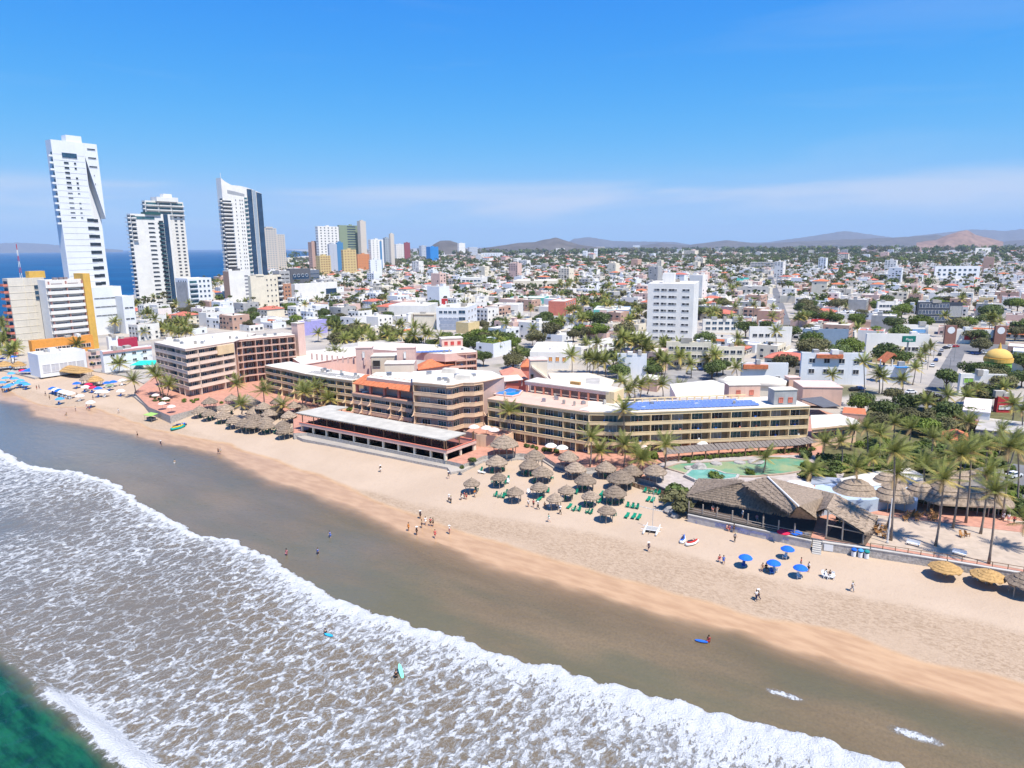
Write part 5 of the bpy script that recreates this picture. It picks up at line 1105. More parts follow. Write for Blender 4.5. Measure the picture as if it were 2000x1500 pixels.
# --- far towers
tanf = mat('distant tan', (.6, .53, .45), var=.06)
k = corner('far_tower', 'distant hazy tan tower with many glazed floors, right of the sail tower', 'tower', 523, 531, 446, 519, 546, tanf); face(k, 'r', 20, 4, 4.5, 2.2, .05, .95, 0, 1., mat('hazy glass', (.24, .28, .32))); rbox(k, .5, .4, (10, 20), 4, tanf)
k = corner('far_tower', 'lower tan tower joined to the distant glazed tower', 'tower', 541, 529, 458, 538, 561, tanf); face(k, 'r', 18, 4, 3, 2.2, .05, .95, 0, 1., mat('hazy glass', (.24, .28, .32)))
FT = [('far_tower', 'white tower with dotted windows left of the green glass tower', 626, 531, 442, 621, 666, white, (17, 5, 3.6, 2.6), None), ('far_tower', 'dark green glass tower with white floor bands', 667, 529, 440, 664, 713, mat('green slab edges', (.25, .3, .2)), (18, 1, 28, 2.6), navy), ('far_tower', 'slim pale fin tower at the right of the green glass tower', 708, 528, 432, 702, 719, tanf, (1, 1, 5, 4), None), ('far_tower', 'brick and tan slab left of the dotted white tower', 612, 531, 473, 605, 627, mat('brick tan', (.5, .33, .27)), (14, 1, 2, 1.5), None), ('stepped_hotel', 'left half of the yellow stepped hotel', 627, 542, 500, 619, 648, mat('banana yellow', (.62, .47, .22)), (9, 4, 3.5, 2.0), mat('brown balconies', (.3, .16, .08))), ('stepped_hotel', 'right half of the yellow stepped hotel', 673, 541, 488, 669, 698, mat('banana yellow', (.62, .47, .22)), (10, 4, 3.5, 2.0), mat('brown balconies', (.3, .16, .08))), ('far_tower', 'grey slab tower in front of the yellow stepped hotel', 646, 536, 477, 643, 661, mat('grey blue', (.46, .48, .53)), (12, 1, .6, 1.), None), ('far_tower', 'bright blue glass slab joined to the grey slab tower', 661, 535, 474, 659, 673, mat('blue slab glass', (.08, .23, .42), rough=.3), (1, 1, .5, .5), None), ('far_tower', 'lavender grey block between the stepped hotel and green tower', 682, 525, 473, 676, 706, mat('lavender grey', (.5, .5, .58)), (10, 3, 3, 1.4), None), ('orange_hotel', 'orange hotel block with rounded corner right of the stepped hotel', 700, 532, 497, 696, 724, mat('distant orange', (.6, .24, .1)), (7, 4, 3.4, 1.2), mat('dark orange', (.34, .12, .06))), ('far_tower', 'white tower with blue glass edge right of the orange hotel', 727, 531, 468, 722, 751, white, (14, 3, 3, 1.7), None), ('far_tower', 'white lower tower standing before the white and blue tower', 725, 547, 508, 722, 747, white2, (9, 1, 2, 1.4), None), ('far_tower', 'grey glass tower with a tall tan fin on its right', 754, 520, 465, 750, 764, mat('grey glass', (.35, .38, .4)), (12, 2, 3, 1.8), navy), ('far_tower', 'tall thin tan fin beside the grey glass tower', 765, 521, 457, 762, 772, tanf, (1, 1, .6, .6), None), ('far_tower', 'white office tower with a dark red end', 775, 510, 477, 771, 791, white, (9, 4, 2.5, 1.7), None), ('far_tower', 'dark red end slab of the white office tower', 791, 510, 474, 790, 802, mat('dark red slab', (.28, .07, .08)), (9, 1, 6, .8), None), ('far_tower', 'bright blue box building with a grey left side', 841, 512, 482, 833, 857, mat('bright blue cladding', (.03, .22, .55)), (1, 1, .5, .5), None), ('far_tower', 'hazy grey tower left of the bright blue box', 824, 505, 480, 819, 834, mat('hazy grey', (.46, .48, .52)), (8, 3, 3, 2), None), ('far_tower', 'lone white tower before the small round hill', 897, 500, 475, 894, 909, white, (8, 4, 2.4, 2), None), ('far_tower', 'grey blue office block right of the lone white tower', 917, 499, 483, 914, 946, mat('hazy grey', (.46, .48, .52)), (5, 8, 4, 2), navy)]
for nm, lb, xc, yb, yt, xl, xr, m_, (rw, cl, w_, h_), gm_ in FT:
    k = corner(nm, lb, 'hotel' if 'hotel' in nm else 'tower', xc, yb, yt, xl, xr, m_); face(k, 'r', rw, cl, min(w_, k.tr/cl*.85), h_, gm=gm_); face(k, 'l', rw, 2, min(2, k.tl/3), h_*.8, gm=gm_)
    if 'blue glass edge' in lb: slabface(k, 'r', [(.7, k.zb), (.85, k.zb), (.85, k.zt-4), (.7, k.zt-4)], 0, .8, mat('blue slab glass', (.08, .23, .42)), 'glass_strip')
    rbox(k, .5, .5, (min(8, k.tl*.6), min(8, k.tr*.5)), 3, m_)
# --- mid-distance buildings: (name,label,cat,xc,yb,yt,xl,xr,mat, list of window specs (side,rows,cols,w,h,u0,u1,v0,v1,glass))
MID = [
 ('apartment_block', 'white ten storey apartment block standing alone above the palms', 'apartments', 1351, 670, 556, 1262, 1374, white, [('l', 8, 3, 3.4, 1.5, .12, .6, .02, .97, None), ('l', 8, 2, 4.2, 1.4, .38, .98, .02, .97, None), ('l', 8, 4, 1.2, 1.3, .05, .95, .02, .97, None)], -20),
 ('shopping_mall', 'black glass mall block with ring shaped emblems on its front', 'mall', 569, 562, 526, 562, 608, dgrey, [('r', 1, 1, 30, 7, .05, .95, .25, .9, navy)], -35),
 ('shopping_mall', 'dark flat roofed mall wing right of the black glass block', 'mall', 606, 556, 528, 600, 625, mat('slate cladding', (.16, .18, .22)), [('r', 3, 3, 5, 1.4, .05, .95, .1, .9, navy)], -35),
 ('parking_deck', 'grey open parking deck left of the black glass mall', 'building', 548, 565, 530, 535, 568, grey, [('l', 4, 3, 6, 1.6, .05, .95, .05, .95, dark), ('r', 4, 2, 6, 1.6, .05, .95, .05, .95, dark)], -35),
 ('store', 'corrugated white store with a navy glass right end', 'store', 578, 590, 556, 570, 660, white, [('r', 1, 1, 26, 6, .7, .99, .1, .9, navy)], -35),
 ('brick_house', 'unpainted brick and orange narrow building right of the cream block', 'building', 556, 592, 555, 551, 571, mat('raw brick', (.46, .24, .15), var=.25), [('r', 4, 2, 2, 1.4, .1, .9, .1, .95, None)], -35),
 ('warehouse', 'lavender painted warehouse behind the stair tower of the grid wing', 'warehouse', 594, 656, 630, 585, 640, lav, [], -35),
 ('apartment_block', 'white four storey block with blue grey lower walls and corner glazing', 'apartments', 911, 645, 602, 853, 945, white2, [('l', 3, 4, 2.6, 2.0, .08, .7, .05, .97, bglass), ('l', 3, 1, 6.0, 2.4, .74, .99, .05, .97, bglass), ('r', 3, 3, 3.4, 1.8, .1, .95, .05, .97, glass)], -10),
 ('cream_hall', 'pale yellow windowless hall with a brown trimmed front', 'building', 851, 641, 614, 803, 856, cream, [], -10),
 ('white_hall', 'white hall with a sagging grey awning left of the pale yellow hall', 'building', 835, 622, 598, 760, 856, white, [], -10),
 ('shopping_arcade', 'long teal shopping arcade with round emblems along its front', 'shops', 1062, 600, 583, 872, 1072, teal, [('l', 1, 9, 2.2, 2.4, .03, .97, .3, .8, plasticw)], -14),
 ('office', 'white office with a black band left of the coral building', 'office', 1012, 618, 596, 962, 1022, white, [('l', 1, 1, 24, 2, .1, .9, .2, .7, dgrey)], -14),
 ('coral_hotel', 'coral red three storey building with a white base', 'hotel', 1103, 626, 590, 1071, 1127, coral, [('r', 3, 5, 2.6, 2, .05, .95, .25, .98, glass)], -20),
 ('painted_house', 'teal pink and white row house with small square windows', 'house', 1202, 627, 606, 1159, 1208, mat('mint white', (.55, .68, .62)), [('l', 2, 7, 1.3, 1.6, .04, .96, .1, .95, None)], -12),
 ('painted_house', 'pale blue end house right of the teal and pink row', 'house', 1229, 629, 607, 1203, 1236, skyb, [('l', 1, 4, 1.4, 1.6, .06, .94, .5, .9, None), ('l', 1, 2, 4, 2, .06, .94, .05, .4, teal)], -12),
 ('motel', 'long white motel wing with a dark gallery running away from camera', 'motel', 1135, 706, 680, 1112, 1265, white, [('r', 2, 14, 3.0, 1.7, .02, .98, .1, .95, mat('mauve glass', (.13, .1, .13)))], -38),
 ('motel', 'white motel head house with orange framed windows', 'motel', 1110, 722, 690, 1035, 1128, white, [('l', 1, 3, 1.8, 2.2, .45, .98, .35, .85, orange), ('l', 1, 2, 2.4, 2.6, .05, .4, .3, .8, dark)], -8),
 ('curved_wall_house', 'blank white angular building behind a row of slender palms', 'building', 1262, 742, 694, 1205, 1290, white2, [], -10),
 ('pale_yellow_hotel', 'pale yellow hotel with two rows of dark windows beside the car park', 'hotel', 1387, 722, 671, 1300, 1392, cream, [('l', 3, 7, 2.2, 1.6, .05, .95, .05, .95, None)], -12),
 ('pale_yellow_hotel', 'lower yellow hotel wing right of the taller windowed one', 'hotel', 1452, 720, 679, 1392, 1462, cream, [('l', 2, 4, 2.4, 1.8, .1, .95, .25, .95, None)], -4),
 ('white_house', 'white house with an orange roof strip beside the white barrel roof', 'house', 1537, 755, 712, 1447, 1562, white2, [('l', 1, 2, 2.0, 2.4, .3, .95, .12, .5, None), ('r', 2, 4, 1.6, 1.6, .1, .95, .1, .95, None)], -6),
 ('white_hotel', 'white hotel with orange strip and deep windows left of the avenue', 'hotel', 1690, 752, 693, 1562, 1712, white2, [('l', 2, 4, 2.4, 2.0, .05, .95, .25, .95, None)], -10),
 ('white_hotel', 'white corner building with a roof pool and orange curved canopy', 'hotel', 1776, 748, 718, 1719, 1793, white2, [('l', 1, 1, 16, 1.6, .1, .95, .05, .4, dgrey)], -8),
 ('store', 'blue grey flat roofed store behind the white hotel', 'store', 1655, 678, 645, 1567, 1668, mat('slate blue wall', (.2, .27, .36)), [], -8),
 ('store', 'long white store with a pale roof by the green road sign', 'store', 1812, 692, 655, 1690, 1822, white, [('l', 1, 3, 5, 2.6, .6, .98, .05, .4, glass)], -10),
 ('office_block', 'dark glass office building with a grey ribbed right wing', 'office', 1876, 632, 592, 1790, 1903, mat('dark curtain wall', (.06, .07, .09), rough=.3), [('l', 3, 9, 5.2, 3.2, .02, .7, .05, .98, navy), ('l', 1, 8, 1.8, 8, .72, .99, .1, .9, mat('grey rib', (.42, .41, .38)))], -10),
 ('shop_row', 'white shop row with brown clock pylons by the roundabout', 'shops', 1960, 672, 646, 1845, 1972, white, [('l', 1, 1, 22, 4, .3, .62, .1, .7, redp), ('l', 1, 1, 24, 4.5, .45, .95, .05, .5, navy)], -8),
 ('bank', 'pale blue fronted bank with a white frame left of the clock pylon', 'bank', 1812, 656, 636, 1763, 1820, white, [('l', 1, 1, 18, 3.2, .05, .95, .1, .7, skyb)], -8),
 ('villa', 'white villa with a red gable and lime green corner by the avenue', 'house', 1962, 775, 735, 1872, 1990, white, [('l', 1, 1, 6, 3, .06, .3, .5, .9, greenp), ('l', 1, 3, 2, 1.8, .35, .95, .1, .5, None)], -12),
 ('villa', 'crimson and white villa at the right edge of the view', 'house', 1975, 812, 778, 1945, 1990, redp, [('l', 1, 2, 2.4, 2.2, .1, .95, .25, .6, framew)], -8),
 ('white_warehouse', 'white warehouse with sawtooth details left of the office block', 'warehouse', 1745, 616, 590, 1712, 1778, white, [('l', 2, 4, 3, 2, .1, .9, .1, .9, navy)], -8),
 ('white_block', 'broad white block with blue windows near the far right trees', 'building', 1912, 545, 520, 1824, 1925, white2, [('l', 2, 8, 4, 3, .05, .95, .2, .9, bglass)], -5),
 ('far_block', 'pair of white slabs with a blue stripe among the far right woods', 'building', 1934, 499, 484, 1904, 1938, white, [('l', 1, 1, 14, 18, .2, .4, .05, .95, navy)], 0),
 ('school', 'long grey school building with dark window rows in the far centre right', 'building', 1530, 526, 512, 1465, 1548, grey, [('l', 3, 10, 6, 1.8, .02, .98, .05, .95, navy)], -4),
 ('white_block', 'white block with a wide dark entrance in the far centre', 'building', 942, 561, 543, 900, 952, white, [('l', 2, 5, 4.5, 2.0, .05, .95, .05, .95, bglass)], -14),
 ('white_block', 'long cream building with arcade windows right of the red gable', 'building', 1085, 566, 549, 1002, 1092, cream, [('l', 1, 10, 2.2, 3, .03, .97, .2, .8, glass)], -10),
 ('turquoise_house', 'small house with a turquoise roof room right of the white ten storey block', 'house', 1462, 556, 543, 1438, 1468, mat('turquoise paint', (.1, .5, .45)), [('l', 1, 2, 2, 1.5, .1, .9, .2, .8, None)], -5),
 ('grey_hall', 'grey flat hall below the side street', 'building', 1500, 578, 560, 1434, 1506, grey, [('l', 1, 6, 3, 2, .05, .95, .3, .9, None)], -5),
 ('white_shop', 'white two storey shop block with wide windows right of the ten storey block', 'shops', 1455, 650, 625, 1372, 1465, white, [('l', 2, 6, 3, 2, .05, .95, .1, .95, bglass)], -6),
 ('white_shop', 'white corner shop beside the start of the side street', 'shops', 1545, 675, 640, 1463, 1556, white, [('l', 1, 5, 2.6, 2, .05, .8, .3, .9, None), ('r', 1, 1, 3, 3, .3, .8, .2, .6, navy)], -6),
 ('orange_hotel', 'long ochre orange hotel front below the beige slab hotel', 'hotel', 66, 700, 668, 60, 185, orange, [('r', 1, 8, 2.0, 2.2, .04, .6, .15, .75, dark), ('r', 1, 4, 3, 2.2, .6, .95, .15, .75, dark)], -35),
 ('white_restaurant', 'white hall on the sand with tall closed shutters', 'restaurant', 80, 738, 695, 60, 172, white2, [('r', 1, 5, 4.2, 5.5, .05, .95, .04, .6, mat('pale grey shutter', (.5, .5, .53)))], -38),
 ('white_hotel', 'white beach hotel with a pink roof edge left of the pink block', 'hotel', 205, 728, 688, 200, 300, white2, [('r', 2, 4, 2.0, 1.3, .08, .95, .3, .95, None)], -38),
 ('white_hotel', 'white hotel section with pink gallery bands beside the closed shutters', 'hotel', 172, 722, 690, 166, 205, palepink, [('r', 2, 2, 5, 1.6, .08, .95, .1, .9, glass)], -38),
 ('red_shop', 'crimson windowless box among the palms left of the pink block', 'building', 232, 682, 664, 226, 270, mat('crimson paint', (.4, .03, .07)), [], -38),
 ('white_shop', 'small white house just left of the crimson box', 'house', 214, 684, 660, 210, 233, white2, [], -38),
]
KB = {}
for nm, lb, ct, xc, yb, yt, xl, xr, m_, ws, an in MID:
    k = corner(nm, lb, ct, xc, yb, yt, xl, xr, m_, an, dmax=90 if 'running away' in lb or yb < 600 else 34); KB[lb] = k
    if k.tl > 60: pass
    for (sd, rw, cl, w_, h_, u0, u1, v0, v1, gm_) in ws:
        L_ = (k.tl if sd == 'l' else k.tr)*(u1-u0)/cl; Hr = (k.zt-k.zb)*(v1-v0)/rw
        face(k, sd, rw, cl, min(w_, L_*.9), min(h_, Hr*.66), u0, u1, v0, v1, gm_, near=(yb > 600 and nm not in ('shopping_arcade',)))
    for q in range(rng.randint(1, 3)):
        rbox(k, rng.uniform(.2, .8), rng.uniform(.2, .8), (rng.uniform(1.5, 4), rng.uniform(1.5, 3)), rng.uniform(1, 2.4), rng.choice([white, roofg, grey]), 'roof_unit')
def strip(k, side, u0, u1, z0, z1, d, m_, name): slabface(k, side, [(u0, z0), (u1, z0), (u1, z1), (u0, z1)], 0, d, m_, name)
k = KB['white ten storey apartment block standing alone above the palms']; rbox(k, .62, .5, (7, 6), 6, white, 'lift_room')
k = KB['white hotel with orange strip and deep windows left of the avenue']; strip(k, 'l', .22, .62, k.zt-1.6, k.zt-.1, 1.2, tile, 'tile_strip')
k = KB['white house with an orange roof strip beside the white barrel roof']; strip(k, 'l', .02, .55, k.zt-1.8, k.zt-.1, 1.2, tile, 'tile_strip')
k = KB['white beach hotel with a pink roof edge left of the pink block']; strip(k, 'r', 0, 1, k.zt-.9, k.zt+.1, .5, mat('pink band', (.55, .28, .26)), 'roof_band')
k = KB['coral red three storey building with a white base']; strip(k, 'l', 0, 1, k.zb, k.zb+3.6, .15, white, 'white_base'); strip(k, 'r', 0, 1, k.zb, k.zb+3.6, .15, white, 'white_base')
k = KB['white four storey block with blue grey lower walls and corner glazing']; strip(k, 'l', .12, .74, k.zb, k.zb+(k.zt-k.zb)*.55, .12, mat('blue grey wall', (.32, .36, .45)), 'grey_panel')
k = KB['pale yellow windowless hall with a brown trimmed front']; strip(k, 'l', .1, .12, k.zb, k.zt, .3, wood, 'trim'); strip(k, 'l', .1, .95, k.zt-.8, k.zt-.4, .3, wood, 'trim')
k = KB['teal pink and white row house with small square windows']; strip(k, 'l', .28, .6, k.zb, k.zt, .06, palepink, 'pink_front'); strip(k, 'l', .6, 1, k.zb, k.zt, .05, white, 'white_front'); strip(k, 'l', 0, .28, k.zb, k.zt, .05, teal, 'teal_front')
k = KB['black glass mall block with ring shaped emblems on its front']
for i in range(4):
    p = k.c.lerp(k.r, .2+i*.2)+Vector((math.sin(k.ar), -math.cos(k.ar)))*.35; b = MB(); b.tube([(p.x+math.cos(k.ar)*2.2*math.cos(a), p.y+math.sin(k.ar)*2.2*math.cos(a), k.zb+(k.zt-k.zb)*.65+2.2*math.sin(a)) for a in [j*math.pi/6 for j in range(13)]], .3, 5); b.build('ring_emblem', mat('pale ring', (.5, .55, .62)), k.root)
k = KB['white corner building with a roof pool and orange curved canopy']
pa, pb = k.c+k.Ld*k.tl*.1+k.Rd*k.tr*.3, k.c+k.Ld*k.tl*.55+k.Rd*k.tr*.3; ln, tt, aa = seg(pb, pa); c_ = pa.lerp(pb, .5); b = MB(); b.box((c_.x, c_.y, k.zt+.09), (ln, 5, .3), aa); b.build('roof_pool', mat('pool water blue', (0, .2, .55)), k.root)
b = MB(); p = [k.c+k.Ld*k.tl*(.6+.08*i)+k.Rd*k.tr*.8 for i in range(6)]
for i in range(5): b.thick([(p[i].x, p[i].y-3, k.zt+6-abs(i-1)*.9), (p[i+1].x, p[i+1].y-3, k.zt+6-abs(i)*.9), (p[i+1].x, p[i+1].y+3, k.zt+6-abs(i)*.9), (p[i].x, p[i].y+3, k.zt+6-abs(i-1)*.9)], .4)
b.build('curved_canopy', tile, k.root)
for i in (0, 5): b = MB(); b.tube([(p[i].x, p[i].y, k.zt), (p[i].x, p[i].y, k.zt+3)], .3, 5); b.build('post', white, k.root)
k = KB['white shop row with brown clock pylons by the roundabout']
for u in (.06, .9):
    p = k.l.lerp(k.c, u)+Vector((math.sin(k.al), -math.cos(k.al)))*1.0; b = MB(); b.box((p.x, p.y, k.zb), (6, 1.6, k.zt-k.zb+3), k.al); o = b.build('clock_pylon', mat('brown pylon', (.26, .13, .1)), k.root)
    q = p+Vector((math.sin(k.al), -math.cos(k.al)))*.85; b = MB(); b.v = []; n = 16; z0 = k.zt+.3
    b.face([(q.x+math.cos(k.al)*2*math.cos(a*.3927), q.y+math.sin(k.al)*2*math.cos(a*.3927), z0+2*math.sin(a*.3927)) for a in range(16)]); ob('clock_face', b.mesh('clock_face', plasticw, tuple(k.root.location)), o)
# yellow dome on a green drum
p = G(1945, 738, LZ); rt_ = thing('domed_building', 'round green building with a big golden yellow dome', 'building', (p.x, p.y, LZ)); rr = 10.3*1.0; w_ = PX(p.x, p.y, LZ)[2]; rr = 23*w_/F
OCC.append((p.x, p.y, rr+4)); zd = zat(p, 699)
b = MB(); b.lathe([(rr*.98, 0), (rr*.98, zd-LZ-1.5)], 28, (p.x, p.y, LZ)); b.build('drum', greenp, rt_, smooth=False)
b = MB(); b.lathe([(rr*1.06, 0), (rr*1.06, 1.6)], 28, (p.x, p.y, zd-1.5)); b.build('cornice', yellowp, rt_)
b = MB(); b.lathe([(rr*.98*math.cos(a*math.pi/20), rr*.78*math.sin(a*math.pi/20)) for a in range(10)], 28, (p.x, p.y, zd+.1)); b.build('dome', mat('golden dome', (.66, .42, .12), var=.08), rt_, smooth=True)
b = MB(); b.lathe([(.7, 0), (.5, 1.2), (.1, 2.6)], 8, (p.x, p.y, zd+rr*.78)); b.build('finial', yellowp, rt_)
# low tiled and red roofed houses and garden walls in the right-hand green
hip_house('garden_house', 'orange tiled garden pavilion with arches among the right palms', [(1838, 858), (1895, 862), (1890, 846), (1840, 842)], 7.2, 8.8, TZ, mat('amber wall', (.5, .24, .08)), tile)
rt_, P_ = slab_building('garden_wall_house', 'long low pink wall house behind the right garden trees', [(1830, 815), (1960, 836), (1965, 822), (1840, 802)], 6.5, pink, mat('salmon roof', (.62, .26, .17), var=.15))
rt_, P_ = slab_building('garden_wall_house', 'grey mauve shed with a sign panel at the right edge', [(1905, 838), (2010, 848), (2010, 825), (1915, 815)], 7, mat('mauve grey', (.32, .26, .27)), roofg)
hip_house('thatched_lodge', 'broad grey shingled roof among palms at the right edge', [(1860, 960), (1965, 950), (1960, 915), (1870, 925)], 6.8, 8.8, TZ, stone, mat('grey shingle', (.2, .18, .16), var=.3, sc=1.5, bump=.5))
b = MB(); struct('car_park', (b.prism(pxs([(1950, 965), (2100, 985), (2150, 930), (1975, 905)], TZ+.1), TZ-.2, TZ+.1), b.build('car_park', asphalt))[1])
slab_building('white_villa', 'white two storey villa wall behind the trees at the right', [(1880, 800), (1935, 806), (1938, 780), (1885, 776)], 9.5, white, mat('white villa roof', (.7, .6, .55)), TZ)
slab_building('porch_house', 'house with an orange porch roof between annex and trees', [(1645, 806), (1692, 810), (1690, 798), (1648, 795)], 7.5, pink, tile, TZ)
# signs
def sign(label, px, py, zb, ztop_px, w_, h_, m_, txt=None, tm=plasticw):
    p = G(px, py, zb); zt = zat(p, ztop_px); rt_ = thing('sign', label, 'sign', (p.x, p.y, zb)); b = MB(); b.box((p.x, p.y, zb), (.6, .6, zt-zb-h_*.5)); b.build('post', metalg, rt_)
    b = MB(); b.box((p.x, p.y-.5, zt-h_), (w_, .8, h_)); b.build('board', m_, rt_)
    if txt == 'emblem': b = MB(); b.box((p.x, p.y-1.0, zt-h_*.75), (w_*.35, .15, h_*.35)); b.box((p.x, p.y-1.0, zt-h_*.42), (w_*.16, .15, h_*.25)); b.build('emblem', tm, rt_)
    elif txt: 
        cu = bpy.data.curves.new('t', 'FONT'); cu.body = txt; cu.size = h_*.6; cu.extrude = .02; cu.align_x = 'CENTER'; o = bpy.data.objects.new('t', cu); C.objects.link(o)
        me = bpy.data.meshes.new_from_object(o.evaluated_get(bpy.context.evaluated_depsgraph_get())); bpy.data.objects.remove(o); me.materials.clear(); me.materials.append(tm); x = ob('lettering', me, rt_, (0, -.93, zt-h_*.75-zb)); x.rotation_euler = (math.pi/2, 0, 0)
    return rt_
sign('tall red pylon sign with a white flame shaped emblem by the teal arcade', 872, 602, LZ, 583, 9, 14, redp, 'emblem')
sign('round red sign with a white emblem on a post left of the yellow palms', 805, 590, LZ, 578, 15, 10, redp, 'emblem')
sign('green road sign on a tall post by the avenue', 1770, 700, LZ, 656, 6.5, 3, mat('sign green', (.01, .16, .12)), 'Playa')
sign('red boxy sign above the shops left of the dark office', 1600, 640, LZ, 623, 12, 6, redp, None)
sign('blue box sign among low shops below the far towers', 742, 592, LZ, 586, 15, 6, blue, None)
# ================================================================== PLANTS
def leaf_crown(blobs, n, size, m_, seed, name='crown', squash=.75):
    "leaf-sized faces spread through a cluster of blobs: (x,y,z,r)"
    r_ = np.random.RandomState(seed); wts = np.array([b_[3]**2 for b_ in blobs]); idx = r_.choice(len(blobs), n, p=wts/wts.sum())
    B = np.array(blobs)[idx]; d = r_.normal(size=(n, 3)); d /= np.linalg.norm(d, axis=1)[:, None]; rad = B[:, 3]*(.55+.5*r_.rand(n)**.6)
    c = B[:, :3]+d*rad[:, None]*np.array([1, 1, squash]); nrm = d+r_.normal(size=(n, 3))*.55; nrm[:, 2] += .35; nrm /= np.linalg.norm(nrm, axis=1)[:, None]
    a = np.cross(nrm, r_.normal(size=(n, 3))); a /= np.linalg.norm(a, axis=1)[:, None]; b_ = np.cross(nrm, a); s = size*(.6+.8*r_.rand(n))[:, None]
    V = np.stack([c-a*s-b_*s*.6, c+a*s*.2-b_*s*.9, c+a*s+b_*s*.5, c-a*s*.3+b_*s*.9], 1).reshape(-1, 3)
    return V, np.arange(n*4).reshape(n, 4)
def np_mesh(name, V, Q, mats, mi=None):
    me = bpy.data.meshes.new(name); V = np.ascontiguousarray(V, np.float32); k = Q.shape[1]
    me.vertices.add(len(V)); me.vertices.foreach_set('co', V.ravel()); me.loops.add(Q.size); me.loops.foreach_set('vertex_index', np.ascontiguousarray(Q, np.int32).ravel())
    me.polygons.add(len(Q)); me.polygons.foreach_set('loop_start', np.arange(0, Q.size, k, dtype=np.int32))
    me.polygons.foreach_set('use_smooth', np.zeros(len(Q), bool)); me.update(calc_edges=True)
    for m_ in mats: me.materials.append(m_)
    if mi is not None: me.polygons.foreach_set('material_index', np.ascontiguousarray(mi, np.int32))
    return me
def frond_geo(az, el, L_, wind, nseg=9, lw=.16, ll=.95, grav=.16):
    d = Vector((math.cos(el)*math.cos(az), math.cos(el)*math.sin(az), math.sin(el))); p = Vector((0, 0, 0)); ds = L_/nseg; vs = []; fs = []; W = Vector(wind)
    pts = [(p.copy(), d.copy())]
    for i in range(nseg):
        d = (d+ds*(Vector((0, 0, -grav))+W*(.25+.1*i))).normalized(); p = p+d*ds; pts.append((p.copy(), d.copy()))
    for i, (p, d) in enumerate(pts):
        s = d.cross(Vector((0, 0, 1))); s = s.normalized() if s.length > .05 else Vector((math.sin(az), -math.cos(az), 0)); u = s.cross(d)
        f = i/nseg
        if i < nseg:
            q, d2 = pts[i+1]; k = len(vs); w_ = .05*(1-f)+.015
            vs += [p-s*w_, p+s*w_, q+s*w_*.8, q-s*w_*.8]; fs.append((k, k+1, k+2, k+3))
        if i > 0:
            l_ = ll*math.sin(math.pi*min(.97, f*.8+.18))**.7*L_/4
            for sd in (-1, 1):
                for o_ in (0, .5):
                    pp = p-d*ds*o_; t_ = (s*sd*.8+d*.55-Vector((0, 0, .42))+W*.8).normalized(); wv = d*lw*.5; k = len(vs)
                    vs += [pp-wv, pp+wv, pp+t_*l_+wv*.25, pp+t_*l_-wv*.25]; fs.append((k, k+1, k+2, k+3))
    return vs, fs
FR_SET = {}
def frond_set(kind):
    if kind in FR_SET: return FR_SET[kind]
    wind = {'calm': (.02, .01, 0), 'mild': (.10, .04, 0), 'strong': (.3, .12, .03)}[kind]; out = []; r_ = random.Random(len(kind))
    for i in range(22):
        az = i*2.39996; f = i/21; el = R(78-100*f+r_.uniform(-8, 8)); L_ = 3.9*(.8+.25*math.sin(math.pi*min(1, f+.2)))
        vs, fs = frond_geo(az, el, L_, wind); me = bpy.data.meshes.new('frond'); me.from_pydata([tuple(v) for v in vs], [], fs)
        me.materials.append(frond if f < .62 else frondy if f < .9 else frondb); out.append(me)
    FR_SET[kind] = out; return out
CROWN = {}
def palm_crown(kind, var):
    if (kind, var) in CROWN: return CROWN[(kind, var)]
    wind = {'calm': (.02, .01, 0), 'mild': (.10, .04, 0), 'strong': (.3, .12, .03)}[kind]; r_ = random.Random(var*7+len(kind)); V = []; Fs = []; mi = []; n = 17
    for i in range(n):
        f = i/(n-1); vs, fs = frond_geo(i*2.39996+var, R(75-98*f+r_.uniform(-9, 9)), 3.9*r_.uniform(.8, 1.08), wind, 6, .3, 1.0); k = len(V); V += [tuple(v) for v in vs]; Fs += [tuple(a+k for a in q) for q in fs]; mi += [0 if f < .7 else 1]*len(fs)
    me = bpy.data.meshes.new('crown'); me.from_pydata(V, [], Fs); me.materials.append(frond); me.materials.append(frondy); me.polygons.foreach_set('material_index', mi); CROWN[(kind, var)] = me; return me
ORD = ['nearest', 'second nearest', 'third nearest', 'fourth nearest', 'fifth nearest', 'sixth nearest', 'seventh nearest', 'eighth nearest', 'ninth nearest', 'tenth nearest', 'eleventh nearest', 'twelfth nearest', 'thirteenth nearest', 'fourteenth nearest', 'fifteenth nearest', 'sixteenth nearest', 'seventeenth nearest', 'eighteenth nearest', 'nineteenth nearest', 'twentieth nearest']+['%s-%s nearest' % (a, b_) for a in ('twenty', 'thirty', 'forty') for b_ in ('first', 'second', 'third', 'fourth', 'fifth', 'sixth', 'seventh', 'eighth', 'ninth')]
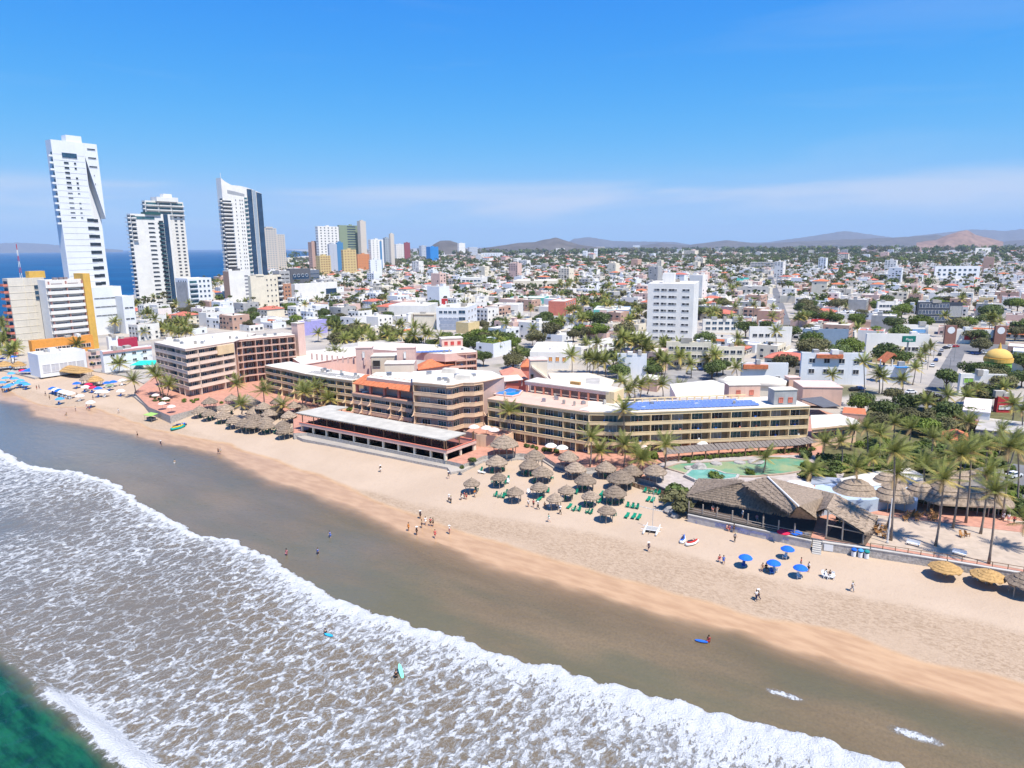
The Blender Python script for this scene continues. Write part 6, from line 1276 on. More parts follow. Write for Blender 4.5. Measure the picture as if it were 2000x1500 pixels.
LM = [(1318, 610, 'the white ten storey block'), (900, 625, 'the white four storey block'), (960, 592, 'the teal arcade'), (1100, 610, 'the coral hotel'), (1195, 618, 'the teal and pink row house'), (1350, 700, 'the pale yellow hotel'), (1640, 720, 'the white hotel with orange strip'), (1845, 610, 'the dark glass office'), (1945, 715, 'the yellow dome'), (1520, 600, 'the side street'), (1615, 660, 'the blue grey store'), (615, 640, 'the lavender warehouse'), (590, 545, 'the black glass mall'), (520, 570, 'the cream block'), (383, 575, 'the small white block'), (300, 580, 'the front white tower'), (230, 620, 'the white podium'), (660, 530, 'the yellow stepped hotel'), (735, 530, 'the white obelisk tower'), (845, 505, 'the bright blue box'), (925, 555, 'the white block with dark entrance'), (1180, 700, 'the white motel wing'), (1505, 522, 'the grey school'), (1870, 535, 'the broad white block'), (1920, 495, 'the pair of white slabs'), (1745, 605, 'the sawtooth warehouse'), (1452, 552, 'the turquoise roof room'), (830, 630, 'the pale yellow hall'), (1048, 560, 'the cream arcade building'), (1130, 520, 'the far centre skyline'),
      (365, 700, 'the left pink block'), (590, 740, 'the curved ochre wing'), (730, 860, 'the long canopied restaurant'), (875, 800, 'the wavy central block'), (1060, 840, 'the long ochre wing'), (1400, 830, 'the solar panel wing'), (1440, 915, 'the lagoon pool'), (1470, 980, 'the palapa restaurant'), (1650, 1010, 'the palapa bar'), (1870, 990, 'the longest yard hut'), (1720, 950, 'the pale blue beach club'), (1630, 825, 'the white roofed annex'), (1850, 1085, 'the rubble sea wall'), (1870, 850, 'the tiled garden pavilion'), (1960, 790, 'the crimson villa'), (1000, 765, 'the rooftop pool'), (1110, 760, 'the rooftop pavilion'), (1370, 758, 'the white hall roof'), (1605, 775, 'the pink house'), (1820, 740, 'the avenue'), (800, 700, 'the pink stair towers'), (120, 720, 'the white shuttered hall'), (1200, 945, 'the central thatched shelters'), (500, 810, 'the left thatched shelters'), (250, 705, 'the white beach hotel'), (1270, 720, 'the blank angular building')]
REG = {}
def register(o, look, px, py, noun):
    "remember a thing to be labelled by its look and by where it stands among the landmarks"
    b_ = min(LM, key=lambda l: (l[0]-px)**2+((l[1]-py)*2.2)**2); dx, dy = px-b_[0], (py-b_[1])*2
    rel = ('left of' if dx < 0 else 'right of') if abs(dx) > abs(dy) else ('behind' if dy < 0 else 'in front of')
    REG.setdefault((look, noun, b_[2], rel), []).append((math.hypot(dx, dy), id(o), o))
def finish_labels():
    SH_ = {'the white hotel with orange strip': 'the orange trimmed hotel', 'the white block with dark entrance': 'the dark entrance block', 'the teal and pink row house': 'the teal row house', 'the white four storey block': 'the four storey block', 'the white ten storey block': 'the ten storey block'}
    for (look, noun, lm, rel), L_ in REG.items():
        L_.sort(key=lambda a: a[0]); lm = SH_.get(lm, lm)
        for i, (_, _, o) in enumerate(L_): o['label'] = ('%s %s %s %s' % (look, noun, rel, lm)) if len(L_) == 1 else ('%s %s, %s one %s %s' % (look, noun, ORD[i], rel, lm))
trunk_proto = {}
def trunk_between(p0, p1, r0=.21, r1=.13, bow=.4):
    b = MB(); p0, p1 = Vector(p0), Vector(p1); m_ = []
    for i in range(7):
        f = i/6; q = p0.lerp(p1, f); q.x += bow*math.sin(f*math.pi)*.6; m_.append(tuple(q))
    b.tube(m_, [r0*(1.35 if i == 0 else 1)*(1-i/6)+r1*i/6 for i in range(7)], 6); return b
def palm_at(bx, by, cx, cy, kind, z0=TZ, L_=1.0, detail=True, onsand=False):
    p = S(bx, by) if onsand else Vector((*G(bx, by, z0), z0)); d = FW*F+RT*(cx-1000)-UP*(cy-750); t_ = p.y/d[1]; top = Vector((d[0]*t_, p.y, CZ+d[2]*t_))
    if top.z < p.z+2: top.z = p.z+2.5
    o = thing('palm_tree', '', 'palm tree', tuple(p), group='coconut palms'); trunk_between(p, top).build('trunk', trunkm, o, smooth=True)
    rz_ = rng.uniform(-.35, .35); sc_ = L_*rng.uniform(1.1, 1.35)*(1 if by > 950 or bx < 1560 else .84); l = top-p
    if detail:
        for i, me in enumerate(frond_set(kind)):
            if rng.random() < .12: continue
            f = ob('frond', me, o, tuple(l), rz_+rng.uniform(-.15, .15)); f.scale = (sc_,)*3
    else:
        f = ob('crown', palm_crown(kind, rng.randrange(4)), o, tuple(l), rz_); f.scale = (sc_,)*3
    hgt = top.z-p.z; look = ('tall' if hgt > 11 else 'short' if hgt < 6 else 'medium')+(' windblown' if kind == 'strong' else ' green')
    register(o, look, bx, by, 'palm'); return o
NEAR = [(1740, 1056, 1747, 882, 's'), (1733, 1030, 1752, 925, 's'), (1827, 1067, 1843, 935, 's'), (1931, 1101, 1944, 960, 's'), (1672, 979, 1672, 912, 's'), (1584, 957, 1584, 920, 'm'), (1861, 1032, 1878, 888, 's'), (1886, 1022, 1897, 880, 's'), (1915, 1043, 1930, 925, 's'), (1957, 1016, 1971, 872, 's'), (1987, 985, 1988, 878, 's'), (1804, 973, 1804, 912, 's'), (1849, 940, 1851, 860, 's'), (1893, 880, 1891, 824, 's'), (1741, 885, 1747, 826, 's'), (1644, 909, 1643, 862, 'm'), (1693, 905, 1693, 836, 's'), (1717, 905, 1717, 848, 's'), (1603, 900, 1611, 864, 's'), (1771, 890, 1779, 836, 's'), (1920, 935, 1928, 870, 's'), (1965, 930, 1985, 860, 's'), (1700, 945, 1706, 895, 's'), (1880, 925, 1890, 880, 's'), (1838, 960, 1842, 900, 's'), (2010, 1075, 2006, 1020, 's'), (1762, 935, 1765, 885, 's'), (1815, 905, 1822, 855, 's'), (1950, 890, 1957, 840, 's'), (1995, 850, 1996, 800, 'm'), (1660, 880, 1666, 838, 'm'), (1900, 800, 1908, 760, 'm'),
        (1152, 912, 1154, 853, 'm'), (1218, 912, 1220, 868, 'm'), (1298, 918, 1300, 868, 'm'), (1254, 921, 1254, 897, 'm'), (997, 868, 994, 803, 'm'), (1216, 890, 1218, 799, 'm'), (1490, 924, 1495, 894, 's'), (1175, 905, 1172, 880, 'm'), (1240, 905, 1242, 885, 'm'),
        (320, 775, 307, 735, 'c'), (315, 772, 299, 727, 'c'), (466, 788, 462, 750, 'm'), (515, 803, 514, 763, 'm'), (597, 803, 595, 766, 'm'), (621, 796, 617, 757, 'm'), (645, 798, 643, 780, 'm'), (472, 808, 471, 790, 'm'), (550, 808, 551, 790, 'm'), (265, 768, 259, 743, 'c'), (325, 778, 330, 752, 'c'), (590, 793, 590, 762, 'm'),
        (858, 728, 857, 692, 'c'), (1232, 777, 1215, 745, 'm'), (1240, 777, 1237, 753, 'm'), (1250, 776, 1252, 752, 'm'), (1228, 779, 1226, 763, 'm'), (1295, 774, 1292, 751, 'm'), (1327, 776, 1327, 760, 'm'), (1440, 748, 1437, 718, 'm'), (1264, 770, 1268, 746, 'm'),
        (644, 720, 644, 694, 'c'), (655, 718, 655, 683, 'c'), (667, 722, 667, 695, 'c'), (682, 720, 682, 706, 'c'), (675, 718, 676, 700, 'c')]
KD = {'s': 'strong', 'm': 'mild', 'c': 'calm'}
for bx, by, cx, cy, kd in NEAR: palm_at(bx, by, cx, cy, KD[kd], TZ if by < 1000 or bx > 1600 else TZ)
MIDP = [(621, 668, 621, 650), (665, 662, 664, 641), (695, 682, 695, 662), (757, 675, 752, 641), (786, 657, 785, 633), (775, 668, 774, 653), (722, 672, 722, 656), (733, 678, 732, 669), (1040, 674, 1040, 642), (1012, 716, 1011, 692), (1166, 706, 1166, 670), (1182, 729, 1181, 700), (1146, 729, 1146, 699), (1117, 729, 1116, 694), (1300, 708, 1300, 681), (1330, 722, 1329, 696), (1351, 718, 1350, 690), (1377, 705, 1377, 681), (1383, 722, 1382, 701), (1398, 722, 1397, 700), (1444, 695, 1442, 680), (1566, 642, 1567, 614), (1574, 640, 1575, 617), (1558, 642, 1560, 620), (1622, 640, 1622, 614), (1652, 617, 1652, 599), (1675, 662, 1675, 640), (1716, 675, 1716, 659), (1737, 677, 1737, 659), (1775, 622, 1775, 604), (1782, 752, 1788, 718), (1687, 797, 1687, 707), (1717, 768, 1716, 730), (1722, 770, 1724, 736), (1626, 755, 1625, 732), (1763, 762, 1762, 741), (1945, 660, 1944, 619), (1952, 656, 1953, 628), (1938, 660, 1936, 626), (1817, 694, 1817, 678), (1808, 705, 1806, 686), (1800, 715, 1797, 698), (1511, 622, 1511, 600), (1512, 640, 1508, 618)]
for k in range(11): MIDP.append((1206+k*6.5, rng.uniform(722, 738), 1207+k*6.5+rng.uniform(-3, 3), rng.uniform(656, 692)))
for k in range(26): x, y = rng.uniform(272, 372), rng.uniform(632, 668); MIDP.append((x, y, x+rng.uniform(-3, 3), y-rng.uniform(14, 24)))
for k in range(16): x, y = rng.uniform(-5, 30), rng.uniform(650, 715); MIDP.append((x, y, x+rng.uniform(-3, 3), y-rng.uniform(20, 34)))
for (x, y) in ((205, 648), (224, 652), (233, 628), (300, 600), (303, 590), (318, 600), (425, 572), (432, 568), (440, 575), (420, 578), (480, 612), (484, 608)): MIDP.append((x, y, x, y-rng.uniform(14, 26)))
for k in range(5): x, y = rng.uniform(1690, 2000), rng.uniform(790, 850); MIDP.append((x, y, x+rng.uniform(0, 6), y-rng.uniform(35, 58)))
for k in range(24): x, y = rng.uniform(1140, 1420), rng.uniform(690, 745); MIDP.append((x, y, x+rng.uniform(-2, 4), y-rng.uniform(24, 36)))
for k in range(34): x, y = rng.uniform(1085, 1255), rng.uniform(578, 655); MIDP.append((x, y, x+rng.uniform(-2, 3), y-rng.uniform(20, 32)))
for k in range(16): x, y = rng.uniform(1382, 1450), rng.uniform(565, 645); MIDP.append((x, y, x+rng.uniform(-2, 3), y-rng.uniform(20, 32)))
for k in range(26): x, y = rng.uniform(620, 860), rng.uniform(655, 688); MIDP.append((x, y, x+rng.uniform(-2, 4), y-rng.uniform(18, 30)))
for (x, y) in ((172, 720), (232, 728), (272, 716), (150, 690)): MIDP.append((x, y, x, y-18))
for bx, by, cx, cy in MIDP: palm_at(bx, by, cx, cy, 'mild' if bx > 600 else 'calm', LZ, 1.15, False)
# --- broadleaf trees and bushes
TREES = []
for v in range(7):
    r_ = random.Random(v+3); bl = [(0, 0, 4.3, 1.9)]+[(math.cos(a)*rr, math.sin(a)*rr, 3.4+r_.uniform(-.4, 1.3), r_.uniform(1.1, 1.8)) for a, rr in [(k*.9+r_.random()*.5, r_.uniform(1.3, 2.5)) for k in range(8)]]
    V, Q = leaf_crown(bl, 2300, .2, None, v); cr = [np_mesh('crown', V, Q, [m_]) for m_ in (leafA, leafB, leafC)]
    b = MB(); b.tube([(0, 0, 0), (.1, .05, 1.4), (0, 0, 2.8)], [.26, .2, .15], 7)
    for a in range(5): b.tube([(.05, 0, 1.7), (math.cos(a*1.26)*.9, math.sin(a*1.26)*.9, 2.8), (math.cos(a*1.26)*1.7, math.sin(a*1.26)*1.7, 3.8)], [.13, .09, .04], 5)
    TREES.append((cr, b.mesh('trunk', barkm)))
def tree_at(p, s, mi, look, px, py, sz=None):
    cr, tk = TREES[rng.randrange(7)]; o = thing('tree', '', 'tree', tuple(p), rng.uniform(0, 6.28)); o.scale = (s, s, s if sz is None else sz); ob('crown', cr[mi], o); ob('trunk', tk, o); register(o, look, px, py, 'tree'); return o
LOOK = ('dark green leafy', 'bright green leafy', 'olive brown leafy')
BUSH = []
for v in range(4):
    r_ = random.Random(v+31); V, Q = leaf_crown([(0, 0, .45, .55)]+[(r_.uniform(-.6, .6), r_.uniform(-.6, .6), r_.uniform(.2, .6), r_.uniform(.3, .5)) for _ in range(6)], 420, .12, None, v+50)
    BUSH.append([np_mesh('bush', V, Q, [m_]) for m_ in (leafA, leafB, leafC)])
def bush_at(p, s, mi, px, py, sz=None):
    o = ob('bush', BUSH[rng.randrange(4)][mi], None, tuple(p), rng.uniform(0, 6.28)); o.scale = (s, s, s if sz is None else sz); o['category'] = 'bush'; register(o, ('dark', 'bright green', 'olive')[mi], px, py, 'bush'); return o
def gp(x, y, z=TZ): p = G(x, y, z); return (p.x, p.y, z)
for x, y, s, mi in [(1030, 874, 1.2, 0), (1040, 875, 1.1, 0), (1048, 878, 1.1, 1), (1064, 880, 1.2, 0), (1075, 882, 1.1, 1), (1086, 884, 1.2, 0), (922, 902, 1.2, 0), (926, 900, 1., 1), (902, 916, 1.1, 0), (897, 848, 1.5, 1), (908, 850, 1.6, 1), (918, 853, 1.7, 1), (928, 855, 1.5, 1), (1268, 895, 2.3, 1), (1276, 893, 2., 1), (1262, 900, 1.6, 1)]+[(1335+k*7.2, 899-k*.55, 1.15, k % 2) for k in range(36)]+[(1318, 982, 3.2, 2), (1326, 972, 3.4, 0), (1332, 990, 2.6, 2), (1322, 995, 2., 2), (1394, 936, 2.0, 1), (1402, 938, 1.8, 0), (1463, 926, 1.4, 1), (1345, 905, .9, 0)]+[(1590+rng.uniform(-20, 70), rng.uniform(892, 938), rng.uniform(1.4, 2.6), rng.choice((0, 0, 1, 2))) for _ in range(26)]+[(rng.uniform(1680, 1960), rng.uniform(862, 925), rng.uniform(1.6, 3.0), rng.choice((0, 0, 1, 2))) for _ in range(60)]+[(rng.uniform(1930, 2010), rng.uniform(960, 1010), rng.uniform(1.6, 2.6), rng.choice((0, 1))) for _ in range(12)]+[(rng.uniform(330, 440), rng.uniform(781, 789), .9, 1) for _ in range(14)]+[(rng.uniform(295, 330), rng.uniform(775, 786), 1., 0) for _ in range(10)]+[(rng.uniform(600, 640), rng.uniform(800, 812), 1.5, 1) for _ in range(5)]+[(684+k*4, 802+k*.5, 1.3, 1) for k in range(4)]:
    bush_at(gp(x, y), s, mi, x, y)
# trees: px, py of the trunk foot, size, leaf kind
TP = [(905, 690, 1.6, 1), (925, 692, 1.7, 0), (945, 690, 1.8, 1), (962, 694, 1.7, 1), (980, 690, 1.6, 1), (1000, 688, 1.5, 1), (918, 678, 1.6, 1), (940, 676, 1.8, 1), (965, 676, 1.7, 0), (990, 676, 1.5, 1), (890, 680, 1.4, 1), (870, 672, 1.3, 0), (1015, 700, 1.2, 0), (1030, 706, 1.2, 0), (930, 712, 1.3, 0), (944, 716, 1.3, 0), (955, 664, 1.6, 2), (1508, 672, 1.6, 0), (1525, 668, 1.8, 2), (1545, 668, 1.7, 0), (1495, 668, 1.5, 2), (1120, 668, 1.4, 2), (1135, 660, 1.5, 1), (1150, 664, 1.5, 2), (1265, 735, 1.4, 0), (1275, 742, 1.2, 0), (1210, 745, 1.4, 0), (1400, 735, 1.3, 0), (1390, 742, 1.3, 0), (1412, 732, 1.2, 0), (845, 685, 1.2, 0), (800, 678, 1.1, 0), (815, 680, 1.2, 0)]
for _ in range(20): TP.append((rng.uniform(1668, 1905), rng.uniform(785, 862), rng.uniform(.9, 1.4), rng.choice((0, 1, 1, 2, 2))))
for _ in range(16): TP.append((rng.uniform(1845, 2010), rng.uniform(720, 800), rng.uniform(1.1, 1.7), rng.choice((0, 0, 1, 2))))
for _ in range(10): TP.append((rng.uniform(1855, 1915), rng.uniform(668, 722), rng.uniform(1.1, 1.6), rng.choice((0, 2))))
for x, y, s, mi in TP:
  if not (1755 < x < 1895 and y < 802 and abs(x-(1760+(800-y)*1.0)) < 45): tree_at(gp(x, y, LZ), s, mi, LOOK[mi], x, y)
b = MB(); b.prism(pxs([(1600, 905), (1690, 960), (1810, 985), (1990, 1010), (2300, 1040), (2300, 820), (1700, 790), (1680, 830), (1610, 860)], TZ+.03), TZ-.2, TZ+.03); struct('garden_ground', b.build('garden_ground', mat('dark garden soil and grass', (.13, .12, .05), var=.45, sc=.4, bump=.3)))
# ================================================================== THE CITY BEYOND
def inpoly(x, y, P):
    c = False; j = len(P)-1
    for i in range(len(P)):
        if (P[i][1] > y) != (P[j][1] > y) and x < (P[j][0]-P[i][0])*(y-P[i][1])/(P[j][1]-P[i][1])+P[i][0]: c = not c
        j = i
    return c
RES = [(-400, 760), (-400, 690), (60, 705), (190, 690), (225, 690), (300, 690), (300, 655), (600, 648), (615, 690), (700, 700), (700, 662), (935, 668), (945, 715), (1035, 735), (1035, 705), (1100, 710), (1255, 755), (1300, 735), (1450, 735), (1700, 765), (1700, 800), (1900, 830), (2600, 830), (2600, 1300), (-400, 1300)]
ROADS = [[(1745, 805), (1790, 772), (1820, 730), (1842, 690), (1855, 672), (1890, 655), (2100, 680), (2100, 712), (1894, 694), (1884, 715), (1870, 750), (1858, 795), (1840, 815)], [(1528, 660), (1507, 590), (1497, 552), (1494, 536), (1515, 536), (1526, 556), (1541, 592), (1562, 660)], [(1250, 756), (1272, 718), (1330, 716), (1450, 722), (1430, 748)], [(1740, 830), (1778, 700), (1835, 672), (1905, 672), (1900, 830)], [(1518, 690), (1504, 590), (1495, 536), (1511, 536), (1522, 556), (1542, 592), (1570, 690)]]
TZONE = [(955, 670, 60, 28, .95), (1160, 590, 95, 48, .8), (1415, 590, 48, 48, .8), (1800, 556, 110, 22, .8), (1600, 505, 300, 14, .75), (960, 535, 120, 22, .6), (1880, 515, 140, 14, .8), (830, 565, 60, 16, .5), (1240, 500, 120, 10, .7), (690, 570, 40, 20, .5), (1780, 800, 130, 40, 1.)]
def tdens(px, py, x, y):
    d = .42+.7*max(0, mnoise.noise((x*.009, y*.009, 3.)))
    for a, b_, rx, ry, k in TZONE: d = max(d, k*math.exp(-(((px-a)/rx)**2+((py-b_)/ry)**2)**1.5))
    return d
HCOL = [('white', white, 6), ('white', white2, 5), ('cream', cream, 2), ('pale pink', palepink, 1.2), ('beige', beige, 1.2), ('grey', grey, .8), ('terracotta', mat('terracotta wall', (.52, .33, .25)), .6), ('pale blue', mat('pale blue wall', (.4, .5, .62)), .35), ('yellow', mat('soft yellow wall', (.66, .52, .27)), .5), ('pale green', mat('pale green wall', (.45, .56, .45)), .25)]
tileA = tile; tileB = mat('red clay roof', (.5, .15, .1), var=.2)
cm_list = [white, roofw, glass, tileA, tileB, roofg, dark]+[h[1] for h in HCOL]; 
HP = []
def house_proto(v):
    r_ = random.Random(v*13+1); w_, d_, st = r_.uniform(10, 18), r_.uniform(10, 16), r_.choice((1, 1, 2, 2, 2, 3)); h_ = 3.1*st+.6; kind = r_.choices(('flat', 'tile', 'redflat', 'strip'), (6, .9, .6, 1.3))[0]; cn, cmat, _ = r_.choices(HCOL, [h[2] for h in HCOL])[0]
    W = MB(); W.box((0, 0, 0), (w_, d_, h_)); two = r_.random() < .5 and st > 1
    if two: W.box((w_*.2, -d_/2-1.5, 0), (w_*.5, 3.2, h_*.48))
    Rf = MB(); rm = roofw
    if kind == 'tile':
        rm = r_.choice((tileA, tileB)); e = .5; a = (-w_/2-e, -d_/2-e, h_); b_ = (w_/2+e, -d_/2-e, h_); c = (w_/2+e, d_/2+e, h_); d = (-w_/2-e, d_/2+e, h_); r1, r2 = (-w_*.2, 0, h_+2.2), (w_*.2, 0, h_+2.2)
        for f in ((a, b_, r2, r1), (c, d, r1, r2), (b_, c, r2), (d, a, r1)): Rf.thick(list(f), .2)
    else:
        if kind == 'redflat': rm = mat('red painted roof', (.5, .17, .13), var=.2)
        elif r_.random() < .35: rm = roofg
        Rf.box((0, 0, h_), (w_-.5, d_-.5, .12))
        t_ = .25; ph = r_.uniform(.3, .9)
        for (x, y, sx, sy) in ((0, -d_/2+t_/2, w_, t_), (0, d_/2-t_/2, w_, t_), (-w_/2+t_/2, 0, t_, d_-2*t_), (w_/2-t_/2, 0, t_, d_-2*t_)): W.box((x, y, h_), (sx, sy, ph))
        if kind == 'strip': Rf2 = MB(); Rf2.thick([(-w_*.4, -d_/2-.9, h_-.9), (w_*.4, -d_/2-.9, h_-.9), (w_*.4, -d_/2, h_+.2), (-w_*.4, -d_/2, h_+.2)], .2)
    wins = []; nw = max(2, int(w_/3.6)); nd_ = max(2, int(d_/4))
    for s_ in range(st):
        for i in range(nw):
            if r_.random() < .82: wins.append(((-w_/2+w_*(i+.5)/nw, -d_/2-(3.1 if two and s_ == 0 and w_*(i+.5)/nw > w_*.45 and w_*(i+.5)/nw < w_*.95 else 0)), 3.1*s_+.9, 0, r_.choice((1.5, 2.0, 2.6)), r_.choice((1.3, 1.5))))
        for i in range(nd_):
            if r_.random() < .7: wins.append(((-w_/2, d_/2-d_*(i+.5)/nd_), 3.1*s_+1., -math.pi/2, 1.5, 1.3)); 
            if r_.random() < .7: wins.append(((w_/2, -d_/2+d_*(i+.5)/nd_), 3.1*s_+1., math.pi/2, 1.5, 1.3))
    tanks = [(r_.uniform(-w_*.3, w_*.3), r_.uniform(-d_*.3, d_*.3), r_.choice((0, 1, 2))) for _ in range(r_.randint(1, 3))] if kind != 'tile' else []
    return dict(W=W, Rf=Rf, Rf2=Rf2 if kind == 'strip' else None, rm=rm, wm=cmat, wins=wins, tanks=tanks, h=h_, w=w_, d=d_, look='%s %s' % ({'flat': 'flat roofed', 'tile': 'tile roofed', 'redflat': 'red roofed', 'strip': 'orange trimmed'}[kind], cn), st=st)
tankm = MB(); tankm.lathe([(.6, 0), (.65, .9), (.3, 1.2)], 9); tank_mesh = tankm.mesh('water_tank', mat('black water tank', (.03, .03, .035), rough=.5)); tankw_mesh = tankm.mesh('water_tank', plasticw)
rb = MB(); rb.box((0, 0, 0), (2.8, 2.4, 2.3)); rb.box((0, 0, 2.3), (3.2, 2.8, .15)); 
HP = [house_proto(v) for v in range(34)]
for h in HP:
    h['wmesh'] = h['W'].mesh('wall', h['wm']); h['rmesh'] = h['Rf'].mesh('roof', h['rm']); h['smesh'] = h['Rf2'].mesh('tile_strip', tileA) if h['Rf2'] else None; h['room'] = rb.mesh('roof_room', h['wm'])
    # joined arrays for the far ones
    V = []; Fq = []; Mi = []
    def addmb(mb, m_, tr=None):
        k = len(V); V.extend([(v if tr is None else (v[0]+tr[0], v[1]+tr[1], v[2]+tr[2])) for v in mb.v])
        for f in mb.f: Fq.append(tuple(i+k for i in f) if len(f) == 4 else tuple(i+k for i in f)+(f[-1]+k,)); Mi.append(m_)
    allm = [white, roofw, glass, tileA, roofg, dark]
    h['arr'] = None; h['_add'] = (V, Fq, Mi)
def house_thing(h, p, rz, px, py):
    o = thing('house', '', 'house', p, rz, 'city houses'); ob('wall', h['wmesh'], o); ob('roof', h['rmesh'], o)
    if h['smesh']: ob('tile_strip', h['smesh'], o)
    for (q, z, a, w_, hh) in h['wins']:
        key = (w_, hh, 'glass'); 
        if key not in FLAT: b = MB(); b.box((0, -.05, 0), (w_, .1, hh), mi=1); b.box((0, -.11, -.1), (w_+.2, .22, .1), mi=0); FLAT[key] = b.mesh('window', [framew, glass])
        ob('window', FLAT[key], o, (q[0], q[1], z), a)
    for (x, y, k) in h['tanks']: ob(('water_tank', 'water_tank', 'roof_room')[k], (tank_mesh, tankw_mesh, h['room'])[k], o, (x, y, h['h']+.12))
    register(o, h['look'], px, py, ('bungalow', 'house', 'apartment house')[h['st']-1]); return o
cells = []
def gen(wmin, wmax, step, su, jit_):
    r_ = random.Random(int(step*10)); UM = int(wmax/step)+2
    for i in range(-UM, UM):
        for j in range(int(90/step), UM+int(400/step)):
            u, v = i*step*su, j*step; 
            if (j % 4 == 0 and step < 30) : continue
            u += r_.uniform(-1, 1)*jit_; v += r_.uniform(-1, 1)*jit_; x, y = xy(u, v)
            if y < 60: continue
            px, py, w_ = PX(x, y, LZ)
            if not (wmin <= w_ < wmax) or px < -60 or px > 2060 or py > 900: continue
            if inpoly(px, py, RES) or any(inpoly(px, py, P) for P in ROADS) or not inpoly(x, y, land): continue
            if px < 300 and py > 560 and py < 690 and px < 268: continue
            cells.append((x, y, px, py, w_, step))
gen(200, 820, 17, 1.05, 2.2); gen(820, 1650, 21, 1.05, 4); gen(1650, 3400, 36, 1.1, 9); gen(3400, 6200, 90, 1.3, 26)
occ = np.array(OCC); rh = random.Random(5); houses = []; trs = []
for (x, y, px, py, w_, st) in cells:
    dd = np.hypot(occ[:, 0]-x, occ[:, 1]-y)-occ[:, 2]; dm = dd.min(); near_tower = px < 560 and w_ > 700
    if dm < 5: continue
    td = tdens(px, py, x, y)
    if st > 20: td *= 1.25
    if st > 80 and rh.random() < .6: td = 0
    if rh.random() < td: trs.append((x+rh.uniform(-4, 4), y+rh.uniform(-4, 4), px, py, w_, st)); 
    if rh.random() < td*.55 and st < 40: trs.append((x+rh.uniform(-7, 7), y+rh.uniform(-7, 7), px, py, w_, st))
    if rh.random() < td*.62: continue
    if dm < 9 : continue
    hp = HP[rh.randrange(len(HP))]; 
    if px < 330 and py > 600 and hp['st'] > 1: hp = HP[1]
    houses.append((x, y, px, py, w_, st, hp, R(-35)+rh.choice((0, 0, math.pi/2, math.pi, -math.pi/2))+rh.uniform(-.05, .05)))
houses.sort(key=lambda a: a[4]); trs.sort(key=lambda a: a[4])
print('houses', len(houses), 'trees', len(trs))
NH = 240
for (x, y, px, py, w_, st, hp, rz_) in houses[:NH]: house_thing(hp, (x, y, LZ), rz_, px, py)
def merge(items, name, mats):
    Vs, Qs, Ms = [], [], []; k = 0
    for V, Q, M_ in items: Vs.append(V); Qs.append(Q+k); Ms.append(M_); k += len(V)
    me = np_mesh(name, np.concatenate(Vs), np.concatenate(Qs), mats, np.concatenate(Ms)); return me
def boxarr(w_, d_, h_):
    V = np.array([(x*w_/2, y*d_/2, z) for z in (0, h_) for x, y in ((-1, -1), (1, -1), (1, 1), (-1, 1))]); Q = np.array([(0, 1, 5, 4), (1, 2, 6, 5), (2, 3, 7, 6), (3, 0, 4, 7), (4, 5, 6, 7)]); return V, Q
far_m = [white, white2, cream, palepink, beige, grey, HCOL[6][1], roofw, roofg, tileA, tileB, glass]
def far_house(x, y, st, rz_, r_):
    "walls, roof, roof room and real window blocks of one far house"
    k = {17: 1.15, 21: 1.25, 36: 2.0, 90: 4.2}[st]; w_, d_ = r_.uniform(9, 16)*k, r_.uniform(9, 14)*k; n = r_.choice((1, 1, 2, 2, 2, 3)) if r_.random() < .985 else r_.randint(5, 9); h_ = 3.1*n+.8
    wm = r_.choices(range(7), (5, 3, 3, 1.5, 2.2, 1.2, .6))[0]; rm = r_.choices((7, 8, 9, 10), (7, 2.6, .5, .6))[0]; V, Q = boxarr(w_, d_, h_); Vs = [V]; Qs = [Q]; Ms = [np.array([wm]*4+[rm])]; c = 8
    def add(V2, Q2, m_): 
        nonlocal c
        Vs.append(V2); Qs.append(Q2+c); Ms.append(np.array(m_)); c += len(V2)
    if rm in (7, 8):
        for _ in range(r_.randint(1, 3)): V2, Q2 = boxarr(r_.uniform(2, 4), r_.uniform(2, 4), r_.uniform(1.2, 2.6)); add(V2+np.array([r_.uniform(-.3, .3)*w_, r_.uniform(-.3, .3)*d_, h_]), Q2, [wm]*4+[rm])
    else:
        V2 = np.array([(-w_/2-.4, -d_/2-.4, h_), (w_/2+.4, -d_/2-.4, h_), (w_/2+.4, d_/2+.4, h_), (-w_/2-.4, d_/2+.4, h_), (-w_*.2, 0, h_+2.), (w_*.2, 0, h_+2.)]); add(V2, np.array([(0, 1, 5, 4), (2, 3, 4, 5), (1, 2, 5, 5), (3, 0, 4, 4)]), [rm]*4)
    for s_ in range(n):
        for i in range(max(2, int(w_/4))):
            if r_.random() < .75: V2, Q2 = boxarr(2.0 if k < 2 else 3, .14, 1.4); add(V2+np.array([-w_/2+w_*(i+.5)/max(2, int(w_/4)), -d_/2-.05, 3.1*s_+.9]), Q2, [11]*5)
        for i in range(2):
            if r_.random() < .6: V2, Q2 = boxarr(.14, 1.6, 1.3); add(V2+np.array([(w_/2+.05)*r_.choice((-1, 1)), -d_*.25+d_*.5*i, 3.1*s_+1.]), Q2, [11]*5)
    V = np.concatenate(Vs); ca, sa = math.cos(rz_), math.sin(rz_); V = np.stack([V[:, 0]*ca-V[:, 1]*sa+x, V[:, 0]*sa+V[:, 1]*ca+y, V[:, 2]+LZ], 1); return V, np.concatenate(Qs), np.concatenate(Ms)
me = merge([far_house(x, y, st, rz_, rh) for (x, y, px, py, w_, st, hp, rz_) in houses[NH:]], 'far_houses', far_m); o = ob('far_houses', me); o['kind'] = 'stuff'; o['label'] = 'far low white houses filling the city up to the hills'
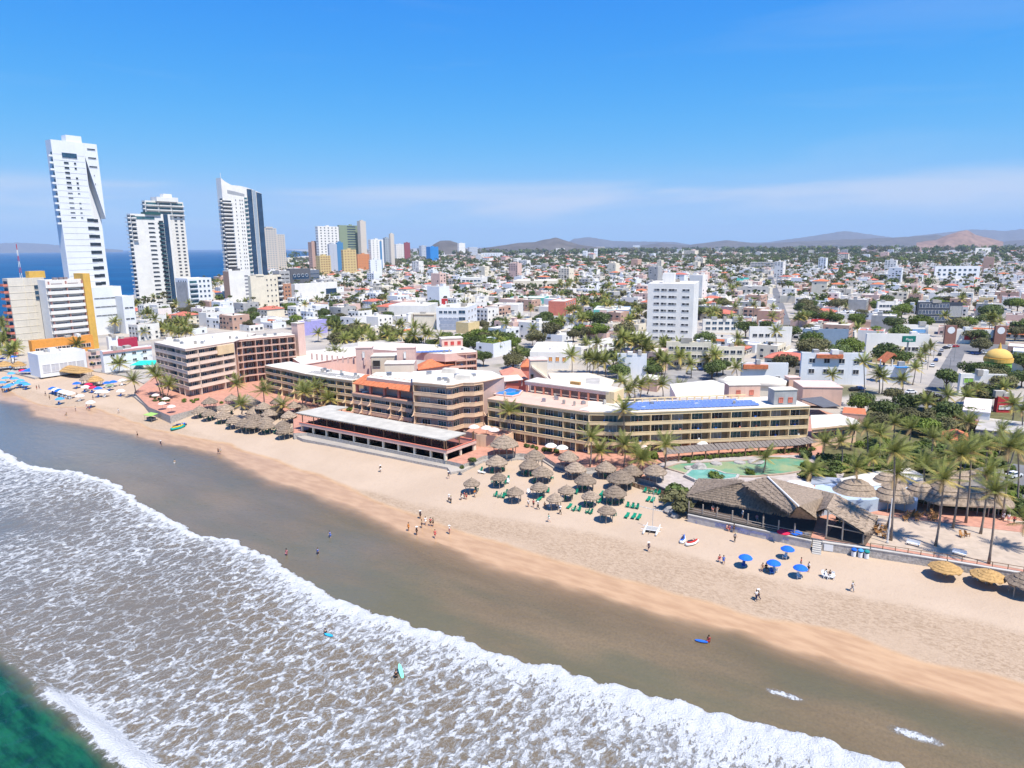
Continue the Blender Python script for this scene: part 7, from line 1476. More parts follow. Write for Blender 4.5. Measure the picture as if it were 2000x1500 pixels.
# far skyline blocks, hotels and sheds one can tell apart
for k_, (xc, yb, yt, xl, xr) in enumerate([(1030, 494, 485, 1018, 1062), (1075, 492, 480, 1068, 1092), (1180, 491, 482, 1150, 1215), (1100, 500, 485, 1086, 1106), (1145, 506, 490, 1138, 1152), (1165, 508, 486, 1160, 1180), (1250, 488, 479, 1225, 1290), (1370, 486, 478, 1330, 1390), (1450, 484, 477, 1420, 1480), (1530, 482, 474, 1520, 1575), (1690, 476, 468, 1660, 1720), (1790, 473, 467, 1760, 1850), (975, 505, 494, 920, 990), (860, 503, 494, 858, 925), (1010, 516, 505, 1003, 1022)]):
    k = corner('far_block', '', 'building', xc, yb, yt, xl, xr, rng.choice([white, white2, tanf]), -10, par=.3); face(k, 'l', 3, 6, min(5, k.tl/8), 1.8, .05, .95, .1, .95); register(k.root, 'hazy pale', xc, yb, 'block')
far_tree_m = [leafA, leafC, leafB, barkm]
NT_ = 115; 
for i, (x, y, px, py, w_, st) in enumerate(trs):
    if i >= NT_*2: break
    if rh.random() < .15:
        o = thing('palm_tree', '', 'palm tree', (x, y, LZ), 0, 'coconut palms'); hgt = rh.uniform(8, 14); top = (x+rh.uniform(-.8, .8), y, LZ+hgt); trunk_between((x, y, LZ), top).build('trunk', trunkm, o); f = ob('crown', palm_crown('mild', rh.randrange(4)), o, (top[0]-x, 0, hgt), rh.uniform(0, 6)); f.scale = (1.3,)*3
        register(o, 'tall green' if hgt > 11 else 'green', px, py, 'palm')
    else: mi = rh.choice((0, 0, 2, 2, 1)); tree_at((x, y, LZ), rh.uniform(1.2, 2.1), mi, LOOK[mi], px, py)
def far_tree(x, y, st, r_):
    s = r_.uniform(1.5, 2.6)*(1.6 if st > 30 else 1)*(2.4 if st > 80 else 1); palm = r_.random() < .42 and st < 80
    if palm:
        h_ = r_.uniform(9, 15); bl = [(0, 0, h_, 2.1)]; n = 30; V, Q = leaf_crown(bl, n, .75, None, r_.randrange(10**6), squash=.45)
    else: V, Q = leaf_crown([(r_.uniform(-1.6, 1.6)*s, r_.uniform(-1.6, 1.6)*s, (2.4+r_.uniform(-.5, 1.2))*s, 1.6*s) for _ in range(4)], 62, .55*s, None, r_.randrange(10**6))
    tv = np.array([(-.15, 0, 0), (.15, 0, 0), (.12, 0, 3*s if not palm else h_), (-.12, 0, 3*s if not palm else h_)]); return np.concatenate([V, tv])+np.array([x, y, LZ]), np.concatenate([Q, np.arange(4)[None]+len(V)]), np.concatenate([np.full(len(Q), r_.choice((0, 0, 1, 1, 2)) if not palm else r_.choice((0, 1))), [3]])
extra = []
rt2 = random.Random(77)
for _ in range(1300):     # woods towards the hills
    px, py = rt2.uniform(700, 2050), 478+abs(rt2.gauss(0, 1))*22; 
    if py > 545 or rt2.random() > .25+.75*max(tdens(px, py, px*3, py*40), .6 if px > 1250 and py < 520 else 0): continue
    p = G(px, max(py, 485 if px < 1500 else 481), LZ); extra.append((p.x, p.y, 36 if py > 500 else 90))
me = merge([far_tree(x, y, st, rh) for (x, y, px, py, w_, st) in trs[NT_*2:]]+[far_tree(x, y, st, rh) for x, y, st in extra], 'far_trees', far_tree_m); o = ob('far_trees', me); o['kind'] = 'stuff'; o['label'] = 'far trees and palms scattered through the city'
# ================================================================== CARS
CARC = [('white', (.75, .75, .75)), ('black', (.02, .02, .022)), ('silver', (.45, .46, .48)), ('red', (.45, .02, .02)), ('blue', (.03, .09, .3)), ('grey', (.16, .17, .18))]
CARM = {n: mat(n+' car paint', c, rough=.25, var=.03, spec=.6) for n, c in CARC}
b = MB(); pr = [(-2.1, .35), (-2.15, .75), (-1.9, .95), (-1.1, 1.0), (1.2, 1.0), (2.0, .85), (2.15, .6), (2.1, .32)]
n = len(pr); 
for sy in (-.85, .85): b.v += [(x, sy, z) for x, z in pr]
b.f += [tuple(range(n)), tuple(range(2*n-1, n-1, -1))]+[(i, n+i, n+(i+1) % n, (i+1) % n) for i in range(n)]; b.m += [0]*(n+2)
b.box((-.25, 0, 1.38), (1.7, 1.3, .08)); car_body = b.mesh('body', white)
b = MB(); b.box((-.25, 0, .98), (2.7, 1.6, .42), taper=.72); car_win = b.mesh('window', glass)
b = MB(); b.tube([(0, -.12, 0), (0, .12, 0)], .34, 10); car_wh = b.mesh('wheel', mat('tyre rubber', (.02, .02, .02))); b = MB(); b.box((0, 0, 0), (.08, .3, .14)); car_lt = b.mesh('headlight', plasticw)
def car(px, py, cn, rz_, lab, z=LZ+.06):
    p = G(px, py, z); o = thing('parked_car', lab, 'car', (p.x, p.y, z), rz_, 'parked cars'); bd = ob('body', car_body, o); bd.material_slots[0].link = 'OBJECT'; bd.material_slots[0].material = CARM[cn]; ob('window', car_win, o)
    for x in (-1.3, 1.3):
        for y in (-.78, .78): ob('wheel', car_wh, o, (x, y, .34))
    for y in (-.6, .6): ob('headlight', car_lt, o, (2.12, y, .6))
for px, py, cn, rz_, lab in [(1821, 716, 'white', .95, 'white car parked nearest the camera on the left of the avenue'), (1828, 705, 'blue', .95, 'blue car second in the kerb row along the avenue'), (1835, 694, 'black', .95, 'black car in the kerb row along the avenue'), (1839, 686, 'silver', .95, 'silver car at the far end of the avenue kerb row'), (1848, 681, 'black', .3, 'black car nosed in before the clock pylons'), (1856, 678, 'white', .3, 'white car between black and red cars before the clock pylons'), (1866, 678, 'red', .3, 'bright red car before the clock pylons'), (1806, 710, 'silver', .95, 'silver car on the pavement left of the avenue'), (1847, 730, 'red', .9, 'dark red car on the right side of the avenue'), (1779, 768, 'white', .2, 'white car turning at the near end of the avenue'), (1679, 761, 'blue', .2, 'blue car in front of the ochre strip left of the avenue'), (1668, 763, 'black', .2, 'black car beside the blue one left of the avenue'), (1267, 722, 'black', .4, 'black car at the left edge of the car park'), (1281, 719, 'red', .4, 'red car in the hotel car park'), (1292, 723, 'white', .4, 'white car next to the red one in the car park'), (1302, 718, 'white', .4, 'white car farther back by the palms in the car park'), (1355, 713, 'white', 1.5, 'white car parked close to the pale yellow hotel'), (1355, 722, 'silver', 1.5, 'silver car in the middle of the car park'), (1366, 722, 'blue', 1.5, 'blue car beside the silver one in the car park'), (1345, 730, 'grey', 1.5, 'grey car in the near row of the car park'), (1412, 713, 'black', .3, 'black car at the right end of the yellow hotel'), (1583, 753, 'white', .1, 'white pickup sized car by the pink house roof'), (1980, 932, 'white', .4, 'white car in the small car park at the right edge'), (1524, 632, 'white', 1.2, 'white car on the side street nearest the camera'), (1536, 640, 'black', 1.2, 'black car on the right side of the side street'), (1519, 608, 'silver', 1.2, 'silver car halfway up the side street'), (1530, 615, 'red', 1.2, 'red car halfway up the side street'), (1511, 580, 'white', 1.2, 'far white car on the side street'), (1906, 692, 'blue', 0., 'blue car by the roundabout near the yellow dome'), (1925, 690, 'white', 0., 'white car by the roundabout near the yellow dome')]: car(px, py, cn, rz_, lab, (TZ+.12) if px == 1980 else LZ+.08)

for px, py, lb in ((1843, 760, 'street lamp nearest the camera on the right kerb of the avenue'), (1853, 735, 'middle street lamp on the right kerb of the avenue'), (1863, 706, 'far street lamp on the right kerb of the avenue'), (1798, 748, 'street lamp nearest the camera on the left kerb of the avenue'), (1811, 722, 'middle street lamp on the left kerb of the avenue'), (1823, 700, 'far street lamp on the left kerb of the avenue')):
    p = G(px, py, LZ); o = thing('street_lamp', lb, 'street lamp', (p.x, p.y, LZ)); b = MB(); b.tube([(0, 0, 0), (0, 0, 8)], [.12, .08], 6); b.build('pole', metalg, None).parent = o; b = MB(); sx_ = -1 if px in (1843, 1853, 1863) else 1; b.tube([(0, 0, 7.9), (1.8*sx_, 0, 8.5)], .06, 5); b.build('arm', metalg, None).parent = o; b = MB(); b.box((2.0*sx_, 0, 8.42), (.8, .35, .16)); b.build('lamp_head', dgrey, None).parent = o
# ================================================================== BEACH THINGS
# --- thatched shelters
def sand_or(px, py, h, onterr):
    if onterr: return Vector((*G(px, py, TZ+h), TZ))
    z = 2.4
    for _ in range(5): p = G(px, py, z+h); z = float(sandz(*uv(p)))
    return Vector((p.x, p.y, z))
def grow_hut(m_, r_, eave, top, npole, tag_, seed):
    rr = random.Random(seed); b = MB(); n = 40; R_ = [(1.0, 0), (1.01, .05), (.80, .27), (.815, .30), (.58, .52), (.6, .55), (.36, .74), (.37, .77), (.13, .93), (.06, 1.0), (.035, 1.15)]
    for i, (q, z_) in enumerate(R_):
        for j in range(n):
            a = 2*math.pi*j/n; s = q*(1+(rr.uniform(-.055, .055) if i in (0, 1, 3, 5) else rr.uniform(-.012, .012))); b.v.append((s*r_*math.cos(a), s*r_*math.sin(a), eave+(top-eave)*z_-(rr.uniform(0, .4) if i == 0 else 0)))
    for i in range(len(R_)-1):
        for j in range(n): b.f.append((i*n+j, i*n+(j+1) % n, (i+1)*n+(j+1) % n, (i+1)*n+j)); b.m.append(0)
    b.f.append(tuple(range((len(R_)-1)*n, len(R_)*n))); b.m.append(0)
    k = len(b.v)      # underside, a shallow cone
    b.v += [(.97*r_*math.cos(2*math.pi*j/n), .97*r_*math.sin(2*math.pi*j/n), eave-.05) for j in range(n)]+[(0, 0, top-.35)]
    b.f += [(k+(j+1) % n, k+j, k+n) for j in range(n)]; b.m += [0]*n
    pm_ = MB(); pm_.tube([(0, 0, -.1), (0, 0, eave+.3)], .085, 6); return b.mesh('thatch_roof', m_), pm_.mesh('post', pole)
HG = {s: [grow_hut(thatch, r_, 2.3, tp, 8, s, i) for i in range(6)] for s, r_, tp in (('big', 2.75, 4.3), ('small', 2.0, 3.7))}
HG['gold'] = [grow_hut(thatchy, 3.0, 2.15, 3.5, 1, 'gold', 9+i) for i in range(2)]; HG['huge'] = [grow_hut(thatch, 3.3, 2.4, 4.7, 9, 'huge', 4)]
def hut(px, py, kind, lab, onterr=False, group=None, sc=1.0):
    p = sand_or(px, py, 2.9, onterr); rm_, pm_ = rng.choice(HG[kind]); o = thing('thatched_shelter', lab, 'thatched shelter', tuple(p), rng.uniform(0, 6), group); o.scale = (sc*rng.uniform(.95, 1.05),)*2+(sc,); ob('thatch_roof', rm_, o)
    r_ = {'big': 2.1, 'small': 1.4, 'gold': 0, 'huge': 2.6}[kind]; n = {'big': 8, 'small': 5, 'gold': 1, 'huge': 9}[kind]
    for k in range(n): ob('post', pm_, o, (r_*math.cos(6.2832*k/n), r_*math.sin(6.2832*k/n), 0))
    return o
CH = [(970, 899, 'big', 'grey thatched shelter closest to the red ramp by the restaurant corner'), (974, 929, 'small', 'small thatched shelter with green chairs all round, near the ramp'), (921, 940, 'small', 'leftmost small thatched shelter of the central sand area'), (1006, 957, 'small', 'small tilted looking thatched shelter with seated people at its left'), (1044, 888, 'big', 'rear thatched shelter behind the stone wall curve'), (1034, 906, 'big', 'thatched shelter third along the back row of the central sand'), (1059, 920, 'big', 'thatched shelter below the stone wall curve with many poles'), (1053, 948, 'small', 'small thatched shelter in the middle with a white chair beside it'), (1110, 890, 'big', 'thatched shelter inside the stone wall bend by the tall palm'), (1124, 912, 'big', 'thatched shelter on the wall below the tall terrace palm'), (1143, 935, 'big', 'broad thatched shelter in the centre of the sand group'), (1107, 954, 'small', 'small thatched shelter just left of the broad central one'), (1084, 970, 'small', 'front small thatched shelter with a row of seated people'), (1183, 911, 'big', 'rear thatched shelter left of two palms, blue chair beneath'), (1153, 965, 'small', 'small thatched shelter with green chairs at both sides, right front'), (1212, 932, 'huge', 'widest thatched shelter beside the stick fence'), (1201, 959, 'big', 'large thatched shelter in front of the widest one'), (1185, 993, 'small', 'foremost thatched shelter nearest to the water'), (1234, 918, 'big', 'thatched shelter behind the widest one near short palms'), (1279, 917, 'big', 'thatched shelter on the round paved platform by the pool')]
for x, y, kd, lb in CH: hut(x, y, kd, lb, x in (1044, 1110) or (x == 1279), 'thatched shelters on the central sand')
LH = [(409, 782), (452, 776), (484, 777), (495, 784), (514, 792), (526, 805), (574, 790), (591, 796), (390, 799), (408, 805), (441, 795), (436, 809), (457, 819), (476, 825), (496, 801), (496, 814), (519, 819), (492, 827), (521, 829), (552, 828), (556, 838), (564, 809), (542, 782), (540, 800)]
for i, (x, y) in enumerate(LH): o = hut(x, y, 'big', '', y < 793, 'thatched shelters on the left sand', .95); register(o, 'grey thatched', x, y, 'shelter')
hut(1848, 1098, 'gold', 'golden thatched parasol on the sand, left of two below the sea wall', sc=.84); hut(1932, 1113, 'gold', 'golden thatched parasol with two loungers in its shade', sc=.84); hut(2004, 1132, 'big', 'grey thatched shelter cut by the right edge of the view')
hut(985, 868, 'huge', 'flat grey thatched bar roof between restaurant and terrace palm', True, None, 1.2)
for x, y, s, lb in ((148, 722, 2.4, 'long golden thatched beach bar before the white shuttered hall'), (186, 741, 1.2, 'small golden thatched roof right of the long golden beach bar'), (8, 712, 1.5, 'golden thatched roof at the left edge of the view'), (36, 712, 1.2, 'orange thatched cone at the foot of the beige slab hotel'), (172, 738, 1.3, 'grey thatched roof behind the small golden one')):
    p = sand_or(x, y, 2.9, False); thatch_hut(lb, tuple(p), 4.0*s if s > 2 else 2.6*s, 2.6*min(s, 1.7), 2.4, 4.6, -.5, thatch if 'grey' in lb else thatchy, npole=6)
# --- chairs and loungers
b = MB(); b.box((0, -.02, .36), (.56, .56, .07)); ch_seat = b.mesh('seat', chairg)
b = MB(); b.thick([(-.28, .22, .42), (.28, .22, .42), (.24, .5, 1.02), (-.24, .5, 1.02)], .06); [b.box((x, .47, .95), (.12, .06, .14)) for x in (-.14, .02, .17)]; ch_back = b.mesh('backrest', chairg)
b = MB(); b.box((0, 0, .6), (.09, .6, .05)); b.box((0, -.26, 0), (.08, .08, .6)); ch_arm = b.mesh('armrest', chairg)
b = MB(); b.box((0, 0, 0), (.07, .07, .4)); ch_leg = b.mesh('leg', chairg)
def gchair(p, rz_, px, py, m_=None, look='green plastic', group='green beach chairs', s=1.15):
    o = thing('beach_chair', '', 'chair', tuple(p), rz_, group); o.scale = (s,)*3
    for nm, me, l in (('seat', ch_seat, (0, 0, 0)), ('backrest', ch_back, (0, 0, 0)), ('armrest', ch_arm, (-.33, 0, 0)), ('armrest', ch_arm, (.33, 0, 0)), ('leg', ch_leg, (-.22, .22, 0)), ('leg', ch_leg, (.22, .22, 0))):
        c = ob(nm, me, o, l)
        if m_: c.material_slots[0].link = 'OBJECT'; c.material_slots[0].material = m_
    register(o, look, px, py, 'chair'); return o
b = MB(); b.box((0, 0, .3), (.62, 1.3, .08)); lg_bed = b.mesh('bed', chairg); b = MB(); b.thick([(-.31, .66, .34), (.31, .66, .34), (.31, 1.2, .62), (-.31, 1.2, .62)], .08); lg_back = b.mesh('backrest', chairg); b = MB(); b.box((0, 0, 0), (.08, .08, .3)); lg_leg = b.mesh('leg', chairg)
def lounger(p, rz_, px, py, m_=None, look='flat green'):
    o = thing('sun_lounger', '', 'lounger', tuple(p), rz_, 'sun loungers on the sand'); o.scale = (1.15,)*3
    for nm, me, l in [('bed', lg_bed, (0, 0, 0)), ('backrest', lg_back, (0, 0, 0))]+[('leg', lg_leg, (x, y, 0)) for x in (-.26, .26) for y in (-.55, .55)]:
        c = ob(nm, me, o, l)
        if m_: c.material_slots[0].link = 'OBJECT'; c.material_slots[0].material = m_
    register(o, look, px, py, 'lounger'); return o
zc = lambda l: [(860+x/4.1667, 820+y/4.1667) for x, y in l]
for x, y in zc([(295, 578), (450, 625), (480, 633), (512, 637), (550, 495), (525, 524), (480, 530), (430, 518), (448, 528), (830, 610), (875, 594), (1105, 604), (1065, 640), (1010, 660), (1085, 745), (1128, 745), (1195, 762), (1222, 768), (1185, 695), (1222, 705), (1290, 680), (1310, 655), (1445, 684), (1415, 782), (1665, 592), (1705, 599), (1740, 605), (1775, 610), (1525, 714), (1563, 721), (1600, 726), (330, 422), (420, 434), (510, 414), (650, 440), (740, 456), (905, 484), (760, 514), (690, 450), (1340, 470), (1175, 570), (1130, 572), (1390, 690), (1350, 680), (1480, 668), (1330, 790), (535, 610), (540, 620), (1560, 500), (1550, 540)]): gchair(S(x, y), rng.choice((R(-35), R(-35), R(-60), R(150)))+math.pi+rng.uniform(-.4, .4)+math.pi, x, y)
for x, y in [(240+a/4, 620+c/4) for a, c in [(525, 760), (600, 780), (665, 800), (755, 830), (805, 822), (835, 850), (850, 755), (985, 884), (1010, 876), (1080, 826), (1110, 905), (1150, 886), (1220, 916), (1290, 912), (1340, 900), (1080, 750), (740, 832), (1255, 925), (1190, 906), (700, 790), (960, 880), (1040, 868), (1090, 895), (1130, 900), (1310, 890), (1180, 870), (820, 845), (690, 800), (610, 770), (770, 822)]]: gchair(S(x, y), rng.uniform(-1.2, .2), x, y)
for x, y in zc([(1310, 614), (800, 660), (1045, 720), (1690, 660), (1725, 667), (1515, 795), (1570, 800), (1612, 807)]): lounger(S(x, y), R(-28), x, y)
lounger(S(943, 925), R(60), 943, 925, plasticw, 'white'); 
for x, y in ((1919, 1136), (1934, 1137)): lounger(S(x, y), R(30), x, y, mat('pale blue sling', (.45, .55, .65)), 'pale blue')
for x, y in ((1610, 1128), (1617, 1130), (1625, 1131), (992, 944), (1056, 955), (466, 834), (472, 836), (1033, 965)): gchair(S(x, y), rng.uniform(-.6, .4), x, y, plasticw, 'white plastic', 'white chairs on the sand')
for k in range(22):
    x, y = (rng.uniform(1758, 1828), rng.uniform(1003, 1017)) if k < 15 else (rng.uniform(1706, 1728), rng.uniform(1028, 1052)); gchair(Vector(gp(x, y, TZ+.11)), rng.uniform(0, 6), x, y, mat('varnished wood', (.4, .2, .07)), 'varnished wooden', 'wooden chairs on the yard')
for x, y in ((1878, 1049), (1888, 1047)): gchair(Vector(gp(x, y, TZ+.06)), rng.uniform(0, 6), x, y, mat('varnished wood', (.4, .2, .07)), 'lone wooden', 'wooden chairs on the yard')
# --- umbrellas
def umbrella(p, r_, h_, m_, lab, n=10, group=None, rib=True):
    o = thing('umbrella', lab, 'umbrella', tuple(p), rng.uniform(0, 6), group); b = MB(); pr = [(r_, -.12), (r_*.97, 0), (r_*.66, .24*r_), (r_*.3, .38*r_), (.02, .43*r_)]
    b.lathe(pr, n, (0, 0, h_), cap=False); b.v.append((0, 0, h_+.3*r_)); k = len(b.v)-1
    b.f += [((j+1) % n, j, k) for j in range(n)]; b.m += [0]*n; b.build('canopy', m_, None).parent = o
    b = MB(); b.tube([(0, 0, -.2), (0, 0, h_+.5*r_)], .035, 6); b.build('pole', metalg, None).parent = o
    return o
ublue = mat('royal blue canvas', (.015, .13, .62), var=.06, rnd=.1); ured = mat('crimson canvas', (.6, .02, .07), var=.06); uwhite = mat('white canvas', (.72, .7, .67), var=.06); uteal = mat('light blue canvas', (.06, .28, .62), var=.08, rnd=.2); upink = mat('pale pink canvas', (.72, .56, .5), var=.06)
for x, y, m_, lb in ((1455, 1107, ublue, 'royal blue umbrella on the sand, leftmost of four near the water'), (1537, 1090, ublue, 'royal blue umbrella on the sand, highest up the beach of four'), (1510, 1118, ublue, 'royal blue umbrella with people seated in white chairs at its left'), (1562, 1128, ublue, 'royal blue umbrella with two people standing right behind it'), (1529, 1056, ured, 'crimson umbrella against the painted sea wall'), (1553, 1057, ublue, 'blue umbrella beside the crimson one at the sea wall')):
    p = S(x, y); umbrella(p, 1.28, 1.85, m_, lb)
for x, y in ((1452, 1108), (1533, 1091), (1560, 1130), (1550, 1058), (1527, 1058), (1507, 1121), (1514, 1117)): gchair(S(x, y), rng.uniform(-1, 1), x, y, plasticw if rng.random() < .6 else mat('blue plastic', (.03, .12, .4)), 'shaded beach', 'chairs under the blue umbrellas', 1.0)
for i, (x, y, m_) in enumerate([(27, 724, uteal), (23, 738, uteal), (5, 756, uteal), (30, 748, uteal), (41, 752, uteal), (53, 760, uteal), (21, 761, uteal), (15, 690, ublue), (28, 704, ublue), (5, 708, ublue), (45, 732, ured), (104, 768, ublue), (110, 770, uwhite), (116, 772, ublue), (123, 774, uwhite), (131, 776, uwhite), (139, 778, uwhite), (118, 789, uteal), (151, 758, ublue), (174, 760, ured), (193, 768, ublue), (194, 775, uwhite), (206, 775, uwhite), (237, 773, uwhite), (157, 783, uwhite), (178, 796, uwhite), (210, 757, ublue), (222, 755, ublue), (215, 762, mat('olive canvas', (.2, .25, .15))), (240, 752, uwhite), (12, 747, uteal), (36, 757, uteal), (47, 757, uteal), (14, 765, uteal), (182, 766, ured), (168, 765, uwhite)]):
    o = umbrella(S(x, y), 1.75, 2.0, m_, '', 8, 'umbrellas on the crowded left beach'); register(o, {ublue: 'royal blue', uteal: 'light blue', ured: 'crimson', uwhite: 'white'}.get(m_, 'olive'), x, y, 'umbrella')
    gchair(S(x-2, y+1.5), rng.uniform(-1, 1), x, y, rng.choice((plasticw, mat('blue plastic', (.03, .12, .4)))), 'shaded', 'chairs on the crowded left beach')
for x, y, z, lb in ((926, 849, 6.9, 'pink terrace umbrella nearest the wavy block'), (950, 851, 6.9, 'pink terrace umbrella in the middle of the raised deck'), (965, 855, 6.9, 'pink terrace umbrella at the outer edge of the raised deck'), (1256, 890, TZ, 'pale pink umbrella left of the bright green bush'), (1370, 881, TZ, 'white umbrella top poking above the slatted pergola'), (1568, 876, TZ, 'pale umbrella at the right end of the slatted pergola'), (1076, 886, TZ, 'white umbrella by the ground floor hedge of the long wing'), (1098, 890, TZ, 'small white umbrella right of the ground floor hedge')): umbrella(Vector(gp(x, y, z)), 1.7, 2.3, upink if 'pink' in lb else uwhite, lb, 8)
for k, (x, y) in enumerate(((325, 790), (305, 783), (336, 806), (318, 800))): umbrella(Vector(gp(x, y, TZ)), 1.5, 2.2, upink, ('pale umbrella nearest the left pink block', 'pale umbrella at the rear of the red left terrace', 'pale umbrella at the sharp corner of the red terrace', 'pale umbrella in the middle of the red left terrace')[k], 8)
p = S(70, 732); o = thing('shade_tent', 'low blue shade tent stretched on poles on the left beach', 'tent', tuple(p)); b = MB(); b.thick([(-5, -3, 2.2), (5, -3, 2.0), (6, 3, 2.9), (-4, 3, 3.0)], .08); b.build('canopy', ublue, None).parent = o
for q in ((-4.7, -2.8, 2.2), (4.7, -2.8, 2.), (5.6, 2.8, 2.8), (-3.8, 2.8, 2.9)): b = MB(); b.tube([(q[0], q[1], 0), q], .06, 5); b.build('pole', metalg, None).parent = o
p = S(284, 722); o = thing('shade_sail', 'turquoise shade sail beside the white beach hotel', 'canopy', tuple(p)); b = MB(); b.thick([(-6, -2.5, 2.6), (6, -2.5, 2.8), (5, 3, 4.2), (-4, 3, 4.0)], .08); b.build('sail', mat('turquoise canvas', (.02, .5, .38)), None).parent = o
for q in ((-5.7, -2.3, 2.6), (5.7, -2.3, 2.8), (4.7, 2.8, 4.1), (-3.8, 2.8, 4.)): b = MB(); b.tube([(q[0], q[1], 0), q], .07, 5); b.build('pole', metalg, None).parent = o
# --- jet skis, catamaran, boards, bins
def hull(L_, W_, H_, n=9):
    b = MB(); m_ = 8
    for i in range(n):
        f = i/(n-1); w_ = W_*(math.sin(math.pi*min(.97, .18+f*.8))**.7)*(1 if f < .6 else 1-(f-.6)*.9); 
        for j in range(m_): a = 2*math.pi*j/m_; b.v.append((w_/2*math.cos(a), -L_/2+L_*f, H_*.5+H_*.5*math.sin(a)+(.25*H_ if f > .8 else 0)))
    for i in range(n-1):
        for j in range(m_): b.f.append((i*m_+j, i*m_+(j+1) % m_, (i+1)*m_+(j+1) % m_, (i+1)*m_+j)); b.m.append(0)
    b.f += [tuple(range(m_-1, -1, -1)), tuple(range((n-1)*m_, n*m_))]; b.m += [0, 0]; return b
def jetski(px, py, rz_, lab, m1, m2, s=1.0):
    p = S(px, py); o = thing('jet_ski', lab, 'jet ski', tuple(p), rz_); o.scale = (s,)*3
    hull(3.2, 1.25, .55).build('hull', m1, None, True).parent = o; h = hull(2.5, .8, .5); h.v = [(x, y, z+.35) for x, y, z in h.v]; h.build('deck', m2, None, True).parent = o
    b = MB(); b.box((0, -.5, .78), (.4, 1.3, .2), taper=.8); b.build('seat', mat('dark vinyl', (.03, .03, .05)), None).parent = o; b = MB(); b.tube([(-.4, .45, 1.05), (0, .55, 1.0), (.4, .45, 1.05)], .04, 5); b.tube([(0, .7, .7), (0, .5, 1.02)], .07, 5); b.build('handlebar', dgrey, None).parent = o; return o
jetski(1334, 1056, R(-25), 'blue and white jet ski parked on the sand, left of a pair', plasticw, mat('jet ski blue', (.02, .12, .5), rough=.3)); jetski(1352, 1063, R(-65), 'red and white jet ski parked on the sand, right of a pair', plasticw, mat('jet ski red', (.5, .04, .03), rough=.3))
jetski(348, 838, R(-40), 'teal and yellow jet ski on the wet edge of the left beach', mat('teal hull', (.0, .3, .25), rough=.3), mat('hull yellow', (.6, .4, .02), rough=.3), 1.5); jetski(353, 834, R(-40), 'dark blue jet ski right behind the teal and yellow one', mat('navy hull', (.03, .06, .12), rough=.3), mat('jet ski blue', (.02, .12, .5)), 1.3)
p = S(296, 822); o = thing('canopy_cart', 'small beach cart under a lime green canopy near the left pink block', 'cart', tuple(p), -.5); b = MB(); b.thick([(-2.2, -1.4, 2.3), (2.2, -1.4, 2.3), (2, 1.4, 2.6), (-2, 1.4, 2.6)], .1); b.build('canopy', mat('lime canvas', (.3, .5, .12)), None).parent = o; b = MB(); b.box((0, 0, .5), (3, 1.6, .8)); b.build('cart_body', dgrey, None).parent = o
for x in (-1.8, 1.8):
    for y in (-1.2, 1.2): b = MB(); b.tube([(x, y, 0), (x, y, 2.35)], .05, 5); b.build('pole', metalg, None).parent = o
p = S(1273, 1036); o = thing('catamaran', 'beached white catamaran with a bare mast', 'catamaran', tuple(p), R(-22))
for x in (-1.3, 1.3): h = hull(5.2, .5, .55); h.v = [(a+x, c, d) for a, c, d in h.v]; h.build('hull', plasticw, None, True).parent = o
b = MB(); b.box((0, -.3, .55), (2.3, 1.9, .05)); b.build('trampoline', mat('grey net', (.35, .34, .32)), None).parent = o
for y in (-1.3, .7): b = MB(); b.tube([(-2.0, y, .58), (2.0, y, .58)], .06, 6); b.build('crossbeam', plasticw, None).parent = o
b = MB(); b.tube([(0, .7, .6), (0, .9, 8.2)], .06, 6); b.build('mast', mat('pale aluminium', (.5, .48, .45), rough=.4), None).parent = o; b = MB(); b.tube([(0, -2.4, .75), (0, .6, .8)], .05, 5); b.build('boom', mat('pale aluminium', (.5, .48, .45)), None).parent = o
for k, (x, y, m_, lb) in enumerate(((1667, 1086, ublue, 'white drum bin with a royal blue lid, left of three'), (1680, 1088, uteal, 'white drum bin with a light blue lid, middle of three'), (1692, 1090, mat('teal lid', (.02, .25, .22)), 'white drum bin with a teal lid, right of three'))):
    p = S(x, y); o = thing('litter_bin', lb, 'litter bin', tuple(p)); b = MB(); b.lathe([(.42, 0), (.42, 1.0)], 14); b.build('drum', plasticw, None).parent = o; b = MB(); b.lathe([(.36, 1.0), (.36, 1.25)], 12); b.build('opening', dark, None).parent = o; b = MB(); b.lathe([(.52, 1.25), (.46, 1.45), (.2, 1.62), (.02, 1.66)], 14); b.build('lid', m_, None).parent = o
def board(px, py, z, rz_, m_, lab, L_=2.2, tilt=0, water=True):
    q = G(px, py, z); b = MB(); n = 14
    for zz in (-.04, .05): b.v += [(math.cos(6.2832*k/n)*.3, math.sin(6.2832*k/n)*L_/2, zz) for k in range(n)]
    b.f += [tuple(range(n-1, -1, -1)), tuple(range(n, 2*n))]+[(k, (k+1) % n, n+(k+1) % n, n+k) for k in range(n)]; b.m += [0]*(n+2); o = b.build('surfboard', m_); o.location = (q.x, q.y, z); o.rotation_euler = (tilt, 0, rz_); o['label'] = lab; o['category'] = 'board'; return o
board(1370, 1252, .22, 1.2, mat('blue foam board', (.02, .12, .5)), 'blue board floating beside the swimmer in the shallows', 2.); board(783, 1311, .75, .4, mat('mint board', (.2, .6, .45)), 'mint green surfboard lifted by the foam', 2.4, .5); board(642, 1240, .5, 1.1, mat('sky board', (.03, .35, .6)), 'light blue body board in the foam', 1.7)
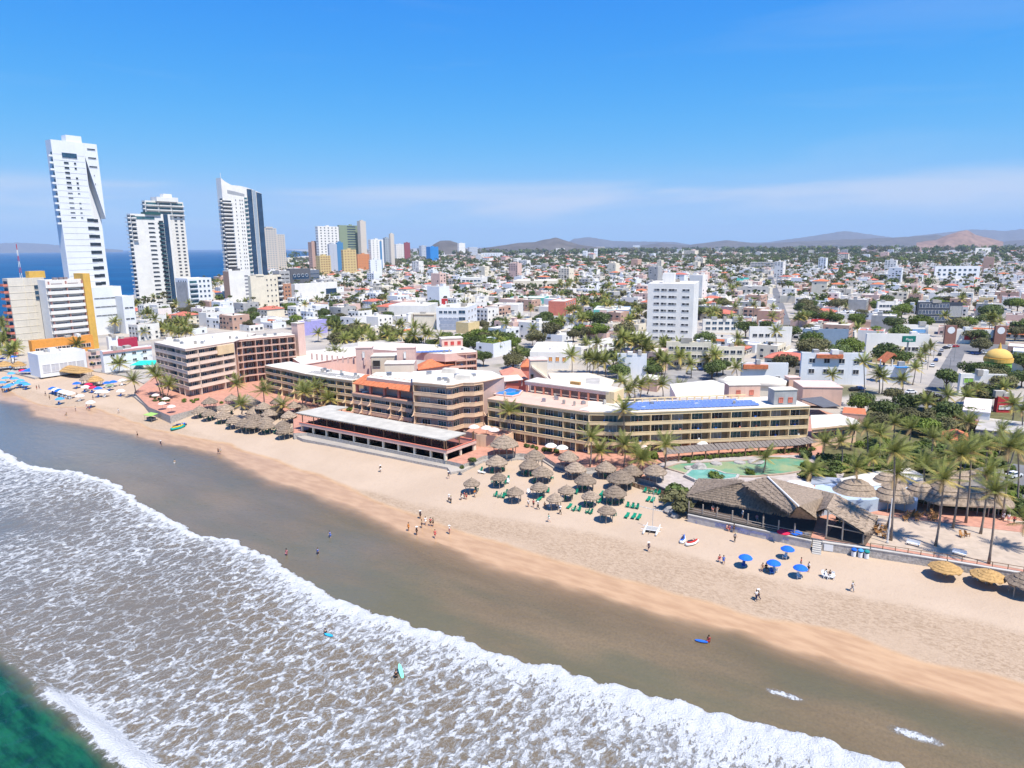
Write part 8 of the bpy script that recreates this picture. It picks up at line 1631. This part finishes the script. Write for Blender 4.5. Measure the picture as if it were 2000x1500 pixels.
for x, y, m_, lb in ((1563, 1060, plasticw, 'white cooler left of the sea wall steps'), (1574, 1060, plasticw, 'white folded board leaning beside the sea wall steps')):
    p = S(x, y); o = thing('cooler' if 'cooler' in lb else 'folded_board', lb, 'cooler' if 'cooler' in lb else 'board', tuple(p), .3); b = MB(); b.box((0, 0, 0), (.9, .5, 1.0) if 'cooler' in lb else (.9, .12, 1.9)); b.build('body', m_, None).parent = o; b = MB(); b.box((0, 0, 1.0 if 'cooler' in lb else 1.9), (.96, .54, .1)); b.build('lid', metalg, None).parent = o
p = gp(1733, 1061, TZ); o = thing('flag_pole', 'plain white pole at the inner side of the sea wall', 'pole', p); b = MB(); b.tube([(0, 0, 0), (0, 0, 9)], [.12, .09], 8); b.build('pole', white, None).parent = o; b = MB(); b.lathe([(.3, 0), (.3, .3)], 10); b.build('base', concrete, None).parent = o
for x, y, lb in ((1783, 1066, 'white bench with its back to the sea wall, left one'), (1873, 1085, 'white bench with its back to the sea wall, right one')):
    o = thing('bench', lb, 'bench', gp(x, y, TZ+.05), R(-38)); b = MB(); b.box((0, 0, .45), (2.2, .5, .07)); b.build('seat', plasticw, None).parent = o; b = MB(); b.box((0, .25, .5), (2.2, .07, .6)); b.build('backrest', plasticw, None).parent = o
    for x_ in (-.9, .9): b = MB(); b.box((x_, 0, 0), (.1, .45, .45)); b.build('leg', dgrey, None).parent = o
for x, y, w_, m_, lb in ((1783, 1051, .0, dgrey, ''),): pass
# ================================================================== PEOPLE
def skin(name, V, E, Rad, root=0, lev=1, m_=None):
    me = bpy.data.meshes.new(name); me.from_pydata(V, E, []); o = bpy.data.objects.new(name, me); C.objects.link(o); o.modifiers.new('s', 'SKIN')
    for i, r_ in enumerate(Rad): me.skin_vertices[0].data[i].radius = r_ if isinstance(r_, tuple) else (r_, r_)
    for d in me.skin_vertices[0].data: d.use_root = False
    me.skin_vertices[0].data[root].use_root = True
    if lev: s = o.modifiers.new('u', 'SUBSURF'); s.levels = s.render_levels = lev
    r_ = bpy.data.meshes.new_from_object(o.evaluated_get(bpy.context.evaluated_depsgraph_get())); bpy.data.objects.remove(o); r_.name = name; r_.materials.clear(); r_.materials.append(m_ or white)
    r_.polygons.foreach_set('use_smooth', [True]*len(r_.polygons)); return r_
def figure(pose):
    if pose == 'stand': hip, kn, an, to = [(.09, 0, .9)]*1, [(.1, -.02, .48), (.1, .0, .48)], [(.1, .03, .08), (.1, .03, .08)], [(.11, -.14, .035)]*2; el = [(.25, .03, 1.12)]*2; wr = [(.26, -.06, .88)]*2; pz = .95; lean = 0
    elif pose == 'walk': hip = [(.09, 0, .9)]; kn = [(.1, -.2, .52), (.1, .08, .47)]; an = [(.1, -.22, .1), (.1, .36, .16)]; to = [(.1, -.38, .06), (.1, .25, .05)]; el = [(.25, .14, 1.14), (.25, -.12, 1.14)]; wr = [(.26, .1, .9), (.26, -.3, .96)]; pz = .94; lean = -.03
    else: hip = [(.1, 0, .44)]; kn = [(.13, -.4, .5), (.13, -.42, .48)]; an = [(.12, -.46, .1), (.14, -.48, .1)]; to = [(.12, -.6, .04), (.15, -.62, .04)]; el = [(.26, -.06, .72)]*2; wr = [(.18, -.28, .6)]*2; pz = .5; lean = .05
    up_ = pz+.0; V = [(0, 0, pz), (0, lean*.4, pz+.2), (0, lean, pz+.38), (0, lean*1.1, pz+.52), (0, lean*1.1-.01, pz+.6), (0, lean*1.1-.02, pz+.73)]; Rd = [(.145, .11), (.12, .095), (.15, .105), (.055, .055), (.078, .09), (.07, .085)]; E = [(0, 1), (1, 2), (2, 3), (3, 4), (4, 5)]
    sh = []; lg = []
    for s in (0, 1):
        sg = -1 if s == 0 else 1; k = len(V); V += [(sg*.18, lean, pz+.44), (sg*el[s][0], el[s][1]+lean, el[s][2]), (sg*wr[s][0], wr[s][1]+lean, wr[s][2]), (sg*wr[s][0], wr[s][1]+lean-.04, wr[s][2]-.09)]; Rd += [.062, .043, .032, (.038, .02)]; E += [(2, k), (k, k+1), (k+1, k+2), (k+2, k+3)]; sh.append(k)
        k = len(V); V += [(sg*hip[0][0], hip[0][1], hip[0][2]-.02), (sg*kn[s][0], kn[s][1], kn[s][2]), (sg*an[s][0], an[s][1], an[s][2]), (sg*to[s][0], to[s][1], to[s][2])]; Rd += [.09, .06, .042, (.045, .03)]; E += [(0, k), (k, k+1), (k+1, k+2), (k+2, k+3)]; lg.append(k)
    nb = len(V)
    for s in (0, 1):     # four fingers and a thumb rooted in each palm
        h = Vector(V[sh[s]+3]); sg = -1 if s == 0 else 1
        for i, (dy, ln) in enumerate(((-.03, .075), (-.01, .085), (.01, .08), (.03, .065))): k = len(V); V += [tuple(h+Vector((0, dy, .01))), tuple(h+Vector((-.004*sg, dy, -ln*.6))), tuple(h+Vector((-.02*sg, dy, -ln)))]; Rd += [.009, .009, .007]; E += [(k, k+1), (k+1, k+2)]
        k = len(V); V += [tuple(h+Vector((0, -.03, .03))), tuple(h+Vector((-.015*sg, -.055, -.01))), tuple(h+Vector((-.02*sg, -.06, -.04)))]; Rd += [.01, .01, .008]; E += [(k, k+1), (k+1, k+2)]
    k = len(V); hd = V[5]; V += [(hd[0], hd[1]-.05, hd[2]-.07), (hd[0], hd[1]-.115, hd[2]-.075)]; Rd += [.02, .012]; E += [(k, k+1)]
    for sg in (-1, 1): k = len(V); V += [(sg*.05, hd[1]+.01, hd[2]-.06), (sg*.088, hd[1]+.015, hd[2]-.055)]; Rd += [.02, .018]; E += [(k, k+1)]
    body = skin('body', V, E, Rd)
    ex = lambda r_, a: (r_[0]+a, r_[1]+a) if isinstance(r_, tuple) else (r_+a, r_+a)
    def sub(idx, edges, add, name, cut={}):
        VV = [cut.get(i, V[i]) for i in idx]; mp_ = {i: j for j, i in enumerate(idx)}; return skin(name, VV, [(mp_[a], mp_[c]) for a, c in edges], [ex(Rd[i], add) for i in idx])
    e0, e1 = [tuple(Vector(V[sh[s]]).lerp(Vector(V[sh[s]+1]), .6)) for s in (0, 1)]
    shirt = sub([0, 1, 2, sh[0], sh[0]+1, sh[1], sh[1]+1], [(0, 1), (1, 2), (2, sh[0]), (sh[0], sh[0]+1), (2, sh[1]), (sh[1], sh[1]+1)], .022, 'shirt', {sh[0]+1: e0, sh[1]+1: e1})
    k0, k1 = [tuple(Vector(V[lg[s]]).lerp(Vector(V[lg[s]+1]), .8)) for s in (0, 1)]
    shorts = sub([0, lg[0], lg[0]+1, lg[1], lg[1]+1], [(0, lg[0]), (lg[0], lg[0]+1), (0, lg[1]), (lg[1], lg[1]+1)], .025, 'shorts', {lg[0]+1: k0, lg[1]+1: k1})
    trousers = sub([0, lg[0], lg[0]+1, lg[0]+2, lg[1], lg[1]+1, lg[1]+2], [(0, lg[0]), (lg[0], lg[0]+1), (lg[0]+1, lg[0]+2), (0, lg[1]), (lg[1], lg[1]+1), (lg[1]+1, lg[1]+2)], .022, 'trousers')
    b = MB(); b.lathe([(.098, -.06), (.105, 0), (.09, .06), (.05, .1), (.01, .11)], 12, (hd[0], hd[1]+.012, hd[2])); hair = b.mesh('hair', white, smooth=True)
    b = MB(); b.lathe([(.24, .02), (.235, .035), (.115, .05), (.11, .12), (.02, .14)], 14, (hd[0], hd[1], hd[2]-.0)); hat = b.mesh('hat', white)
    return dict(body=body, shirt=shirt, shorts=shorts, trousers=trousers, hair=hair, hat=hat)
FIG = {p_: figure(p_) for p_ in ('stand', 'walk', 'sit')}
SK = [mat('tan skin', (.42, .22, .13), rough=.6), mat('light skin', (.6, .36, .26), rough=.6), mat('brown skin', (.26, .13, .075), rough=.6)]; HR = [mat('dark hair', (.02, .015, .012)), mat('brown hair', (.09, .05, .025))]
CL = {'white': plasticw, 'red': redp, 'blue': blue, 'navy': mat('navy cloth', (.015, .02, .06)), 'black': mat('black cloth', (.015, .015, .017)), 'pink': mat('pink cloth', (.6, .22, .25)), 'orange': mat('orange cloth', (.65, .22, .03)), 'grey': mat('grey cloth', (.3, .3, .32)), 'teal': mat('teal cloth', (.05, .35, .32)), 'khaki': mat('khaki cloth', (.4, .32, .2)), 'yellow': mat('yellow cloth', (.65, .5, .05))}
def person(p, pose, lab, top=None, bot=None, hat=None, rz_=0., s=1.12, long_=False):
    f = FIG[pose]; o = thing('person', lab, 'person', tuple(p), rz_); o.scale = (s,)*3
    def put(nm, me, m_): c = ob(nm, me, o); c.material_slots[0].link = 'OBJECT'; c.material_slots[0].material = m_
    put('body', f['body'], rng.choice(SK))
    if top: put('shirt', f['shirt'], CL[top])
    if bot: put('trousers' if long_ else 'shorts', f['trousers' if long_ else 'shorts'], CL[bot])
    put('hair', f['hair'], rng.choice(HR))
    if hat: put('hat', f['hat'], CL[hat])
    return o
PE_ = [(269, 854, 'walk', 'black', 'black', None, 'person in dark clothes wading at the left shoreline'), (315, 872, 'walk', 'navy', 'navy', 'white', 'person with a white hat wading beside the wet sand on the left'), (148, 803, 'stand', 'white', 'grey', None, 'person in white standing on wet sand before the left umbrellas'), (130, 812, 'sit', 'khaki', 'khaki', None, 'person crouching on the wet sand at the far left'), (170, 800, 'stand', 'pink', 'white', None, 'person in pink under the lone white umbrella on the left'), (175, 802, 'walk', None, 'red', None, 'bare chested person in red shorts by the lone white umbrella'), (151, 776, 'stand', 'black', 'black', None, 'person in black behind the white umbrella row'), (182, 781, 'walk', 'black', 'navy', None, 'person in black walking below the small golden thatch'), (232, 807, 'walk', 'white', 'white', None, 'person all in white crossing the sand near the left terrace'), (89, 773, 'walk', 'grey', 'navy', None, 'person in grey left of the white umbrella row'), (97, 780, 'stand', 'khaki', 'black', None, 'person in khaki at the left end of the umbrella row'), (72, 761, 'stand', 'black', 'red', None, 'person in black top and red shorts by light blue umbrellas'), (77, 760, 'stand', 'navy', 'navy', None, 'person in navy right of the light blue umbrellas'), (5, 766, 'stand', 'red', 'black', None, 'person in red at the left edge of the beach'), (9, 767, 'walk', None, 'black', None, 'bare chested person at the left edge of the beach'), (17, 765, 'stand', 'pink', 'red', None, 'person in pink near the left edge of the beach'), (322, 813, 'walk', 'white', 'khaki', None, 'person in white walking below the left terrace wall'),
 (342, 910, 'stand', 'khaki', 'white', None, 'person standing ankle deep alone in the reflecting shallows'), (427, 887, 'walk', None, 'navy', None, 'left one of two walkers at the waterline'), (431, 887, 'walk', 'grey', 'khaki', None, 'right one of two walkers at the waterline'), (743, 922, 'walk', 'black', 'white', 'white', 'person in black and white walking before the long restaurant'), (877, 981, 'walk', 'white', 'black', 'white', 'white shirted vendor walking left of the first small shelter'), (881, 983, 'stand', 'grey', 'black', 'khaki', 'vendor in grey beside the white shirted vendor'), (901, 977, 'stand', 'navy', 'white', None, 'person in navy in the group below the first small shelter'), (907, 975, 'stand', 'red', 'khaki', None, 'person in red in the group below the first small shelter'), (911, 976, 'stand', None, 'red', None, 'bare chested man in the group below the first small shelter'), (927, 971, 'walk', 'orange', 'grey', None, 'person in orange walking right of the first small shelter'), (876, 935, 'walk', 'navy', 'khaki', 'white', 'person in navy at the red ramp of the restaurant'), (821, 1013, 'stand', 'navy', 'black', 'white', 'person with a pale hat at the rear of the waterline group'), (824, 1031, 'stand', 'khaki', 'navy', None, 'person in khaki in the waterline group'), (831, 1025, 'walk', 'white', 'white', None, 'person in white in the waterline group'), (841, 1027, 'stand', 'red', 'black', None, 'person in red and black in the waterline group'), (846, 1028, 'stand', 'black', 'black', None, 'person in black in the waterline group'), (798, 1037, 'stand', 'orange', 'orange', None, 'child in orange at the left of the waterline group'), (814, 1045, 'stand', 'black', 'black', 'white', 'person in black with a white hat at the water edge'), (878, 1043, 'stand', 'white', 'pink', 'white', 'person in white and pink right of the waterline group'), (850, 1051, 'walk', 'red', 'red', None, 'person all in red wading in front of the group'),
 (1032, 990, 'stand', 'white', 'grey', None, 'white shirted person left of the front small shelter'), (1042, 991, 'stand', 'red', 'black', None, 'person in red left of the front small shelter'), (1051, 995, 'walk', 'grey', 'black', 'white', 'vendor in grey with a white hat by the front small shelter'), (1064, 992, 'sit', None, 'khaki', None, 'seated bare chested person before the front small shelter'), (1074, 993, 'sit', 'white', 'white', None, 'seated person in white before the front small shelter'), (1088, 994, 'sit', 'white', 'black', None, 'seated person in white and black at the front small shelter'), (1094, 1005, 'walk', 'white', 'black', 'white', 'vendor in white and black right of the seated row'), (1072, 1020, 'walk', 'teal', 'white', None, 'person with teal top walking alone on the grey sand band'), (993, 976, 'stand', 'red', 'grey', None, 'person in red by the tilted small shelter'), (1003, 976, 'sit', 'white', 'grey', None, 'seated person in white by the tilted small shelter'),
 (1267, 1077, 'walk', 'navy', 'navy', 'white', 'person in navy with a white cap walking below the catamaran'), (1435, 1058, 'walk', 'grey', 'black', 'khaki', 'vendor with straw hat walking below the painted wall'), (1424, 1037, 'sit', 'pink', 'red', None, 'seated person in pink below the painted wall'), (1420, 1036, 'sit', None, 'red', None, 'seated bare chested person below the painted wall'), (1433, 1040, 'stand', 'black', 'black', None, 'person in black standing by the pair seated below the wall'), (1405, 1097, 'sit', 'red', 'pink', None, 'person in red seated left of the leftmost blue umbrella'), (1413, 1099, 'sit', 'blue', 'blue', None, 'person in blue seated left of the leftmost blue umbrella'), (1489, 1114, 'sit', None, 'khaki', None, 'bare chested person seated left of a blue umbrella'), (1496, 1114, 'sit', 'black', 'black', None, 'person in black seated at the edge of a blue umbrella'), (1564, 1108, 'stand', 'red', 'grey', None, 'person in red standing behind the lowest blue umbrella'), (1579, 1117, 'stand', 'white', 'black', None, 'person in white and black right of the lowest blue umbrella'), (1613, 1126, 'sit', 'black', 'navy', None, 'person in black in the left white chair near the dry sand'), (1620, 1128, 'sit', 'black', 'black', None, 'person in black in the middle white chair near the dry sand'), (1664, 1155, 'walk', 'white', 'grey', 'khaki', 'vendor in white with a straw hat on the right sand'), (1477, 1173, 'walk', 'white', 'navy', None, 'left vendor of two on the grey sand band'), (1481, 1171, 'walk', 'black', 'navy', 'white', 'right vendor of two on the grey sand band')]
for x, y, ps, tp, bt, ht, lb in PE_: person(S(x, y), ps, lb, tp, bt, ht, rng.uniform(0, 6.28), long_=('vendor' in lb))
for x, y, dz, ps, tp, bt, lb in ((560, 1085, -.45, 'stand', 'pink', 'pink', 'person in pink standing knee deep just ahead of the foam'), (621, 1083, -.5, 'stand', 'blue', 'navy', 'person in blue wading with a white board near the foam'), (645, 1050, -.4, 'walk', 'blue', 'blue', 'person in bright blue running in the shallows'), (1384, 1254, -.75, 'stand', 'red', 'red', 'swimmer in red beside the floating blue board'), (774, 1328, -.6, 'stand', 'black', 'black', 'surfer in black waist deep in foam below a mint board'), (636, 1241, -1.0, 'stand', 'black', 'black', 'swimmer up to the chest in foam holding a body board')):
    q = G(x, y, 0); person((q.x, q.y, dz+(.25 if y > 1200 and x < 900 else 0)), ps, lb, tp, bt, None, rng.uniform(0, 6))
for x, y, ps, tp, bt, lb in ((1392, 998, 'sit', None, 'red', 'left bare chested person of a pair sitting on the sea wall'), (1401, 1000, 'sit', None, 'navy', 'right bare chested person of a pair sitting on the sea wall'), (1450, 1011, 'stand', 'white', 'white', 'person in a white shirt standing at the palapa rail'), (1478, 1017, 'sit', 'pink', 'grey', 'person in pink sitting on the wall below the palapa'), (1491, 1021, 'stand', None, 'khaki', 'bare chested person standing on the sea wall under the palapa'), (1959, 1017, 'stand', 'white', 'white', 'person in white at the end of the longest yard hut'), (1969, 1020, 'stand', 'white', 'pink', 'person in white and pink by the right garden'), (1980, 1024, 'walk', 'red', 'black', 'person in red by the right garden')):
    person(Vector(gp(x, y, TZ+.12)), ps, lb, tp, bt, None, rng.uniform(-.8, .8) if ps == 'sit' else rng.uniform(0, 6))
# --- breaking crest at the lower left already belongs to the surf; the air that fades the far hills:
finish_labels()
b = MB(); b.prism([(-24000, -150), (24000, -150), (24000, 23500), (-24000, 23500)], -1.8, 640)
hz = b.build('haze', white); hz['kind'] = 'stuff'; hz['label'] = 'thin pale sea haze'
m = bpy.data.materials.new('pale haze'); m.use_nodes = True; n = m.node_tree.nodes; n.clear(); pv = n.new('ShaderNodeVolumePrincipled'); pv.inputs['Color'].default_value = (.6, .76, 1, 1); pv.inputs['Density'].default_value = 4.2e-5; pv.inputs['Anisotropy'].default_value = 0
m.node_tree.links.new(pv.outputs[0], n.new('ShaderNodeOutputMaterial').inputs['Volume']); hz.data.materials[0] = m
